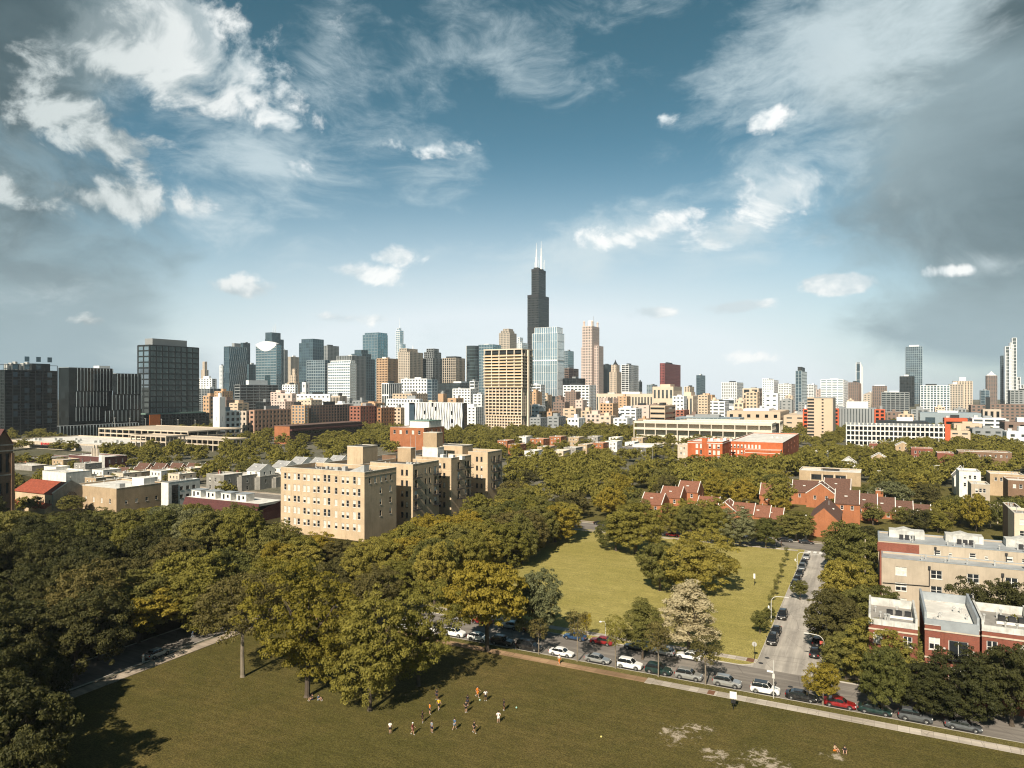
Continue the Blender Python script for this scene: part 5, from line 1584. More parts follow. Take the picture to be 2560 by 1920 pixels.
# ---- concrete lattice tower (three tiers that widen upwards)
DU = 800
p, w, d = gbox(1214, 1304, 1327, DU)
B = Tower('lattice_tower', 'tan concrete lattice tower block standing out in front of the skyline', 'tower block', p); foot(p, w, d, 3)
zt = zpix(872, DU); z1, z2 = zpix(968, DU), zpix(1040, DU)
K_LAT = plain('tan_concrete', (.70, .60, .48), var=.08, scale=.05, streak=.2)
M_SPAN = plain('ochre_spandrel', (.46, .33, .19), var=.1, scale=.05)
for i, (za, zb, wx, fh, nb) in enumerate(((0, z2, 0, 3.5, 13), (z2, z1, .7, 3.6, 10), (z1, zt - 4.5, 1.5, 3.65, 5))):
    x0, x1, ya, yb = -w - wx, wx, -wx, d + wx
    B.mb('glazing%d' % i, G_BLACK).box(x0 + 1.2, ya + 1.2, za, x1 - 1.2, yb - 1.2, zb)
    m = B.mb('spandrel%d' % i, M_SPAN); f = B.mb('lattice%d' % i, K_LAT)
    n = int(round((zb - za) / fh)); h = (zb - za) / n
    for j in range(n):
        z = za + j * h
        m.box(x0 + .9, ya + .9, z + .4, x1 - .9, yb - .9, z + (1.75 if i == 2 else 1.35))
        f.box(x0 - (.9 if i == 2 else 0), ya - (.9 if i == 2 else 0), z - .12, x1 + (.9 if i == 2 else 0), yb + (.9 if i == 2 else 0), z + .62)
    for j in range(nb + 1):
        xx = x0 + (x1 - x0 - .9) * j / nb
        f.box(xx, ya - .25, za, xx + .9, ya + .9, zb)
    ns = 6 - i
    for j in range(ns + 1):
        yy = ya + .1 + (yb - ya - 1.1) * j / ns
        f.box(x1 - .9, yy, za, x1 + .25, yy + .9, zb)
f = B.mb('crown_frame', K_LAT); g_ = B.mb('crown_recess', K_DARK)
x0, x1, ya, yb = -w - 1.5, 1.5, -1.5, d + 1.5
f.box(x0 - .3, ya - .3, zt - .9, x1 + .3, yb + .3, zt + .4); g_.box(x0 + 1.5, ya + 1.5, zt - 4.6, x1 - 1.5, yb - 1.5, zt - .9)
for j in range(6):
    xx = x0 + (x1 - x0 - 1.0) * j / 5
    f.box(xx, ya, zt - 4.6, xx + 1.0, ya + 1.0, zt - .9)
for j in range(4):
    yy = ya + .02 + (yb - ya - 1) * j / 3
    f.box(x1 - 1, yy, zt - 4.6, x1, yy + 1, zt - .9)
B.mb('core_fin', K_LAT).box(x1 + .3, d * .42, 0, x1 + 2.2, d * .58, zt - 1)
B.done()
# ---- tall black stepped tower with twin white antennas
DS = 2260
p, w, d = gbox(1319, 1346, 1381, DS)
B = Tower('black_tower', 'tallest black stepped tower with twin white antennas', 'skyscraper', p)
K_SEARS = plain('black_aluminium', (.030, .034, .036), rough=.45, var=.1, scale=.02)
zs = [zpix(v, DS) for v in (866, 817, 736, 669)]
wa, da = w, d
def tube(x0, y0, x1, y1, z1, nm):
    B.mb(nm + 'glazing', G_BLACK).box(x0, y0, 0, x1, y1, z1)
    grid_frame(B.mb(nm + 'facade_frame', K_SEARS), x0, y0, x1, y1, 0, z1, 7.6, 4.6, .42, .3, .3)
    bnd = B.mb(nm + 'louvre_band', M_BLACK)
    bnd.box(x0 - .5, y0 - .5, z1 - 9, x1 + .5, y1 + .5, z1 - .4)
tube(-wa, 0, 0, da, zs[1], 'base_')
tube(-wa, .2, -.3, da * .74, zs[2], 'middle_')
tube(-wa * .98, da * .28, -wa * .22, da * .70, zs[2] + .5, 'shoulder_')
p0, wt_, dt_ = gbox(1329, 1347, 1364, DS + 18)
q, q0 = ab(p0), ab(p)
tx, ty = q[0] - q0[0], q[1] - q0[1]
tube(tx - wt_, ty, tx, ty + dt_, zs[3], 'upper_')
B.mb('lower_band', M_BLACK).box(-wa - .6, -.6, zs[1] - 9, .6, da + .6, zs[1] - 3)
for i, (u, vt) in enumerate(((1341, 607), (1353, 603))):
    pa = ab(at(u, DS + 32)); ax, ay = pa[0] - q0[0], pa[1] - q0[1]
    h = zpix(vt, DS + 32)
    m = B.mb('antenna%d' % i, K_WHITE)
    z = zs[3]
    m.lathe([(3.4, z), (3.2, z + (h - z) * .45), (2.1, z + (h - z) * .47), (1.7, z + (h - z) * .74), (.7, z + (h - z) * .75), (.4, h)], 8, (ax, ay))
for i, u in enumerate((1336, 1347, 1358, 1361)):
    pa = ab(at(u, DS + 32))
    B.mb('small_mast%d' % i, K_WHITE).tube((pa[0] - q0[0], pa[1] - q0[1], zs[3]), (pa[0] - q0[0], pa[1] - q0[1], zs[3] + 22 + 8 * (i % 2)), .6, n=5)
B.mb('roof_plant', K_SEARS).box(tx - wt_ * .8, ty + 4, zs[3] - .1, tx - wt_ * .2, ty + dt_ - 4, zs[3] + 5)
B.done()
# ---- pale blue glass tower in front of it
p, w, d = gbox(1331, 1393, 1410, 1500)
B = Tower('blue_glass_tower', 'pale blue glass tower with vertical white ribs in front of the black stepped tower', 'skyscraper', p)
zt = zpix(832, 1500); B.vol(-w, 0, 0, d, 36, zt, G_PALE, K_WHITE, 16, 5.2, .02, .16, .5)
B.vol(-w * .93, d * .1, -w * .04, d * .9, zt - .1, zpix(817, 1500), G_PALE, K_WHITE, 14, 5.2, .02, .2, .5, part='crown_')
B.mb('refuge_band', K_WHITE).box(-w - .7, -.7, zpix(902, 1500), .7, d + .7, zpix(899, 1500))
B.vol(-w * .62, d * .1, -w * .08, d * .9, 0, 36.05, G_DARK, None, part='base_', roof=False)
cb = B.mb('base_column', K_WHITE)
for i in range(5):
    xx = -w + w * (i + .25) / 4.5
    cb.tube((xx, 1.2, 36), (-w * .62 + w * .54 * i / 4, 2.5, 0), 1.0, n=6)
B.done()
T('distant_blue_tower', 'blue glass tower between the pale blue glass tower and the pink granite one', 1409, 1420, 1434, 877, 2200, G_BLUE, K_STEEL, 7, 8, .2, .12)
T('half_white_office', 'brown office block with a blank white left face right of the pale blue glass tower', 1405, 1421, 1446, 921, 1750, G_BLACK, K_BROWN, 4.2, 40, .4, .03)
T('black_low_office', 'low black glass office box under the brown and white block', 1407, 1440, 1463, 946, 1500, G_BLACK, K_DARK, 5, 8, .15, .1, cat='office building')
T('white_grid_office', 'white gridded office building at the foot of the pink granite tower', 1408, 1473, 1490, 963, 1300, G_GREY, K_WHITE, 5.4, 7, .45, .32, cat='office building')
T('striped_office', 'white and orange banded office at the foot of the pale blue glass tower', 1318, 1352, 1362, 962, 1250, G_GREY, K_WHITE, 5, 8, .45, .12, cat='office building')
# pink granite tower with crown
p, w, d = gbox(1456, 1480, 1498, 2100)
B = Tower('pink_granite_tower', 'tall pink granite tower with a turreted crown right of the black tower', 'skyscraper', p)
z1, z2, z3 = zpix(864, 2100), zpix(815, 2100), zpix(803, 2100)
B.vol(-w, 0, 0, d, 0, z2, G_GREY, K_PINK, 8, 5, .35, .45)
B.vol(-w - 8, d * .2, -.2, d * .9, 0, z1 - 4, G_GREY, K_PINK, 8, 5, .3, .45, part='wing_')
B.vol(-w * .6, d * .3, 13, d * 1.0, 0, z1, G_GREY, K_PINK, 8, 5, .3, .5, part='shoulder_')
for i, (fx, fy) in enumerate(((-.9, .1), (-.1, .1), (-.1, .9), (-.9, .9))):
    B.mb('turret%d' % i, K_PINK).lathe([(3, z2), (3, z3 - 2), (3.6, z3 - 2), (3.4, z3), (1, z3 + 3)], 10, (w * fx, d * fy))
B.mb('crown_drum', K_WHITE).lathe([(w * .32, z2), (w * .32, z3 + 2), (w * .22, z3 + 5), (w * .1, z3 + 6)], 16, (-w / 2, d / 2))
B.mb('mast', K_GREY).tube((-w * .2, d / 2, z3), (-w * .2, d / 2, z3 + 18), .5, n=5)
B.done()
T('dark_backdrop_tower', 'dark grey office tower behind the cream tower with a pyramid roof', 1507, 1518, 1531, 911, 2300, G_DARK, K_DARK, sp=.3, pf=.2)
p, w, d = gbox(1524, 1541, 1553, 1900)
B = Tower('pyramid_tower', 'cream tower with shoulders and a small dark pyramid roof', 'skyscraper', p)
z1, z2 = zpix(930, 1900), zpix(912, 1900)
B.vol(-w, 0, 0, d, 0, z1, G_GREY, K_CREAM, 5, 4, .2, .55); B.vol(-w * .85, d * .15, -w * .15, d * .85, z1, z2, G_GREY, K_CREAM, 5, 4, .2, .55, part='upper_')
B.mb('pyramid_roof', K_DARK).lathe([(w * .42, z2), (w * .12, zpix(904, 1900)), (.3, zpix(898, 1900))], 4, (-w / 2, d / 2)); B.done()
T('patterned_tower', 'black and white patterned apartment tower right of the pyramid-roofed one', 1554, 1572, 1596, 912, 1600, G_BLACK, K_WHITE, 4.2, 9, .28, .12, faces='WS')
T('dark_slab', 'small dark slab beside the black and white patterned tower', 1595, 1600, 1605, 954, 1800, G_DARK, K_DARK)
T('maroon_tower', 'maroon red square tower standing alone right of centre', 1650, 1661, 1701, 908, 2000, G_BLACK, K_MAROON, 4.5, 4.6, .4, .42, mast=[(.5, 8)])
T('dark_notched_tower', 'slim dark teal tower with a black recess standing alone in the gap', 1741, 1750, 1763, 938, 2300, G_TEAL, K_TEALM, 8, 9, .15, .1)
# long cream post office and neighbours
T('cream_hall', 'very long cream stone building with fluted windows below the patterned tower', 1490, 1640, 1655, 985, 1400, G_GREY, K_CREAM, 30, 6.2, .30, .5, cat='office building', depth=60)
T('cream_end_pavilion', 'taller cream end pavilion of the long stone building', 1632, 1683, 1704, 967, 1330, G_GREY, K_CREAM, 26, 8, .42, .5, cat='office building', plant=(.5, 5, K_CREAM))
T('cream_annex', 'cream stone building with tall dark fluted windows right of the long cream one', 1695, 1732, 1752, 990, 1120, G_GREY, K_CREAM, 34, 5.2, .2, .5, cat='office building', plant=(.5, 6, K_CREAM))
T('cream_turret_block', 'small cream tower behind the cream fluted building', 1711, 1724, 1735, 967, 1700, G_GREY, K_CREAM, 5, 5, .3, .5)
T('small_grey_tower', 'small grey-blue block left of the maroon tower', 1617, 1630, 1643, 962, 2100, G_BLUE, K_STEEL)
T('banded_slab', 'tan slab block with horizontal bands and a finned right end', 1626, 1662, 1688, 1015, 960, G_BLACK, K_TAN, 6.6, 60, .6, .02, cat='office building')
T('orange_block', 'orange brick block below the long cream stone building', 1500, 1532, 1545, 1009, 1050, G_BLACK, K_ORANGE, 4.5, 5, .5, .5, cat='office building')
T('white_lab', 'white low laboratory block right of the orange brick block', 1536, 1590, 1604, 1022, 1080, G_GREY, K_WHITE, 5, 9, .6, .3, cat='office building')
T('red_loft', 'small red brick block left of the glazed walkway building', 1690, 1710, 1722, 1026, 1000, G_BLACK, K_RED, 4.5, 5, .5, .5, cat='office building')
T('pink_warehouse', 'pinkish plain block behind the orange brick block', 1584, 1622, 1640, 1014, 1200, G_GREY, K_PINK, 9, 12, .8, .7, cat='office building')
# right half
T('white_apartment_block', 'white gridded apartment block right of the dark recessed tower', 1804, 1842, 1858, 956, 1900, G_GREY, K_WHITE, 4, 6, .4, .35)
T('glass_fronted_block', 'low white-framed block with a dark glass front below the white apartment block', 1794, 1836, 1848, 999, 1500, G_DARK, K_WHITE, 9, 30, .22, .05, cat='office building')
T('portal_block', 'cream block with a large dark glass opening between two white towers', 1857, 1896, 1907, 971, 1700, G_DARK, K_CREAM, 12, 22, .4, .3)
T('sloped_white_tower', 'bright white tower with a slanting top right of the cream portal block', 1906, 1934, 1946, 950, 1700, G_PALE, K_WHITE, 4.4, 5, .5, .4, steps=[(0, 0, .55, 1, 946)])
T('wide_white_block', 'wide white block joined to the left of the slim teal glass tower', 1946, 1978, 1990, 960, 1700, G_GREY, K_WHITE, 4.2, 6, .5, .3)
T('slim_teal_tower', 'slim teal glass tower with a dark cap right of the white blocks', 1989, 2004, 2017, 927, 1650, G_TEAL, K_STEEL, 8, 6, .1, .2, plant=(.65, 10, K_DARK))
T('white_balcony_block', 'white apartment block with balconies right of the slim teal tower', 2015, 2034, 2043, 962, 1850, G_GREY, K_WHITE, 4, 6, .45, .2)
T('brick_backdrop_block', 'small pinkish block left of the wide white slab', 2041, 2048, 2054, 974, 1900, G_GREY, K_PINK, 4, 6, .4, .4)
T('wide_white_slab', 'wide bright white slab block with fine floor bands behind the tan tower', 2052, 2108, 2120, 949, 1800, G_PALE, K_WHITE, 4.4, 12, .5, .15, plant=(.4, 4, K_WHITE))
T('red_brown_tower', 'red-brown apartment tower joined to the right of the wide white slab', 2121, 2146, 2153, 956, 1900, G_GREY, K_BROWN, 4, 5, .45, .45)
T('framed_needle_tower', 'very slim tall glass tower in a white frame above the red-brown tower', 2140, 2151, 2157, 909, 2400, G_TEAL, K_WHITE, 30, 14, .03, .2, steps=[(0, 0, 1, 1, 906)])
T('beige_low_tower', 'low beige tower right of the slim framed tower', 2159, 2176, 2182, 986, 1700, G_GREY, K_BEIGE, 5, 7, .6, .5)
T('brown_apartment_tower', 'brown and beige apartment tower with balconies left of the grey glass pair', 2181, 2208, 2217, 965, 1900, G_GREY, K_BROWN, 4, 5, .4, .4, plant=(.7, 3, K_WHITE))
T('grey_glass_block', 'grey glass block with white frame in front of the tallest right glass tower', 2204, 2256, 2273, 981, 1500, G_DARK, K_GREY, 4.6, 8, .3, .14, depth=30)
T('black_square_tower', 'black square tower left of the tallest glass tower on the right', 2250, 2270, 2286, 941, 2100, G_BLACK, K_DARK, 4.4, 8, .2, .1, depth=30)
T('tall_glass_tower', 'tallest teal glass tower in the right half of the skyline', 2265, 2298, 2306, 867, 2500, G_TEAL, K_STEEL, 8, 6, .12, .18, depth=35, plant=(.6, 6, K_WHITE))
T('finned_glass_block', 'broad blue-white finned glass block right of the tallest glass tower', 2301, 2362, 2375, 964, 1500, G_BLUE, K_WHITE, 5, 6, .25, .32, depth=30)
T('beige_balcony_tower', 'beige stepped tower left of the ribbed white tower', 2374, 2402, 2408, 961, 1600, G_GREY, K_BEIGE, 4, 5, .45, .4, depth=25)
T('ribbed_white_tower', 'white ribbed apartment tower with a raised white core', 2384, 2426, 2431, 953, 1800, G_GREY, K_CREAM, 4.2, 6, .3, .5, depth=26, plant=(.35, 10, K_WHITE))
T('small_glass_slab', 'small teal glass slab left of the brown pointed tower', 2452, 2468, 2474, 976, 1900, G_TEAL, K_STEEL, 7, 8, .1, .1, depth=20)
p, w, d = gbox(2467, 2467, 2493, 2300, 28)
B = Tower('pointed_brown_tower', 'brown tower with a pointed white roof near the right edge', 'skyscraper', p)
z1 = zpix(939, 2300); B.vol(-w, 0, 0, d, 0, z1, G_GREY, K_BROWN, 4.4, 5, .4, .4)
B.mb('pointed_roof', K_WHITE).lathe([(w * .55, z1), (w * .3, z1 + 5), (.4, zpix(928, 2300))], 4, (-w / 2, d / 2)); B.done()
T('dark_thin_tower', 'thin dark glass tower just left of the white framed stepped tower', 2496, 2504, 2512, 895, 2350, G_DARK, K_TEALM, 7, 7, .15, .15, depth=26, steps=[(0, 0, .6, 1, 889)])
p, w, d = gbox(2513, 2513, 2542, 2250, 30)
B = Tower('framed_stepped_tower', 'white framed tower rising in steps at the right edge', 'skyscraper', p)
for i, (a, b, v) in enumerate(((-w, -w * .60, 866), (-w * .60, -w * .42, 857), (-w * .42, 0, 845), (.3, w * .32, 943), (w * .32, w * .62, 962))):
    z1 = zpix(v, 2250)
    B.mb('glazing%d' % i, G_GREY).box(a + .1, 0, 0, b - .1, d, z1 - .1)
    m = B.mb('white_frame%d' % i, K_WHITE)
    for x in (a, b - 1.6):
        m.box(x, -1, 0, x + 1.6, .2, z1)
    n = int(z1 / 10)
    for j in range(1, n + 1):
        m.box(a + 1.6, -.8 + .02 * (i % 2), j * z1 / n - 1.2, b - 1.6, .2, j * z1 / n)
    B.mb('balcony_pattern%d' % i, K_WHITE).box(a + (b - a) * .3, -.4, z1 * .06, a + (b - a) * .42, .1, z1 * .9)
B.done()
T('grey_right_block', 'grey concrete block at the right edge under the white framed tower', 2526, 2572, 2590, 976, 1300, G_GREY, K_GREY, 4, 6, .4, .3, depth=25)
B, w, d, zt = tower('brick_loft_row', 'long dark brick loft row at the right edge behind the low roofs', 2476, 2476, 2600, 1011, 1050, G_GREY, K_BROWN, 4.5, 6, .5, .5, cat='building', depth=25); B.done()
B, w, d, zt = tower('dark_loft', 'dark brick loft with small windows left of the black chimney', 2428, 2428, 2466, 1013, 1000, G_GREY, K_BROWN, 4.5, 6, .5, .5, cat='building', depth=25); B.done()
p = at(2480, 900)
B, w, d, zt = tower('arched_hall', 'pale hall with tall dark arched windows at the foot of the black chimney', 2458, 2458, 2502, 1024, 900, G_BLACK, K_BEIGE, 16, 6, .35, .5, cat='building', depth=20)
B.done()
p = at(2470, 930)
B = Bld('chimney_stack', 'square black chimney stack near the right edge', 'chimney', p)
ct = zpix(995, 930)
B.mb('shaft', K_DARK).prism([(-2.3, 0), (2.3, 0), (2.3, 4.6), (-2.3, 4.6)], 0, ct); B.mb('cap', M_BLACK).box(-2.5, -.2, ct, 2.5, 4.8, ct + 1); B.done()
# ---- loft district in front of the towers
lofts = [
    ('white_loft', 'white gridded loft with a blank tower left of the tan lofts', 534, 563, 600, 1028, 700, G_BLACK, K_WHITE, 5.2, 6, .45, .42),
    ('white_stair_tower', 'tall blank white stair tower at the left end of the loft row', 534, 549, 562, 993, 690, G_PALE, K_WHITE, 90, 60, .9, .9),
    ('tan_loft', 'grey-tan loft between the white loft and the pink-tan one', 597, 616, 628, 1028, 740, G_BLACK, K_BEIGE, 5, 5, .5, .5),
    ('pink_loft', 'pink-tan brick loft with regular dark windows behind the dark brown hall', 624, 636, 726, 1026, 730, G_BLACK, plain('loft_brick', (.42, .26, .185), var=.08), 5, 5.2, .5, .45),
    ('orange_white_loft', 'orange and white balconied block left half', 730, 762, 771, 1014, 820, G_PALE, K_ORANGE, 3.6, 4.5, .35, .45),
    ('balcony_loft', 'grey-brown block with many balconies right of the orange and white one', 770, 776, 876, 1014, 830, G_GREY, K_BROWN, 3.6, 5, .35, .35),
    ('red_loft_block', 'red-orange brick loft right of the balconied block', 875, 901, 942, 1016, 860, G_BLACK, K_RED, 4.4, 5.2, .5, .5),
    ('orange_brown_loft', 'orange-brown loft left of the yellow loft', 944, 953, 985, 1020, 880, G_BLACK, plain('umber_brick', (.34, .17, .085), var=.08), 4.4, 5, .5, .5),
    ('yellow_loft', 'small yellow-tan loft left of the white fluted building', 984, 1002, 1018, 1020, 900, G_BLACK, K_TAN, 4.4, 5, .5, .5),
    ('dark_glass_office', 'low dark glass office behind the red loft roofs', 640, 660, 692, 1006, 980, G_BLACK, K_DARK, 5, 8, .2, .15),
    ('white_courtyard_block', 'white block with black window openings above the loft roofs', 692, 730, 740, 984, 1000, G_GREY, K_PINK, 8, 9, .6, .6),
    ('white_mid_block', 'white plastered block with small windows above the balconied block', 740, 825, 830, 986, 1000, G_GREY, K_WHITE, 7, 8, .7, .6),
    ('bronze_louvre_block', 'bronze louvred block right of the white plastered one', 828, 850, 866, 990, 980, G_DARK, K_BEIGE, 30, 2.6, .1, .35),
    ('white_office_row', 'long white office with small square windows left of the white fluted building', 968, 1048, 1056, 998, 1000, G_GREY, K_WHITE, 5, 5, .5, .5),
    ('white_square_office', 'white office with a grid of square windows below the cream apartment tower', 1003, 1067, 1070, 947, 1250, G_GREY, K_WHITE, 5.6, 6.4, .45, .45),
    ('blue_office', 'blue-grey glass office right of the white square-windowed one', 1068, 1080, 1093, 949, 1240, G_TEAL, K_STEEL, 5, 8, .15, .1),
    ('scaffolded_block', 'black and white striped block left of the white square-windowed office', 955, 972, 1004, 958, 1200, G_DARK, K_WHITE, 22, 5, .12, .25),
    ('pink_brick_block', 'pink-tan stepped brick building below the white square-windowed office', 982, 1030, 1068, 985, 1080, G_GREY, K_TAN, 5, 6, .5, .5),
    ('checkered_block', 'white block with a black checker pattern left of the concrete lattice tower', 1132, 1176, 1190, 972, 1100, G_BLACK, K_WHITE, 4.2, 5, .5, .5),
    ('small_white_stack', 'small white block of open floors above the checkered block', 1175, 1186, 1196, 953, 1250, G_GREY, K_WHITE, 6, 12, .45, .1),
    ('glazed_white_block', 'white balconied block touching the left side of the concrete lattice tower', 1184, 1204, 1216, 986, 950, G_GREY, K_WHITE, 4, 5, .5, .45),
    ('dark_low_office', 'long low dark glass office below the dark twin towers', 1090, 1150, 1196, 958, 1400, G_DARK, K_DARK, 6, 12, .2, .06),
    ('brick_chimney_block', 'orange brick stub left of the checkered block', 1096, 1108, 1116, 985, 950, G_GREY, K_ORANGE, 30, 30, .9, .9),
    ('red_roof_block', 'brick block with an orange upper box behind the white fluted building', 1120, 1140, 1158, 996, 920, G_GREY, K_ORANGE, 6, 9, .7, .7),
]
for (nm, lab, a, b, c, vt, D, gg, kk, fh, bw, sp, pf) in lofts:
    T(nm, lab, a, b, c, vt, D, gg, kk, fh, bw, sp, pf, cat='building')
# white building with wavy vertical fins
p, w, d = gbox(1012, 1160, 1168, 770)
B = Tower('fluted_white_building', 'white building with wavy black and white vertical strips left of the concrete lattice tower', 'building', p); foot(p, w, d, 1)
zt = zpix(1008, 770)
B.mb('glazing', G_BLACK).box(-w, 0, 0, 0, d, zt)
m = B.mb('wavy_fin', K_WHITE)
rg = random.Random(3)
n = 30
for i in range(n):
    x = -w * .82 + w * .8 * i / n
    ww = w * .8 / n
    for j in range(8):
        o1, o2 = .16 * math.sin(j * 1.3 + i * .7), .16 * math.sin((j + 1) * 1.3 + i * .7)
        z0_, z1_ = zt * j / 8, zt * (j + 1) / 8
        if rg.random() < .93:
            m.face([(x + ww * (.2 + o1), -.7, z0_), (x + ww * (.85 + o1), -.7, z0_), (x + ww * (.85 + o2), -.7, z1_), (x + ww * (.2 + o2), -.7, z1_)])
            m.face([(x + ww * (.85 + o1), -.7, z0_), (x + ww * (.85 + o1), 0, z0_), (x + ww * (.85 + o2), 0, z1_), (x + ww * (.85 + o2), -.7, z1_)])
B.mb('blank_end', K_WHITE).box(-w - .1, -.5, 0, -w * .92, d, zt + .3)
B.mb('end_glazing', G_TEAL).box(-w * .92, -.3, 8, -w * .83, .0, zt - 2)
B.mb('roof', K_WHITE).box(-w - .2, -.8, zt, .3, d + .3, zt + .5)
B.done()
# ---- campus and west-side blocks on the right
B, w, d, zt = tower('campus_tower', 'tan slab tower with dark stacked balcony recesses on its left side', 2019, 2080, 2087, 996, 690, M_TANB, None, cat='tower block')
kt = B.mb('wall', K_TAN, K_BEIGE); kt.box(-w * .73, -.6, 0, .3, d, zt + .2)
rc = B.mb('balcony_slab', K_TAN); dkk = B.mb('recess_shade_sheet', K_DARK)
dkk.box(-w - .1, -.15, 0, -w * .73, -.02, zt - .5)  # flat dark sheet behind the slabs, standing in for shade in the recesses
n = 13
for i in range(n + 1):
    rc.box(-w - .3, -.9, zt * i / n - .3, -w * .73, -.16, zt * i / n + .95)
for i in range(n):
    B.mb('slot_window%d' % i, M_PANE).box(-w * .42, -.68, zt * i / n + 1.2, -w * .34, -.61, zt * i / n + 2.6)
B.mb('wing_slab', K_BEIGE).box(.3, 1, 0, .9, d - 1, zt)
B.mb('roof', K_WHITE).box(-w - .3, -.8, zt + .2, .4, d, zt + .7); B.done()
M_CAMPUS = plain('campus_concrete', (.68, .60, .49), var=.1, streak=.2)
B, w, d, zt = ramp_deck('campus_bridge', 'very long pale concrete campus hall with deep horizontal shade bands', 1584, 1930, 1955, 600, [1059, 1076], thick=2.0, depth=30, mat=M_CAMPUS, cols=12)
B.mb('rear_wall', M_CAMPUS).box(-w + 1, 6, 0, -1, 7, zt - 2.2); B.done()
B, w, d, zt = ramp_deck('campus_bridge', 'second long concrete campus hall just behind the first, with thin columns', 1700, 1950, 1990, 690, [1054], thick=1.6, depth=30, mat=M_CAMPUS, cols=14); B.done()
T('glazed_walkway', 'pale blue glazed walkway building above the campus halls', 1690, 1848, 1860, 1046, 830, G_PALE, K_STEEL, 4.5, 5, .2, .15, cat='building')
T('square_window_hall', 'long tan hall with a row of square dark windows and roof vents', 1818, 1950, 1972, 1030, 880, G_BLACK, K_TAN, 9, 11, .62, .62, cat='building', plant=(.5, 3, K_WHITE))
T('white_terrace_block', 'low white block of terraces left of the square-windowed hall', 1752, 1812, 1822, 1004, 1000, G_GREY, K_WHITE, 5, 9, .55, .25, cat='building')
T('white_podium', 'long low white roofed hall behind the square-windowed hall', 1770, 1905, 1925, 1018, 1050, G_GREY, K_WHITE, 8, 20, .7, .4, cat='building')
T('tan_roof_shed', 'long low tan building at the foot of the white blocks', 1960, 2040, 2060, 1040, 860, G_GREY, K_TAN, 7, 12, .7, .5, cat='building')
B, w, d, zt = tower('grey_ribbed_hall', 'grey ribbed hall with a white upper box right of the tan slab tower', 2094, 2186, 2190, 1021, 850, G_GREY, K_GREY, 60, 3.2, .02, .72, cat='building', depth=50)
B.mb('upper_box', K_WHITE).box(-w * .77, 6, zt, -w * .2, 40, zt + 8); B.done()
K_CAGE = plain('orange_steel', (.52, .10, .035), var=.08)
for lab, a, c, vt, D in (('orange-red open steel frame left of the tan slab tower', 2008, 2020, 1023, 845), ('orange-red open steel frame between the tan slab tower and the grey hall', 2086, 2096, 1022, 845), ('orange-red open steel frame right of the grey ribbed hall', 2187, 2212, 1024, 830)):
    T('steel_frame_tower', lab, a, a, c, vt, D, G_BLACK, K_CAGE, 4.3, 4.5, .38, .38, cat='building', depth=10, group='orange-red steel frames')
B, w, d, zt = tower('white_parking_structure', 'white parking structure with open square bays and rounded tops', 2115, 2115, 2362, 1062, 610, G_BLACK, None, cat='parking structure', depth=40)
m = B.mb('white_bays', M_WHITE)
n = 22
for i in range(n + 1):
    x = -w + (w - 1.5) * i / n
    m.box(x, -1.2, 0, x + .8, -.02, zt + 1.4); m.box(x - .3, -1.35, zt + 1.4, x + 1.1, -.02, zt + 2.0)
for j in range(5):
    m.box(-w, -.95, zt - j * 4.2 - 1.0, 0, -.02, zt - j * 4.2 + .1)
B.mb('orange_stair', K_CAGE).box(.1, 0, 0, 4, 5, zt + 2); B.mb('side_deck', M_WHITE).box(4.1, -2, 6, 16, 8, 7.4)
B.done()
T('slate_blue_hall', 'long low grey-blue hall above the right end of the white parking structure', 2301, 2301, 2452, 1032, 900, G_BLUE, K_STEEL, 14, 20, .55, .5, cat='building', depth=40)
T('grey_flat_hall', 'low dark grey flat hall behind the white parking structure', 2190, 2190, 2320, 1053, 780, K_GREY, K_DARK, 10, 20, .4, .3, cat='building', depth=35)
T('white_gallery', 'white low building with band windows near the right edge', 2432, 2432, 2515, 1046, 720, G_GREY, K_WHITE, 4, 9, .5, .2, cat='building', depth=30)
T('red_portal', 'red box-framed building above the dark tree clump', 2362, 2362, 2418, 1046, 760, G_BLACK, K_CAGE, 16, 40, .35, .12, cat='building', depth=20)
T('brown_mill', 'brown brick mill at the right edge behind the dark trees', 2513, 2513, 2600, 1056, 640, G_BLACK, K_BROWN, 6, 8, .6, .6, cat='building', depth=30)
T('white_cluster', 'white low roofs right of the dark tree clump', 2518, 2518, 2600, 1080, 560, G_GREY, K_WHITE, 6, 8, .6, .6, cat='building', depth=20)
# low-rise filler between the lofts and the campus, every block its own building
rg = random.Random(11)
kk = [('white', K_WHITE), ('cream', K_CREAM), ('tan', K_TAN), ('orange brick', K_ORANGE), ('grey', K_GREY), ('pinkish', K_PINK), ('brown', K_BROWN)]
fills = [(1340, 1015, 900), (1372, 1030, 860), (1405, 1006, 1150), (1432, 1022, 950), (1452, 1000, 1200), (1470, 1028, 900), (1492, 1036, 860), (1520, 1040, 850), (1390, 1042, 800), (1440, 1046, 790), (1345, 1045, 790), (1560, 1046, 820), (1610, 1048, 840), (1740, 1038, 950), (1775, 1046, 850), (560, 1000, 1100), (590, 1008, 1050),
         (705, 1004, 950), (770, 1000, 950), (900, 1002, 990), (1075, 1008, 900), (1100, 1012, 880), (1180, 1018, 840), (520, 990, 1200), (1990, 1030, 1000), (2060, 1010, 1100), (2235, 1030, 1000), (2265, 1036, 950), (2300, 1024, 1150), (2350, 1018, 1200), (2400, 1022, 1150), (2130, 1000, 1400), (1880, 1008, 1300), (1930, 1012, 1200), (1320, 1000, 1250), (850, 1010, 930), (930, 1008, 950), (1545, 996, 1350), (2420, 1060, 660), (2470, 1072, 600), (2400, 1078, 580)]
for _k in range(34):
    fills.append((rg.choice([rg.uniform(500, 1200), rg.uniform(1330, 1660), rg.uniform(1700, 2020)]), rg.uniform(978, 1016), rg.uniform(950, 1450)))
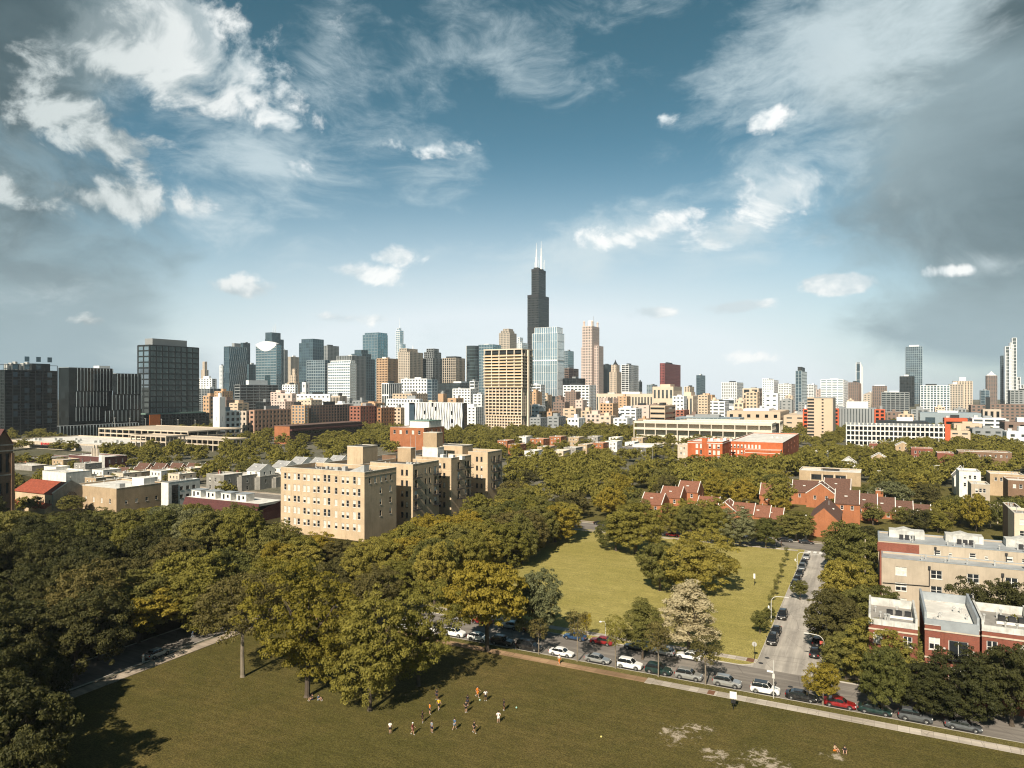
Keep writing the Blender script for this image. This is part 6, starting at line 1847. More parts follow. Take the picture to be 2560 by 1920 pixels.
ref = [(560, 'left of the lofts'), (760, 'above the pink-tan loft'), (960, 'behind the loft row'), (1200, 'left of the concrete lattice tower'), (1420, 'just right of the concrete lattice tower'), (1560, 'below the pink granite tower'), (1800, 'around the cream fluted building'), (2070, 'left of the tan slab tower'), (2320, 'above the white parking structure'), (2600, 'near the right edge')]
seen = {}
for i, (u, vt, D) in enumerate(fills):
    kn, km = kk[(i * 3 + i // 5) % len(kk)]
    if u > 2190 and kn in ('white', 'pinkish'):
        kn, km = 'grey', K_GREY
    ww = rg.uniform(26, 58) * 900 / D
    where = next(t for x, t in ref if u < x)
    k = seen.get((kn, where), 0); seen[(kn, where)] = k + 1
    lab = '%s low-rise block %s%s' % (kn, where, ['', ', the second such', ', the third such', ', the fourth such', ', the fifth such', ', the sixth such'][min(5, k)])
    right = u > 2160
    T('low_rise_block', lab, u - ww * .5, u - ww * .5 if right else u + ww * .15, u + ww * .5, vt, D, G_GREY, km, rg.choice([3.8, 4.5, 6]), rg.choice([5, 6, 8]), rg.uniform(.45, .7), rg.uniform(.4, .6), cat='building', group='low-rise blocks between park and skyline', plant=(rg.uniform(.2, .5), rg.uniform(2, 5), km), depth=20)
# hazy air round the whole place
mb = MB(); mb.box(-3700, -500, -1, 3700, 3700, 560)
hz = newmat('haze_air'); hm, hn, hb, ho = hz
hm.node_tree.nodes.remove(hb)
vp = hn.new('ShaderNodeVolumePrincipled')
vp.inputs['Color'].default_value = (.80, .91, 1.0, 1)
vp.inputs['Density'].default_value = 0.000052
vp.inputs['Anisotropy'].default_value = 0.0
hm.node_tree.links.new(vp.outputs[0], ho.inputs['Volume'])
o = mb.build('haze', hm); o['kind'] = 'stuff'
# ------------------------------------------------------------------ trees one can point at
ptree('sparse', 607, 1694, 1416, 212, 'brown', 'lone brownish tree with a bare forked trunk on the front lawn', pale=True)
ptree('droop0', 768, 1744, 1412, 245, 'golden', 'big olive-gold tree on the front lawn with people sitting at its foot')
ptree('droop1', 925, 1778, 1458, 205, 'olive', 'big feathery tree nearest the ball players, its crown reaching down to the grass')
ptree('droop0', 1046, 1716, 1462, 172, 'olive', 'narrow olive tree behind the feathery one, in front of the parked white cars', z=.14)
ptree('wide', 1218, 1629, 1402, 205, 'golden', 'broad golden-olive tree between the two car rows, trunk beside a parked black car')
ptree('near3', 1340, 1604, 1418, 130, 'silver', 'grey-green tree leaning against the broad golden-olive one by the street')
ptree('near1', 1745, 1487, 1335, 170, 'olive', 'large rounded olive tree standing alone on the open lawn')
ptree('near2', 1650, 1478, 1352, 118, 'green', 'dark low tree joined to the left of the rounded lawn tree')
ptree('near0', 1590, 1386, 1254, 150, 'olive', 'dark olive tree on the far side of the lawn near the cross street')
ptree('near3', 1540, 1378, 1288, 100, 'green', 'smaller dark tree at the left foot of the far lawn tree')
ptree('cone', 1722, 1640, 1440, 196, 'blossom', 'pale cream blossoming tree by the parked cars')
ptree('cone', 1606, 1648, 1486, 130, 'green', 'dense dark green tree left of the pale blossoming tree')
for u, vb, vt, wd, lf, lab in ((1347, 1638, 1545, 62, 'brown', 'thin young street tree beside the black van, left of the white sedan'), (1443, 1655, 1520, 72, 'brown', 'thin young street tree between the white sedan and the silver sedan'),
                               (1539, 1673, 1535, 70, 'olive', 'thin young street tree between the silver sedan and the white crossover'), (1646, 1694, 1548, 78, 'brown', 'slim pale-trunked street tree in front of the dark blue parked car'),
                               (1764, 1714, 1586, 96, 'brown', 'brown young tree with a rounded crown beside the silver crossover'), (2057, 1766, 1660, 90, 'golden', 'small round golden-olive tree between the black sedan and the red car')):
    ptree('round' if u > 2000 else 'sapling', u, vb, vt, wd, lf, lab, 'young street trees along the front kerb', pale=True, z=.13)
ptree('sapling', 1465, 1600, 1530, 36, 'yellow', 'tiny yellow-leaved sapling by the lawn walk')
ptree('wide', 345, 1606, 1464, 195, 'golden', 'flat-topped golden tree overhanging the shaded road above the pale car')
ptree('near2', 500, 1585, 1425, 170, 'olive', 'olive tree behind the lone brownish tree on the far side of the shaded road')
ptree('near1', 190, 1700, 1490, 190, 'dark', 'dark tree leaning over the shaded road at the lower left')
ptree('near3', 250, 1650, 1480, 150, 'dark', 'dark tree behind the pale car on the shaded road')
for i, b_ in enumerate((50, 60, 70, 80, 91, 102, 112)):
    x, y = wab(-127.9 - (i % 3) * .4, b_)
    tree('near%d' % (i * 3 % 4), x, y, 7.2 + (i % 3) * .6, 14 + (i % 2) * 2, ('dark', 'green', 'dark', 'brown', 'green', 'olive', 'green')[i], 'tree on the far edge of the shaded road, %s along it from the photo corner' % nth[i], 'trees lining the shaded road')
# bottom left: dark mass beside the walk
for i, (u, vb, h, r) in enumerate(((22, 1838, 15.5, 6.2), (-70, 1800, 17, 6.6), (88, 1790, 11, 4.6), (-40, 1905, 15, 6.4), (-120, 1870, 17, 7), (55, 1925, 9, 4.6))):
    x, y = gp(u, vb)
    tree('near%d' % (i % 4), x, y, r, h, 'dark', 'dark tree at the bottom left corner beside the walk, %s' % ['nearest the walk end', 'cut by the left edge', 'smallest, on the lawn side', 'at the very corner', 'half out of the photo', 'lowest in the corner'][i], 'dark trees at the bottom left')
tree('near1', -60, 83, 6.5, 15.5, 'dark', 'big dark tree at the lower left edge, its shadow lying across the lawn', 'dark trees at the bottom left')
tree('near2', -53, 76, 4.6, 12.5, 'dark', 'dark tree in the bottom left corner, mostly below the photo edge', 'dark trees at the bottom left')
# trees between and in front of the town houses on the right
rt = [('near0', 2205, 1788, 1600, 120, 'green', 'tree on the front verge right of the dark green sedan, with a bare lower trunk'), ('near3', 2310, 1800, 1650, 150, 'dark', 'dark tree on the front verge above the grey parked car'),
      ('near1', 2420, 1812, 1640, 170, 'dark', 'dark tree on the front verge near the right edge'), ('near2', 2530, 1815, 1600, 170, 'dark', 'dark tree on the front verge cut by the right edge'),
      ('near2', 2115, 1700, 1565, 110, 'green', 'leafy tree at the street corner behind the banner lamp'), ('near1', 2190, 1712, 1552, 150, 'olive', 'olive tree in front of the left red brick town house'),
      ('near0', 2255, 1722, 1570, 150, 'green', 'rounded tree hiding the foot of the left town house'), ('near3', 2345, 1728, 1605, 140, 'green', 'low tree in front of the taller town house'),
      ('near2', 2430, 1738, 1640, 120, 'dark', 'low dark tree before the gap between the town houses'), ('near1', 2520, 1750, 1560, 130, 'olive', 'olive tree in front of the right town house'),
      ('near0', 2095, 1640, 1470, 150, 'brown', 'large brownish thin-leaved tree overhanging the side street'), ('near2', 2140, 1600, 1460, 120, 'green', 'green tree behind the brownish one beside the side street'),
      ('near3', 2100, 1560, 1390, 120, 'olive', 'tall rounded olive tree on the right kerb of the side street'), ('near1', 2150, 1530, 1400, 110, 'olive', 'olive tree between the kerb tree and the tan stucco block'),
      ('near0', 2205, 1590, 1462, 110, 'green', 'dark green tree in the corner before the tan stucco block'), ('near2', 2130, 1455, 1300, 130, 'green', 'tall dark tree at the far end of the side street'),
      ('near3', 2180, 1440, 1310, 120, 'dark', 'dark tree left of the upper tan stucco tier'), ('near1', 2095, 1420, 1330, 80, 'green', 'lower tree at the end of the side street beside the crossing'),
      ('cone', 2168, 1500, 1425, 36, 'silver', 'small blue-grey conifer against the red end of the stucco block'),
      ('near1', 2440, 1640, 1462, 130, 'dark', 'dark tree standing before the middle of the tan stucco block'), ('near2', 2535, 1650, 1445, 150, 'dark', 'taller dark tree before the stucco block at the right edge')]
for a in rt:
    ptree(*a)
ptree('round', 2000, 1500, 1452, 44, 'green', 'small bushy tree beside the curved lamp nearest the crossing')
ptree('round', 1900, 1585, 1530, 48, 'green', 'small dark bushy tree on the lawn edge left of the two black cars')
ptree('round', 1923, 1552, 1518, 30, 'green', 'small young tree at the foot of the middle curved lamp')
for i in range(10):
    u, vb = 1947 + i * 4.6, 1520 - i * 14.5
    ptree('sapling', u - 22 + (i % 3) * 3, vb, vb - 34 + i * 1.2, 16, 'green', 'thin sapling on the lawn edge by the side street, %s from the front' % nth[i], 'row of saplings by the side street')
ptree('mid1', 1720, 1208, 1168, 52, 'yellow', 'bright yellow-leaved tree among the dark trees behind the row houses')
ptree('mid2', 1770, 1262, 1190, 90, 'golden', 'rounded golden tree in front of the red school')
ptree('mid0', 1290, 1140, 1108, 40, 'yellow', 'small yellow-green tree right of the beige block roofs')
ptree('round', 1885, 1352, 1322, 26, 'orange', 'small orange-leaved tree beside the cross street')
ptree('mid3', 2440, 1330, 1230, 62, 'golden', 'golden-brown tree beside the alley poles')
ptree('mid1', 2225, 1262, 1200, 100, 'silver', 'pale silver-green tree right of the tan hall')
for i, (u, vb, vt, wd) in enumerate(((1795, 1360, 1262, 92), (1850, 1366, 1275, 96), (1728, 1352, 1256, 86), (1915, 1372, 1290, 70), (1990, 1352, 1275, 96), (1680, 1340, 1262, 76))):
    ptree('near%d' % (i % 4), u, vb, vt, wd, ('olive', 'silver', 'green', 'green', 'green', 'olive')[i], 'street tree with a visible trunk on the cross street, %s from the left' % nth[(2, 3, 1, 4, 5, 0)[i]], 'trees along the cross street', pale=True)
# ------------------------------------------------------------------ woods: every tree stands by itself
def inpoly(px, py, poly):
    r = False
    for i in range(len(poly)):
        x0, y0 = poly[i]; x1, y1 = poly[i - 1]
        if (y0 > py) != (y1 > py) and px < (x1 - x0) * (py - y0) / (y1 - y0) + x0:
            r = not r
    return r
def free(x, y, r):
    a, b = ab((x, y))
    if A0 - 1 < b < A1 + 1.5 or C0 - 1 < b < C1 + 1.5 or (D0 - .5 < a < D1 + 1 and b < 247) or (BL - 1 < a < BR + 1.5 and A1 < b < C0):
        return False
    if -88 < a < BL and A1 < b < C0 or b < 116 and a > -113:
        return False
    for f in FOOT:
        if f[0] - r * .45 < a < f[2] + r * .45 and f[1] - r * .45 < b < f[3] + r * .45:
            return False
    return True
CAND = []
def wood(seed, where, poly, n_max, space, keys, hr, rr, tones, group, bias=1.0):
    rg = random.Random(seed)
    us, vs = [p[0] for p in poly], [p[1] for p in poly]
    got = 0
    tries = 0
    Y0, Y1 = CAM_H * F / (max(vs) - VH), CAM_H * F / (min(vs) - VH)
    while got < n_max and tries < 26000:
        tries += 1
        Y = rg.uniform(Y0, Y1); v = VH + CAM_H * F / Y
        u = rg.uniform(min(us), max(us))
        x = (u - U0) * Y / F
        if rg.random() > Y / Y1 or not inpoly(u, v, poly):
            continue
        r = rg.uniform(*rr)
        if not free(x, Y, r) or any((x - t[0]) ** 2 + (Y - t[1]) ** 2 < ((r + t[2]) * space) ** 2 for t in TREES):
            continue
        TREES.append((x, Y, r)); got += 1
        CAND.append(dict(x=x, y=Y, r=r, u=u, v=v, h=rg.uniform(*hr), tone=tones(rg, u, v), key=rg.choice(keys), where=where, group=group, w=bias * r / Y))
WORD = {'olive': 'olive', 'golden': 'golden', 'green': 'green', 'dark': 'dark', 'brown': 'brownish', 'silver': 'pale'}
def lim(u, v):
    """highest pixel row a crown may reach, so that what stands behind it stays in view"""
    def lerp_(pts):
        if u <= pts[0][0]:
            return pts[0][1]
        for (a, b), (c, d) in zip(pts, pts[1:]):
            if u <= c:
                return b + (d - b) * (u - a) / (c - a)
        return pts[-1][1]
    if 1285 < v and u < 1300:
        return lerp_([(-60, 1225), (20, 1262), (60, 1278), (136, 1288), (240, 1280), (400, 1266), (470, 1256), (560, 1268), (640, 1262), (690, 1276), (760, 1318), (830, 1345), (915, 1345), (990, 1318), (1010, 1295), (1100, 1262), (1150, 1236), (1270, 1200)])
    if u > 1590 and u <= 2010 and v > 1278:
        return 1244
    if u > 2010 and u < 2360 and v > 1262:
        return 1248 + (u - 2100) * .12
    if u > 1960 and u < 2180 and v > 1205:
        return 1210
    if u > 1690 and u < 2000 and v > 1150:
        return 1136
    if u > 2360 and v > 1240:
        return 1238
    return 0
def plant_woods(n_max):
    for c in CAND:
        c['h'] = min(c['h'], (c['v'] - lim(c['u'], c['v'])) * c['y'] / F)
        c['r'] = min(c['r'], c['h'] * .62)
    CAND[:] = [c for c in CAND if c['h'] > 4.5]
    CAND.sort(key=lambda c: -c['w'])
    keep, rest = CAND[:n_max], CAND[n_max:]
    for wh in sorted({c['where'] for c in keep}):
        got = sorted([c for c in keep if c['where'] == wh], key=lambda c: -c['v'])
        k = max(1, (len(got) + 4) // 5)
        names = ['nearest', 'second', 'third', 'fourth', 'back']
        for row in range(5):
            part = sorted(got[row * k:(row + 1) * k], key=lambda c: c['u'])
            for i, c in enumerate(part):
                j = len(part) - 1 - i
                rank = nth[i] + ' from left' if i <= j else nth[min(j, 11)] + ' from right'
                tree(c['key'], c['x'], c['y'], c['r'], c['h'], c['tone'], '%s tree %s, %s row, %s' % (WORD[c['tone']], wh, names[row], rank), c['group'])
                TREES.pop()
    return rest
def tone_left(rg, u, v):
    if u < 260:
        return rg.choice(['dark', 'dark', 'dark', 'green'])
    if 330 < u < 720 and 1290 < v < 1480:
        return rg.choice(['silver', 'green', 'green', 'olive', 'green'])
    return rg.choice(['green', 'green', 'brown', 'dark', 'olive', 'dark'])
tone_mid = lambda rg, u, v: rg.choice(['olive', 'olive', 'green', 'olive', 'brown', 'golden'])
tone_far = lambda rg, u, v: rg.choice(['olive', 'green', 'green', 'olive', 'golden', 'silver'])
tone_right = lambda rg, u, v: rg.choice(['green', 'dark', 'green', 'olive', 'brown', 'dark' if u > 2200 else 'olive'])
NEAR = ['near0', 'near1', 'near2', 'near3', 'wide']
MID = ['mid0', 'mid1', 'mid2', 'mid3']
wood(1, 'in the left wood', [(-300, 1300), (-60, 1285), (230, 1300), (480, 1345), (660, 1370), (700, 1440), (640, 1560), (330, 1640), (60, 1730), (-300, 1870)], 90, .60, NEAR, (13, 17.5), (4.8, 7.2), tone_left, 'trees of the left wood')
wood(2, 'before the beige block', [(640, 1400), (830, 1425), (1010, 1425), (1010, 1540), (900, 1590), (640, 1580)], 22, .58, NEAR, (10, 13), (4.8, 6.6), tone_mid, 'trees before the beige block')
wood(3, 'beside the lawn', [(1000, 1405), (1240, 1310), (1260, 1285), (1330, 1320), (1490, 1350), (1500, 1385), (1345, 1430), (1290, 1510), (1120, 1580), (1000, 1560)], 44, .56, NEAR, (11, 15), (4.5, 6.6), tone_mid, 'trees between the beige block and the lawn')
wood(4, 'behind the cross street', [(1262, 1230), (1330, 1180), (1560, 1175), (1720, 1205), (1990, 1235), (1990, 1290), (1690, 1332), (1500, 1322), (1330, 1300), (1270, 1280)], 90, .52, MID, (10, 14), (4.5, 6.5), tone_mid, 'trees behind the cross street')
wood(5, 'left of the beige block', [(190, 1175), (300, 1130), (450, 1120), (640, 1105), (900, 1105), (1060, 1110), (1050, 1140), (870, 1160), (700, 1195), (520, 1205), (420, 1172), (280, 1172)], 95, .52, MID, (9, 12.5), (4.6, 6.8), tone_far, 'trees in the middle distance on the left')
wood(6, 'around the low houses', [(1050, 1110), (1330, 1100), (1560, 1112), (1720, 1140), (1715, 1180), (1560, 1180), (1330, 1180), (1262, 1200), (1255, 1160)], 70, .60, MID, (7.5, 10.5), (4.2, 6), tone_far, 'trees around the low houses')
wood(7, 'on the right', [(1700, 1150), (2000, 1150), (2300, 1125), (2600, 1130), (2600, 1300), (2480, 1350), (2350, 1350), (2190, 1330), (2110, 1290), (2000, 1240), (1900, 1265), (1760, 1225)], 230, .48, MID, (9, 13), (4.4, 7), tone_right, 'trees on the right')
wood(9, 'among the low roofs at far left', [(-20, 1150), (300, 1150), (560, 1160), (620, 1200), (560, 1290), (400, 1260), (150, 1215), (-20, 1240)], 46, .62, MID, (5.5, 8), (3, 4.6), tone_far, 'trees among the low roofs on the left')
wood(8, 'around the church and the tan hall', [(-100, 1235), (250, 1265), (470, 1290), (640, 1300), (640, 1345), (480, 1335), (230, 1296), (-60, 1280)], 22, .66, ['near0', 'near2', 'mid1'], (7, 9.5), (3.8, 5), tone_left, 'trees in front of the church')
rest = plant_woods(300 - sum(1 for o in COL.objects if o.get('category') == 'tree'))
# the far tree belt, too many crowns to count
rg = random.Random(77)
cv, ct = [], []
src = []
for i in range(3):
    me = PROTO['far%d' % i][0]
    co = np.empty(len(me.vertices) * 3); me.vertices.foreach_get('co', co)
    tn = np.empty(len(me.vertices)); me.attributes['tone'].data.foreach_get('value', tn)
    src.append((co.reshape(-1, 3), tn))
for c in rest:
    q, tn = src[rg.randrange(3)]
    a = rg.uniform(0, 6.28); m = np.array([[math.cos(a), -math.sin(a), 0], [math.sin(a), math.cos(a), 0], [0, 0, 1]])
    cv.append((q @ m.T) * np.array([c['r'], c['r'], c['h'] * .55]) + np.array([c['x'], c['y'], c['h'] * .55])); ct.append(np.clip(tn * .5 + rg.uniform(0, .5), 0, 1))
belts = [(430, 2600, 1062, 1108, 250, (8, 11)), (640, 1230, 1078, 1112, 120, (9, 12)), (1225, 1600, 1068, 1105, 110, (9, 12)), (2350, 2560, 1085, 1125, 60, (11, 15)), (0, 460, 1088, 1130, 26, (7, 9)), (1600, 2120, 1080, 1120, 80, (8, 11))]
for (ua, ub, va, vb, n, hr) in belts:
    for _ in range(n):
        for _t in range(12):
            u, v = rg.uniform(ua, ub), rg.uniform(va, vb)
            x, y = gp(u, v)
            if free(x, y, 4) and not any((x - t[0]) ** 2 + (y - t[1]) ** 2 < 36 for t in TREES):
                c, tn = src[rg.randrange(3)]
                r, h = rg.uniform(4.5, 7), rg.uniform(*hr)
                a = rg.uniform(0, 6.28); m = np.array([[math.cos(a), -math.sin(a), 0], [math.sin(a), math.cos(a), 0], [0, 0, 1]])
                q = (c @ m.T) * np.array([r, r, h * .55]) + np.array([x, y, h * .55])
                cv.append(q); ct.append(np.clip(tn * .5 + rg.uniform(0, .5), 0, 1)); TREES.append((x, y, r * .7))
                break
me = mesh_quads('distant_trees', np.concatenate(cv), np.concatenate(ct))
me.materials[0] = LEAF['olive']
o = link('distant_trees', me); o['kind'] = 'stuff'
# ------------------------------------------------------------------ cars
def paint(name, col, metal=.3, rough=.28):
    m, n, b, o = newmat(name)
    co = n.new('ShaderNodeTexCoord').outputs['Object']
    d = n.ramp(n.noise(co, 1.6, 5, .6), .4, .8)
    n.put(b.inputs['Base Color'], n.mix(n.m('MULTIPLY', d, .12), col, (.30, .27, .22)))
    b.inputs['Metallic'].default_value = metal
    n.put(b.inputs['Roughness'], n.m('ADD', n.m('MULTIPLY', d, .2), rough))
    b.inputs['Coat Weight'].default_value = .5
    return m
PAINT = {'white': paint('white_car_paint', (.78, .77, .74), .0), 'silver': paint('silver_car_paint', (.46, .46, .45), .6), 'black': paint('black_car_paint', (.012, .012, .014), .2), 'red': paint('red_car_paint', (.30, .012, .015), .3),
         'grey': paint('grey_car_paint', (.14, .15, .16), .5), 'blue': paint('blue_car_paint', (.02, .07, .17), .4), 'green': paint('dark_green_car_paint', (.015, .045, .042), .4), 'orange': paint('orange_red_car_paint', (.42, .06, .015), .2), 'pale': paint('pale_blue_car_paint', (.36, .42, .44), .5)}
M_CARGLASS = plain('car_glass', (.012, .014, .016), rough=.06, var=.1, spec=.8)
M_TYRE = plain('tyre_rubber', (.018, .018, .018), rough=.85)
M_RIM = plain('alloy_rim', (.42, .42, .42), rough=.35, metal=.7)
M_LAMP = plain('lamp_lens', (.75, .75, .72), rough=.15, spec=.8)
M_TAIL = plain('tail_lens', (.28, .01, .01), rough=.2, spec=.8)
M_TRIM = plain('black_trim', (.02, .02, .02), rough=.6)
M_PLATE = plain('number_plate', (.65, .65, .62), rough=.5)
CARS = {}
SPEC = {  # length, half width, belt z, roof z, hood z, greenhouse base (rear, front), roof (rear, front), wheel radius, wheel x, trunk z
    'sedan': (4.7, .90, .93, 1.44, .82, (-1.95, 1.05), (-1.0, .30), .325, (-1.42, 1.42), .98),
    'hatch': (4.4, .90, 1.0, 1.53, .90, (-2.02, 1.08), (-1.15, .30), .325, (-1.32, 1.34), 1.0),
    'suv': (4.55, .95, 1.13, 1.76, 1.06, (-2.16, 1.02), (-1.62, .25), .37, (-1.36, 1.38), 1.12),
    'van': (4.95, .97, 1.08, 1.76, .98, (-2.40, 1.35), (-2.12, .55), .35, (-1.5, 1.48), 1.08),
}
def loft(mb, rings, m=0, cap=True):
    k, n = len(mb.v), len(rings[0])
    for r in rings:
        mb.v += r
    for i in range(len(rings) - 1):
        for j in range(n):
            q = (j + 1) % n
            mb.f.append((k + i * n + j, k + i * n + q, k + (i + 1) * n + q, k + (i + 1) * n + j)); mb.m.append(m)
    if cap:
        mb.f.append(tuple(k + j for j in range(n))[::-1]); mb.m.append(m)
        mb.f.append(tuple(k + (len(rings) - 1) * n + j for j in range(n))); mb.m.append(m)
def make_car_meshes(kind):
    L, w, zb, zr, zh, gb, gr, rw, wx, zt = SPEC[kind]
    h = L / 2
    body = MB()
    st = [(-h, .62, .42, zt - .16), (-h + .10, .88, .30, zt - .04), (-h + .5, .97, .24, zt), (gb[0] + .1, 1, .22, zt + .01), (-.6, 1, .2, zb + .02), (.4, 1, .2, zb), (gb[1], 1, .2, zb - .02), (h - .75, .98, .22, zh), (h - .28, .92, .25, zh - .08), (h - .06, .76, .30, zh - .20), (h, .58, .38, zh - .30)]
    rings = []
    for x, f, z0, z1 in st:
        a = w * f
        rings.append([(x, -a * .90, z0), (x, -a * .99, z0 + .16), (x, -a, z0 + (z1 - z0) * .55), (x, -a * .95, z1 - .10), (x, -a * .80, z1), (x, a * .80, z1), (x, a * .95, z1 - .10), (x, a, z0 + (z1 - z0) * .55), (x, a * .99, z0 + .16), (x, a * .90, z0)])
    loft(body, rings)
    rwid, bw = w * .70, w * .88                 # roof panel and pillars
    rx0, rx1 = gr
    loft(body, [[(x, -rwid * f, zr - .09 + dz), (x, -rwid * f * .82, zr + dz), (x, rwid * f * .82, zr + dz), (x, rwid * f, zr - .09 + dz), (x, rwid * f * .9, zr - .12 + dz), (x, -rwid * f * .9, zr - .12 + dz)] for x, f, dz in ((rx0 - .08, .93, -.05), (rx0 + .2, 1, 0), ((rx0 + rx1) / 2, 1, .02), (rx1 - .1, 1, 0), (rx1 + .12, .95, -.05))])
    for s in (-1, 1):
        for (xa, xb) in ((gb[0] + .06, rx0 + .04), (-.35, -.38), (gb[1] - .12, rx1 + .04)):
            body.tube((xa, s * bw * .97, zb - .03), (xb, s * rwid * .97, zr - .07), .045, n=5)
        body.box(.55, s * (w + .02) - .09, zb - .02, .75, s * (w + .02) + .09, zb + .14)
    trim = MB()
    for s in (-1, 1):
        trim.box(-h + .5, s * w * .985 - .03, .20, h - .6, s * w * .985 + .03, .34)
        for x in wx:
            pts = [(x + (rw + .07) * math.cos(t), s * (w - .02), rw + (rw + .07) * math.sin(t)) for t in [math.pi * q / 8 for q in range(9)]]
            trim.path(pts, .045, 5)
    trim.box(h - .05, -w * .42, .42, h + .012, w * .42, .58); trim.box(-h - .012, -w * .5, .30, -h + .1, w * .5, .44)
    glass_ = MB()
    a0, a1 = gb
    ring = lambda z, x0, x1, ww: [(x0, -ww, z), (x1 - .12, -ww, z), (x1, -ww * .82, z), (x1, ww * .82, z), (x1 - .12, ww, z), (x0, ww, z)]
    loft(glass_, [ring(zb - .06, a0, a1, bw), ring((zb + zr) / 2, (a0 + rx0) / 2 - .04, (a1 + rx1) / 2 + .05, (bw + rwid) / 2 + .02), ring(zr - .08, rx0, rx1, rwid * .98)])
    tyre, rim, head, tail, plate = MB(), MB(), MB(), MB(), MB()
    prof = [(rw * .6, -.11), (rw * .95, -.11), (rw, -.07), (rw, .07), (rw * .95, .11), (rw * .6, .11)]
    n = 18; k = 0
    for r, y in prof:
        tyre.v += [(r * math.cos(2 * math.pi * i / n), y, r * math.sin(2 * math.pi * i / n)) for i in range(n)]
    for q in range(len(prof) - 1):
        for i in range(n):
            j = (i + 1) % n
            tyre.f.append((q * n + i, q * n + j, (q + 1) * n + j, (q + 1) * n + i)); tyre.m.append(0)
    rim.tube((0, -.09, 0), (0, .09, 0), rw * .62, n=14)
    for i in range(5):
        t = 2 * math.pi * i / 5
        rim.tube((0, -.10, 0), (rw * .55 * math.cos(t), -.10, rw * .55 * math.sin(t)), .045, n=4); rim.tube((0, .10, 0), (rw * .55 * math.cos(t), .10, rw * .55 * math.sin(t)), .045, n=4)
    head.prism([(-.16, -.17), (.06, -.10), (.02, .17), (-.22, .17)], -.07, .07)
    tail.box(-.05, -.14, -.12, .06, .14, .12)
    plate.box(-.01, -.16, -.08, .01, .16, .08)
    return dict(body=body.mesh('body', [None]), trim=trim.mesh('trim', [M_TRIM]), cabin=glass_.mesh('window_band', [M_CARGLASS]), tyre=tyre.mesh('tyre', [M_TYRE]), rim=rim.mesh('rim', [M_RIM]), head=head.mesh('headlight', [M_LAMP]), tail=tail.mesh('taillight', [M_TAIL]), plate=plate.mesh('number_plate', [M_PLATE]))
for kd in SPEC:
    CARS[kd] = make_car_meshes(kd)
    for pl in CARS[kd]['body'].polygons:
        pl.use_smooth = False
def car(kind, p, rz, colour, label, group, roof=None, z=.014):
    m = CARS[kind]
    L, w, zb, zr, zh, gb, gr, rw, wx, zt = SPEC[kind]
    root = thing('parked_car', label, 'car', (p[0], p[1], z), rz, group)
    b = link('body', m['body'], root); b.material_slots[0].link = 'OBJECT'; b.material_slots[0].material = PAINT[colour]
    link('trim', m['trim'], root); link('window_band', m['cabin'], root)
    for x in wx:
        for s in (-1, 1):
            t = link('wheel', m['tyre'], root, (x, s * (w - .09), rw)); link('rim', m['rim'], t)
    h = L / 2
    for s in (-1, 1):
        link('headlight', m['head'], root, (h - .12, s * w * .62, zh - .22)); link('taillight', m['tail'], root, (-h + .06, s * w * .74, zt - .20))
    link('number_plate', m['plate'], root, (h + .015, 0, .50)); link('number_plate', m['plate'], root, (-h - .015, 0, .62))
    if roof:
        tp = MB(); tp.box(gr[0] - .02, -w * .685, zr - .05, gr[1] + .08, w * .685, zr + .05)
        tp.build('roof_panel', PAINT[roof], root)
    return root
def on_row(u, b):
    """point of the line at distance b along E on the ray through column u"""
    k = (u - U0) / F
    Y = b / (EX * k + EY)
    return (k * Y, Y)
FR = RZ
near_row = [(1016, 'sedan', 'white', 'white sedan half hidden under the feathery lawn trees, leftmost of the front row'), (1068, 'hatch', 'white', 'white hatchback behind the narrow olive tree in the front row'),
            (1137, 'suv', 'white', 'white off-roader with a black roof at the left of the front row'), (1196, 'hatch', 'white', 'white hatchback next to the trunk of the broad golden tree'), (1257, 'suv', 'black', 'black off-roader just right of the broad tree trunk'),
            (1323, 'van', 'black', 'black van with dark windows left of the white sedan'), (1404, 'sedan', 'white', 'white sedan by the orange-trousered walker'), (1494, 'sedan', 'silver', 'silver sedan between two thin street trees'),
            (1574, 'suv', 'white', 'white crossover left of the dark green one in the front row'), (1646, 'suv', 'green', 'dark green-black crossover behind the pale tree trunk'), (1722, 'suv', 'silver', 'silver crossover with dark glass left of the brown young tree'),
            (1818, 'suv', 'silver', 'silver off-roader with roof rails at the mouth of the side street'), (1913, 'suv', 'white', 'white off-roader with a black roof beside the white street-name pole'), (2003, 'sedan', 'black', 'black sedan just left of the small round tree'),
            (2099, 'sedan', 'red', 'dark red sedan right of the small round tree'), (2187, 'sedan', 'green', 'dark green sedan in the shade right of the red one'), (2288, 'suv', 'grey', 'grey crossover in tree shade near the right edge'), (2408, 'sedan', 'grey', 'dark grey sedan deep in tree shade at the right end of the front row')]
for u, kd, cl, lab in near_row:
    car(kd, on_row(u, 121.05), FR, cl, lab, 'cars parked along the front kerb', roof='black' if 'black roof' in lab else None)
far_row = [(1151, 'suv', 'silver', 'silver off-roader parked across the street from the white hatchback'), (1206, 'sedan', 'red', 'dark red sedan parked behind the broad golden tree'), (1275, 'hatch', 'pale', 'pale silver hatchback across the street in the gap right of the broad tree'),
           (1330, 'sedan', 'orange', 'orange-red car in the shade across the street'), (1437, 'sedan', 'blue', 'dark blue sedan across the street behind the thin young tree'), (1504, 'sedan', 'red', 'red sedan parked by the lawn walk across the street'),
           (1590, 'sedan', 'black', 'black sedan under the dense dark green tree'), (1658, 'hatch', 'silver', 'small pale hatchback under the pale blossoming tree'), (1722, 'sedan', 'white', 'white sedan with dark glass at the right end of the lawn-side row')]
for u, kd, cl, lab in far_row:
    car(kd, on_row(u, 130.05), FR + math.pi, cl, lab, 'cars parked across the street by the lawn')
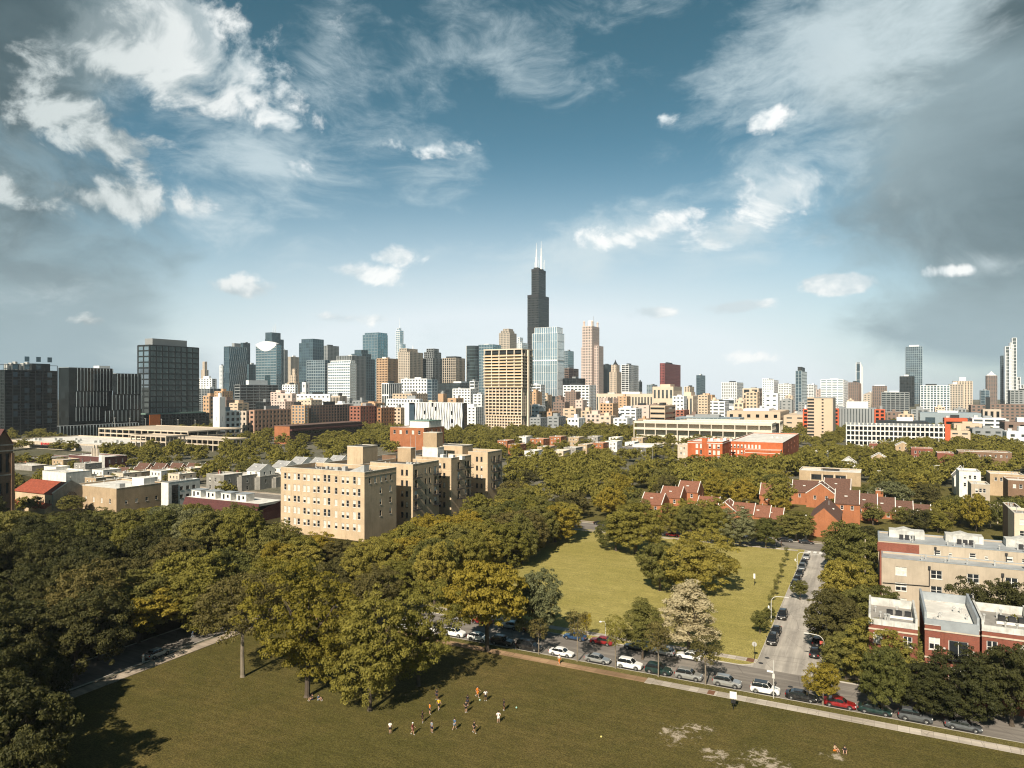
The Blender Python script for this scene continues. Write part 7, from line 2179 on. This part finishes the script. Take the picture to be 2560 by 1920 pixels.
side_l = [(1396, 'sedan', 'silver', 'silver car nearest the crossing in the side street'), (1411, 'sedan', 'black', 'black car second from the crossing in the tight file'), (1424, 'suv', 'grey', 'grey-blue off-roader in the middle of the tight file'),
          (1438, 'sedan', 'black', 'black car just behind the grey-blue one in the tight file'), (1453, 'sedan', 'black', 'black car second from the front of the tight file'), (1468, 'suv', 'black', 'black off-roader at the front of the tight file'),
          (1545, 'suv', 'black', 'black car parked alone under the curved lamp'), (1584, 'sedan', 'black', 'black sedan behind the leading off-roader near the corner'), (1607, 'suv', 'black', 'black off-roader nearest the corner with a pale plate')]
for v, kd, cl, lab in side_l:
    y = CAM_H * F / (v - VH)
    # point on the line a = -17.55
    k = -17.55
    lo, hi = 60.0, 400.0
    x = (k - y * SY) / SX
    car(kd, (x, y), RZ - math.pi / 2, cl, lab, 'cars parked along the left kerb of the side street')
for v, kd, cl, lab in ((1585, 'sedan', 'black', 'dark car furthest back under the brownish tree on the right kerb'), (1611, 'suv', 'black', 'dark car second on the right kerb before the banner lamp'), (1638, 'sedan', 'black', 'dark sedan nearest the corner beside the banner lamp')):
    y = CAM_H * F / (v - VH)
    car(kd, ((-9.75 - y * SY) / SX, y), RZ + math.pi / 2, cl, lab, 'cars parked along the right kerb of the side street')
for u, b_, kd, cl, lab in ((1913, 244.6, 'sedan', 'black', 'black car on the cross street left of the two walkers'), (1963, 244.6, 'sedan', 'black', 'black car on the cross street beside the walkers'), (2016, 244.6, 'sedan', 'black', 'black sedan below the orange blank gable'),
                           (1683, 236.3, 'sedan', 'red', 'red car on the cross street between tree trunks'), (1745, 244.6, 'suv', 'red', 'dark red off-roader on the far kerb of the cross street'), (1800, 244.6, 'van', 'grey', 'dark van in shade on the cross street'), (1850, 244.6, 'sedan', 'silver', 'silver car in shade on the cross street'), (1500, 244.6, 'sedan', 'black', 'black car half hidden behind the far lawn trees')):
    car(kd, on_row(u, b_), RZ, cl, lab, 'cars on the cross street')
x, y = gp(394, 1641)
car('hatch', (x, y), RZ + math.pi / 2, 'pale', 'pale blue-grey car in the shade of the tree-lined road on the left', 'cars on the shaded road')
x, y = gp(1012, 1398)
car('sedan', (x, y), RZ + math.pi / 2, 'black', 'dark car glimpsed between the trees right of the beige block', 'cars on the shaded road')

# ------------------------------------------------------------------ people
def skin_mesh(joints, edges, sub=1, root='pelvis'):
    names = list(joints)
    me = bpy.data.meshes.new('tmp')
    me.from_pydata([joints[n][0] for n in names], [(names.index(a), names.index(b)) for a, b in edges], [])
    o = bpy.data.objects.new('tmp', me); COL.objects.link(o)
    o.modifiers.new('skin', 'SKIN').use_smooth_shade = True
    for i, n in enumerate(names):
        s = me.skin_vertices[0].data[i]
        r = joints[n][1]
        s.radius = r if isinstance(r, tuple) else (r, r)
        s.use_root = n == root
    o.modifiers.new('sub', 'SUBSURF').levels = sub
    dg = bpy.context.evaluated_depsgraph_get(); dg.update()
    r = bpy.data.meshes.new_from_object(o.evaluated_get(dg))
    bpy.data.objects.remove(o); bpy.data.meshes.remove(me)
    return r
def join_mesh(name, parts, mats):
    mb = MB()
    for me, mi in parts:
        k = len(mb.v)
        if isinstance(me, MB):
            mb.v += me.v; mb.f += [tuple(k + i for i in f) for f in me.f]; mb.m += [mi] * len(me.f)
        else:
            mb.v += [tuple(v.co) for v in me.vertices]; mb.f += [tuple(k + i for i in p.vertices) for p in me.polygons]; mb.m += [mi] * len(me.polygons)
    m = mb.mesh(name, mats)
    m.polygons.foreach_set('use_smooth', [True] * len(m.polygons))
    return m
M_SKIN = {'light': plain('light_skin', (.46, .27, .185), rough=.6, var=.06), 'dark': plain('brown_skin', (.19, .095, .058), rough=.6, var=.06)}
M_EYE = plain('eye', (.03, .025, .02), rough=.3)
M_HAIR = plain('dark_hair', (.025, .017, .012), rough=.7)
M_CAP = plain('white_cap', (.72, .72, .70))
M_SHOE = plain('shoe', (.45, .44, .42)); M_SHOE_D = plain('dark_shoe', (.03, .03, .03))
def cloth(n, c):
    return plain(n + '_cloth', c, rough=.9, var=.12, scale=6)
CL = {'white': cloth('white', (.72, .71, .67)), 'black': cloth('black', (.016, .016, .018)), 'orange': cloth('orange', (.75, .20, .015)), 'yellow': cloth('yellow', (.74, .46, .02)), 'maroon': cloth('maroon', (.17, .035, .035)),
      'blue': cloth('blue', (.06, .12, .21)), 'grey': cloth('grey', (.19, .22, .25)), 'navy': cloth('navy', (.02, .025, .05)), 'tan': cloth('tan', (.38, .28, .18))}
def pose(kind):
    """joints (position, radius) facing -y; 1.75 m tall"""
    J = {'pelvis': ((0, 0, .95), (.15, .105)), 'waist': ((0, -.005, 1.08), (.135, .095)), 'chest': ((0, -.01, 1.30), (.165, .11)), 'neck0': ((0, .005, 1.45), (.075, .07)), 'neck': ((0, -.005, 1.53), .052), 'head0': ((0, -.02, 1.60), (.072, .085)), 'head': ((0, -.015, 1.68), (.078, .095)), 'top': ((0, -.005, 1.735), (.05, .06))}
    for s, n in ((-1, 'l'), (1, 'r')):
        J.update({'hip' + n: ((s * .095, 0, .88), .092), 'knee' + n: ((s * .11, -.01, .49), .058), 'calf' + n: ((s * .112, .02, .35), .056), 'ankle' + n: ((s * .115, .01, .09), .038), 'heel' + n: ((s * .118, -.02, .045), (.042, .04)), 'toe' + n: ((s * .13, -.155, .03), (.04, .026)),
                  'sh' + n: ((s * .185, 0, 1.40), .062), 'elbow' + n: ((s * .25, .03, 1.12), .042), 'wrist' + n: ((s * .27, -.05, .88), .028), 'palm' + n: ((s * .275, -.07, .82), (.018, .04))})
    mv = lambda n, d: J.__setitem__(n, (tuple(a + b for a, b in zip(J[n][0], d)), J[n][1]))
    if kind in ('walk', 'run'):
        k = 1.0 if kind == 'walk' else 1.5
        for n, d in (('kneel', (0, -.16 * k, .03)), ('calfl', (0, -.17 * k, .03)), ('anklel', (0, -.22 * k, .02 * k)), ('heell', (0, -.24 * k, .03 * k)), ('toel', (0, -.23 * k, .06)), ('kneer', (0, .05, 0)), ('calfr', (0, .17 * k, .03)), ('ankler', (0, .30 * k, .06 * k)), ('heelr', (0, .31 * k, .08 * k)), ('toer', (0, .27 * k, .0)),
                     ('elbowl', (0, .12, .02)), ('wristl', (0, .06 * k, .06)), ('palml', (0, .04 * k, .06)), ('elbowr', (0, -.12, .02)), ('wristr', (0, -.24 * k, .12 * k)), ('palmr', (0, -.27 * k, .12 * k))):
            mv(n, d)
    if kind == 'hips':
        for s, n in ((-1, 'l'), (1, 'r')):
            J['elbow' + n] = ((s * .36, .08, 1.16), .042); J['wrist' + n] = ((s * .20, -.02, 1.0), .028); J['palm' + n] = ((s * .16, -.06, .97), (.018, .04))
    if kind == 'reach':
        J['elbowr'] = ((.22, -.20, 1.22), .042); J['wristr'] = ((.20, -.42, 1.28), .028); J['palmr'] = ((.20, -.49, 1.30), (.018, .04))
        mv('kneel', (-.06, -.05, 0)); mv('calfl', (-.10, -.03, 0)); mv('anklel', (-.14, 0, 0)); mv('heell', (-.14, 0, 0)); mv('toel', (-.15, 0, 0))
    if kind == 'sit':
        for n in list(J):
            if n[:-1] not in ('knee', 'calf', 'ankle', 'heel', 'toe'):
                mv(n, (0, 0, -.82))
        for s, n in ((-1, 'l'), (1, 'r')):
            J['hip' + n] = ((s * .1, -.03, .10), .092); J['knee' + n] = ((s * .17, -.42, .40), .06); J['calf' + n] = ((s * .17, -.50, .26), .055); J['ankle' + n] = ((s * .15, -.60, .07), .04); J['heel' + n] = ((s * .15, -.60, .045), .042); J['toe' + n] = ((s * .15, -.76, .03), (.04, .026))
            J['elbow' + n] = ((s * .27, -.14, .36), .042); J['wrist' + n] = ((s * .15, -.38, .42), .028); J['palm' + n] = ((s * .12, -.43, .44), (.018, .04))
    return J
LEG = lambda n: [('pelvis', 'hip' + n), ('hip' + n, 'knee' + n), ('knee' + n, 'calf' + n), ('calf' + n, 'ankle' + n), ('ankle' + n, 'heel' + n), ('heel' + n, 'toe' + n)]
ARM = lambda n: [('neck0', 'sh' + n), ('sh' + n, 'elbow' + n), ('elbow' + n, 'wrist' + n), ('wrist' + n, 'palm' + n)]
BASE_E = [('pelvis', 'waist'), ('waist', 'chest'), ('chest', 'neck0'), ('neck0', 'neck'), ('neck', 'head0'), ('head0', 'head'), ('head', 'top')]
def grow(J, names, d):
    r = {}
    for n in names:
        p, q = J[n]
        r[n] = (p, tuple(x + d for x in q) if isinstance(q, tuple) else q + d)
    return r
def lerp(a, b, t):
    return tuple(x + (y - x) * t for x, y in zip(a, b))
POSES = {}
for kd in ('stand', 'walk', 'run', 'hips', 'reach', 'sit'):
    J = pose(kd)
    bm_ = skin_mesh(J, BASE_E + LEG('l') + LEG('r') + ARM('l') + ARM('r'))
    ex, eye = MB(), MB()
    for n, s in (('l', -1), ('r', 1)):                # five fingers on each hand
        P, Wr = Vector(J['palm' + n][0]), Vector(J['wrist' + n][0])
        d = (P - Wr).normalized(); side = d.cross(Vector((s, 0, 0))).normalized()
        inn = d.cross(side).normalized() * .4
        for i, ln in enumerate((.062, .074, .070, .055)):
            b0 = P + side * (.024 - .016 * i); k1 = b0 + d * ln * .55 + inn * .012; k2 = k1 + d * ln * .5 + inn * .035
            ex.path([tuple(b0), tuple(k1), tuple(k2)], [.0095, .0085, .007], 6)
        t0 = Wr + d * .03 + side * .02
        ex.path([tuple(t0), tuple(t0 + side * .03 + d * .03), tuple(t0 + side * .034 + d * .062 + inn * .02)], [.011, .0095, .0075], 6)
    H = Vector(J['head'][0])
    ex.prism([(H.x - .014, H.y - .088), (H.x + .014, H.y - .088), (H.x, H.y - .118)], H.z - .045, H.z - .01)
    for s in (-1, 1):
        ex.box(H.x + s * .076 - .008, H.y - .015, H.z - .045, H.x + s * .076 + .008, H.y + .02, H.z + .015)
        eye.box(H.x + s * .032 - .012, H.y - .098, H.z - .008, H.x + s * .032 + .012, H.y - .082, H.z + .006)
    eye.box(H.x - .024, H.y - .096, H.z - .072, H.x + .024, H.y - .080, H.z - .064)
    body = join_mesh('person', [(bm_, 0), (ex, 0), (eye, 1)], [None, M_EYE])
    up = ['pelvis', 'waist', 'chest', 'neck0', 'shl', 'shr', 'elbl', 'elbr', 'hipl', 'hipr']
    JJ = dict(J)
    for n in 'lr':
        JJ['elb' + n] = (lerp(J['sh' + n][0], J['elbow' + n][0], .72), .055)
        JJ['kn' + n] = (lerp(J['hip' + n][0], J['knee' + n][0], .82), .075)
    sh = grow(JJ, ['pelvis', 'waist', 'chest', 'neck0', 'shl', 'shr', 'elbl', 'elbr'], .016)
    sh['neck0'] = (J['neck0'][0], (.09, .085))
    shirt = skin_mesh(sh, [('pelvis', 'waist'), ('waist', 'chest'), ('chest', 'neck0'), ('neck0', 'shl'), ('shl', 'elbl'), ('neck0', 'shr'), ('shr', 'elbr')])
    pp = grow(JJ, ['pelvis', 'hipl', 'hipr', 'knl', 'knr'], .022)
    shorts = skin_mesh(pp, [('pelvis', 'hipl'), ('hipl', 'knl'), ('pelvis', 'hipr'), ('hipr', 'knr')])
    tr = grow(JJ, ['pelvis', 'hipl', 'hipr', 'kneel', 'kneer', 'calfl', 'calfr', 'anklel', 'ankler'], .018)
    trousers = skin_mesh(tr, [('pelvis', 'hipl'), ('hipl', 'kneel'), ('kneel', 'calfl'), ('calfl', 'anklel'), ('pelvis', 'hipr'), ('hipr', 'kneer'), ('kneer', 'calfr'), ('calfr', 'ankler')])
    shoes = []
    for n in 'lr':
        q = grow(JJ, ['ankle' + n, 'heel' + n, 'toe' + n], .012)
        shoes.append(skin_mesh(q, [('ankle' + n, 'heel' + n), ('heel' + n, 'toe' + n)], root='heel' + n))
    hr = MB(); hr.lathe([(.094, H.z - .01), (.099, H.z + .02), (.088, H.z + .07), (.055, H.z + .10), (.01, H.z + .112)], 12, (H.x, H.y + .012))
    hr.lathe([(.05, H.z - .09), (.07, H.z - .05), (.078, H.z), (.05, H.z + .04)], 10, (H.x, H.y + .045))
    POSES[kd] = dict(body=body, shirt=shirt, shorts=shorts, trousers=trousers, shoes=shoes, hair=hr.mesh('hair', [None]), head=H)
    for k in ('shirt', 'shorts', 'trousers'):
        POSES[kd][k].materials.clear(); POSES[kd][k].materials.append(None)
    for s_ in shoes:
        s_.materials.clear(); s_.materials.append(None)
def setm(o, m):
    o.material_slots[0].link = 'OBJECT'; o.material_slots[0].material = m
    return o
def person(kind, p, face, shirt, low, label, group, skin='light', legs='shorts', cap=False, z=.13, sc_=1.0, shoe=None):
    q = POSES[kind]
    b = thing('person', label, 'person', (p[0], p[1], z), face, group, q['body'])
    b.scale = (sc_,) * 3
    setm(b, M_SKIN[skin])
    setm(link('shirt', q['shirt'], b), CL[shirt]); setm(link(legs, q[legs], b), CL[low])
    setm(link('hair', q['hair'], b), M_CAP if cap else M_HAIR)
    for s in q['shoes']:
        setm(link('shoe', s, b), shoe or M_SHOE)
    if cap:
        m = MB(); H = q['head']; m.prism([(H.x - .07, H.y - .07), (H.x + .07, H.y - .07), (H.x + .05, H.y - .17), (H.x - .05, H.y - .17)], H.z + .015, H.z + .03); m.build('cap_brim', M_CAP, b)
    return b
PL = 'people playing on the front lawn'
pl = [(975.4, 1834, 'stand', 3.3, 'white', 'black', 'player in a white shirt at the left end of the group, seen from behind', 'light', False), (1031.5, 1837, 'walk', 1.4, 'maroon', 'maroon', 'player in maroon with a white cap, walking right', 'light', True), (1079.5, 1832, 'stand', 2.4, 'grey', 'navy', 'player in a grey-blue shirt and dark shorts in the front row', 'light', False),
      (1136.5, 1825, 'walk', 2.6, 'blue', 'grey', 'player in blue walking across the front of the group', 'light', False), (1185.5, 1833, 'walk', 1.2, 'black', 'black', 'player in black stepping right at the front of the group', 'light', False), (1056, 1806, 'reach', 1.6, 'black', 'black', 'player in black holding a hand out beside the maroon one', 'dark', False),
      (1074.5, 1786, 'stand', 2.0, 'orange', 'black', 'player in an orange shirt and black shorts left of the yellow one', 'light', False), (1097, 1774, 'walk', .4, 'yellow', 'black', 'player in a yellow shirt at the tree shade', 'light', False), (1092, 1749, 'stand', -.6, 'black', 'navy', 'player in dark clothes furthest back by the tree shade', 'dark', False),
      (1165, 1781, 'hips', .3, 'black', 'black', 'player in black with pale shoes in the middle of the group', 'light', False), (1169, 1765, 'stand', 2.8, 'black', 'navy', 'player in dark clothes just behind the middle one', 'dark', False), (1193.5, 1743, 'run', 1.0, 'orange', 'orange', 'player all in orange striding at the back', 'light', False),
      (1214, 1752, 'hips', .2, 'white', 'black', 'player in a white shirt and black shorts beside the orange strider', 'dark', False), (1260, 1776, 'stand', -1.2, 'black', 'black', 'player in black furthest right at the back', 'dark', False), (1246, 1807, 'hips', 3.2, 'white', 'white', 'player all in white at the right of the group', 'light', False)]
for (u, v, kd, fc, s_, l_, lab, sk, cap) in pl:
    x, y = gp(u, v, .13)
    person(kd, (x, y), fc, s_, l_, lab, PL, sk, cap=cap)
x, y = gp(1398, 1660, .15); person('walk', (x, y), 1.1 + RZ, 'white', 'orange', 'walker in a white top and orange trousers on the brick walk by the white sedan', 'walkers', legs='trousers', z=.15)
x, y = gp(2087, 1877, .13); person('sit', (x, y), .5, 'tan', 'orange', 'person in tan sitting on the grass at the bottom right, left of a pair', 'people sitting on the lawn', z=.12, shoe=M_SHOE_D)
x, y = gp(2112, 1881, .13); person('sit', (x, y), -.4, 'black', 'black', 'person in black sitting on the grass at the bottom right, right of a pair', 'people sitting on the lawn', z=.12, shoe=M_SHOE_D)
x, y = gp(796, 1750, .13); person('sit', (x, y), 1.2, 'blue', 'grey', 'person in blue sitting at the foot of the big olive-gold tree', 'people sitting on the lawn', z=.12)
x, y = gp(781, 1749, .13); person('sit', (x, y), -.8, 'black', 'navy', 'person in black sitting against the trunk of the big olive-gold tree', 'people sitting on the lawn', z=.12)
x, y = gp(358, 1655, .15); person('stand', (x, y), .4, 'white', 'white', 'person in white standing behind the pale car on the shaded road', 'walkers', legs='trousers', z=.014)
x, y = gp(482, 1594, .15); person('walk', (x, y), 2.6, 'blue', 'grey', 'person in light blue on the shaded road behind the lone tree', 'walkers', legs='trousers', z=.014)
for u, s_, lab in ((1945, 'white', 'walker in white on the cross street, left of two'), (1953, 'maroon', 'walker in a dark red top on the cross street, right of two')):
    p = on_row(u, 236.6); person('walk', p, RZ - 1.4, s_, 'white' if s_ == 'white' else 'tan', lab, 'walkers', legs='trousers', z=.014)
# balls, discs and blankets
for u, v, c, lab in ((1199.5, 1752, (.45, .62, .52), 'small pale green ball near the orange strider'), (1291, 1771, (.35, .60, .52), 'small pale green ball right of the players'), (1503, 1844, (.70, .60, .20), 'small yellow ball alone on the lawn')):
    x, y = gp(u, v, .13)
    bm = bmesh.new(); bmesh.ops.create_icosphere(bm, subdivisions=2, radius=.14); me = bpy.data.meshes.new('ball'); bm.to_mesh(me); bm.free()
    me.materials.append(plain('ball_%d' % int(u), c, var=.25, scale=8)); me.polygons.foreach_set('use_smooth', [True] * len(me.polygons))
    thing('ball', lab, 'ball', (x, y, .27), 0, 'balls on the lawn', me)
x, y = gp(1662, 1448, .13)
mb = MB()
for i in range(6):
    for j in range(5):
        f = lambda i, j: (-1.3 + i * .45 + .06 * math.sin(j * 2), -.9 + j * .4 + .05 * math.sin(i * 3), .05 + .05 * math.sin(i * 1.9 + j * 2.3))
        mb.face([f(i, j), f(i + 1, j), f(i + 1, j + 1), f(i, j + 1)])
o = mb.build('picnic_blanket', plain('yellow_blanket', (.62, .36, .05), var=.25, scale=2)); o.location = (x, y, .13); tag(o, 'yellow picnic blanket on the lawn left of the rounded tree', 'blanket')
person('sit', (x - 1.0, y + .2), .8, 'white', 'tan', 'person in white sitting on the yellow blanket', 'people sitting on the lawn', z=.20)

# ------------------------------------------------------------------ lamps, signs, poles
M_POLE = plain('pale_pole', (.55, .54, .50), rough=.5, var=.08)
M_SIGN = plain('white_sign', (.74, .74, .72), var=.08, scale=2)
def lamp(u, v, h, arm, dirx, label, b=None):
    x, y = gp(u, v, .13)
    root = thing('street_lamp', label, 'street lamp', (x, y, .11), RZ, 'street lamps')
    m = MB(); m.tube((0, 0, 0), (0, 0, .5), .16, .13, 10); m.tube((0, 0, .5), (0, 0, h - 1.4), .10, .075, 10); m.build('pole', M_POLE, root)
    m = MB(); pts = [(0, 0, h - 1.45)] + [(dirx * arm * .45 * (1 - math.cos(t)), 0, h - 1.45 + 1.3 * math.sin(t)) for t in [math.pi / 2 * i / 6 for i in range(1, 7)]] + [(dirx * arm, 0, h - .05)]
    m.path(pts, .06, 8); m.build('arm', M_POLE, root)
    m = MB(); s = dirx
    m.prism([(s * arm - .1, -.14), (s * arm + s * .7, -.10), (s * arm + s * .7, .10), (s * arm - .1, .14)] if s > 0 else [(s * arm - .7, -.10), (s * arm + .1, -.14), (s * arm + .1, .14), (s * arm - .7, .10)], h - .16, h + .03); hd = m.build('lamp_head', M_POLE, root)
    m = MB(); cx_ = s * (arm + .35); m.prism([(cx_ - .22, -.07), (cx_ + .22, -.07), (cx_ + .22, .07), (cx_ - .22, .07)], h - .20, h - .162); m.build('lens', M_LAMP, hd)
    return root
la = [lamp(1928, 1554, 5.6, 2.8, 1, 'curved street lamp over the lone black car on the side street'), lamp(1993, 1428, 5.3, 2.2, 1, 'curved street lamp on the lawn edge nearest the crossing'), lamp(2060, 1667, 5.6, 2.6, -1, 'curved street lamp with a white banner at the street corner')]
for r in la[:2]:                                      # small globe light on the post's other side
    m = MB(); m.tube((0, 0, 2.6), (-.5, 0, 2.7), .035, n=6); m.lathe([(.05, 2.7), (.16, 2.82), (.19, 3.05), (.12, 3.25), (.04, 3.35)], 10, (-.5, 0)); m.build('globe_light', M_SIGN, r)
bn = MB(); bn.box(.14, -.03, 2.0, .78, .03, 3.9); o = bn.build('banner', M_SIGN, la[2])
bn = MB(); bn.box(.2, -.045, 2.2, .72, -.032, 2.8); bn.build('banner_print', plain('banner_blue', (.25, .33, .40), var=.4, scale=3), la[2])
bn = MB(); bn.box(.2, -.045, 3.4, .72, -.032, 3.75); bn.build('banner_head', plain('banner_orange', (.6, .28, .06), var=.3, scale=3), la[2])
bn = MB(); bn.box(-.7, -.04, 4.0, -.1, .04, 4.5, 0); bn.build('red_plate', plain('sign_red_plate', (.5, .10, .08)), la[2])
x, y = gp(1514, 1597, .13)
root = thing('street_lamp', 'short old street lamp with a bent head on the lawn walk behind the silver sedan', 'street lamp', (x, y, .11), RZ, 'street lamps')
m = MB(); m.tube((0, 0, 0), (0, 0, 3.1), .08, .05, 8); m.path([(0, 0, 3.1), (-.3, 0, 3.4), (-.9, 0, 3.3)], .04, 6); m.build('pole', M_POLE, root)
m = MB(); m.lathe([(.08, 3.05), (.26, 3.15), (.28, 3.26), (.1, 3.38)], 10, (-1.05, 0)); m.build('lamp_head', M_SIGN, root)
x, y = gp(1934, 1746, .13)                            # street-name pole by the white off-roader
root = thing('sign_pole', 'white street-name pole in front of the white off-roader at the corner', 'sign pole', (x, y, .12), RZ)
m = MB(); m.tube((0, 0, 0), (0, 0, 6.1), .07, .045, 8); m.build('pole', M_POLE, root)
m = MB(); m.box(-1.0, -.02, 4.05, -.08, .02, 4.35); m.build('name_plate', M_SIGN, root)
m = MB(); m.box(-.18, -.12, 3.2, .18, .12, 3.9); m.build('control_box', M_POLE, root)
m = MB(); m.box(.06, -.03, 2.4, .5, .03, 2.6); m.build('bracket', M_DARKIRON, root)
x, y = gp(1833, 1774, .13)
root = thing('park_sign', 'square white sign on a dark post at the edge of the front lawn', 'sign', (x, y, .12), RZ + .1)
m = MB(); m.tube((0, 0, 0), (0, 0, 2.4), .05, n=6); m.box(-.35, -.06, 1.0, .35, .06, 1.5); m.build('post', M_TRIM, root)
m = MB(); m.box(-.5, -.05, 1.7, .5, 0, 2.75); m.build('panel', M_SIGN, root)
x, y = gp(1886, 1463, .13)
root = thing('park_sign', 'narrow white sign on a dark post far out on the lawn', 'sign', (x, y, .12), RZ)
m = MB(); m.tube((0, 0, 0), (0, 0, 1.9), .05, n=6); m.build('post', M_TRIM, root)
m = MB(); m.box(-.22, -.05, 1.7, .22, 0, 2.9); m.build('panel', M_SIGN, root)
x, y = gp(1886, 1648, .13)
root = thing('traffic_sign', 'octagonal traffic sign seen from its grey back at the lawn corner', 'traffic sign', (x, y, .12), RZ)
m = MB(); m.tube((0, 0, 0), (0, 0, 3.0), .045, n=6); m.build('post', M_TRIM, root)
m = MB(); oc = [(.45 * math.cos(math.pi / 8 + i * math.pi / 4), .45 * math.sin(math.pi / 8 + i * math.pi / 4)) for i in range(8)]
m.face([(a, -.03, 2.75 + b_) for a, b_ in oc]); m.face([(a, .0, 2.75 + b_) for a, b_ in oc][::-1])
for i in range(8):
    a, b_ = oc[i], oc[(i + 1) % 8]; m.face([(a[0], -.03, 2.75 + a[1]), (a[0], 0, 2.75 + a[1]), (b_[0], 0, 2.75 + b_[1]), (b_[0], -.03, 2.75 + b_[1])])
m.build('plate', plain('sign_back', (.50, .49, .46), metal=.4), root)
x, y = gp(2015, 1352, .13)
root = thing('light_mast', 'tall plain concrete mast beside the orange blank gable', 'mast', (x, y, .1), RZ)
m = MB(); m.tube((0, 0, 0), (0, 0, 8.2), .17, .11, 10); m.build('pole', M_POLE, root); m = MB(); m.box(-.25, -.25, 8.1, .25, .25, 8.45); m.build('cap', M_POLE, root)
def pole(u, v, h, label, arm=1.8, transformer=False, z=.1):
    x, y = gp(u, v)
    root = thing('utility_pole', label, 'utility pole', (x, y, z), RZ, 'utility poles')
    m = MB(); m.tube((0, 0, 0), (0, 0, h), .17, .11, 8); m.build('pole', M_CONC, root)
    if arm:
        m = MB(); m.box(-arm, -.08, h - 1.0, arm, .08, h - .8); m.build('cross_arm', M_CONC, root)
        m = MB()
        for q in (-.9, -.4, .4, .9):
            m.tube((q * arm, 0, h - .8), (q * arm, 0, h - .5), .06, n=6)
        m.build('insulator', M_DARKIRON, root)
    if transformer:
        m = MB(); m.lathe([(.1, h - 3.2), (.3, h - 3.1), (.3, h - 2.1), (.1, h - 2.0)], 10, (.45, 0)); m.build('transformer', M_HVAC, root)
    return root
pole(2163, 1470, 12, 'white-topped pole standing among the trees beside the stucco block', 0)
pole(2476, 1318, 8.2, 'alley utility pole with a crossarm, left of the pair with a transformer', 1.6)
pole(2494, 1312, 8, 'alley utility pole carrying a pale transformer', 1.3, True)
pole(2511, 1316, 8, 'alley utility pole right of the transformer pole', 1.3)
pole(2434, 1245, 9, 'tall alley pole beside the pink-tan flat house', 1.2)
pole(2452, 1240, 9.5, 'tall thin alley pole right of the pink-tan flat house', 1.0)
pole(2405, 1225, 8.5, 'alley pole in front of the tall pale house', 1.0)
for u, v, lab in ((1632, 1150, 'thin lamp mast left of the red school'), (1796, 1186, 'thin lamp mast in front of the red school corner'), (2197, 1232, 'tall ball-field lamp mast right of the tan hall'), (2337, 1215, 'pair mast with flat lamp heads among the right trees, left one'), (2345, 1215, 'pair mast with flat lamp heads among the right trees, right one')):
    x, y = gp(u, v)
    root = thing('lamp_mast', lab, 'lamp mast', (x, y, 0), RZ, 'lamp masts')
    m = MB(); m.tube((0, 0, 0), (0, 0, 10.5), .12, .07, 8); m.build('pole', M_POLE, root)
    m = MB(); m.box(-.8, -.15, 10.4, .8, .15, 10.65); m.build('lamp_bar', M_POLE, root)
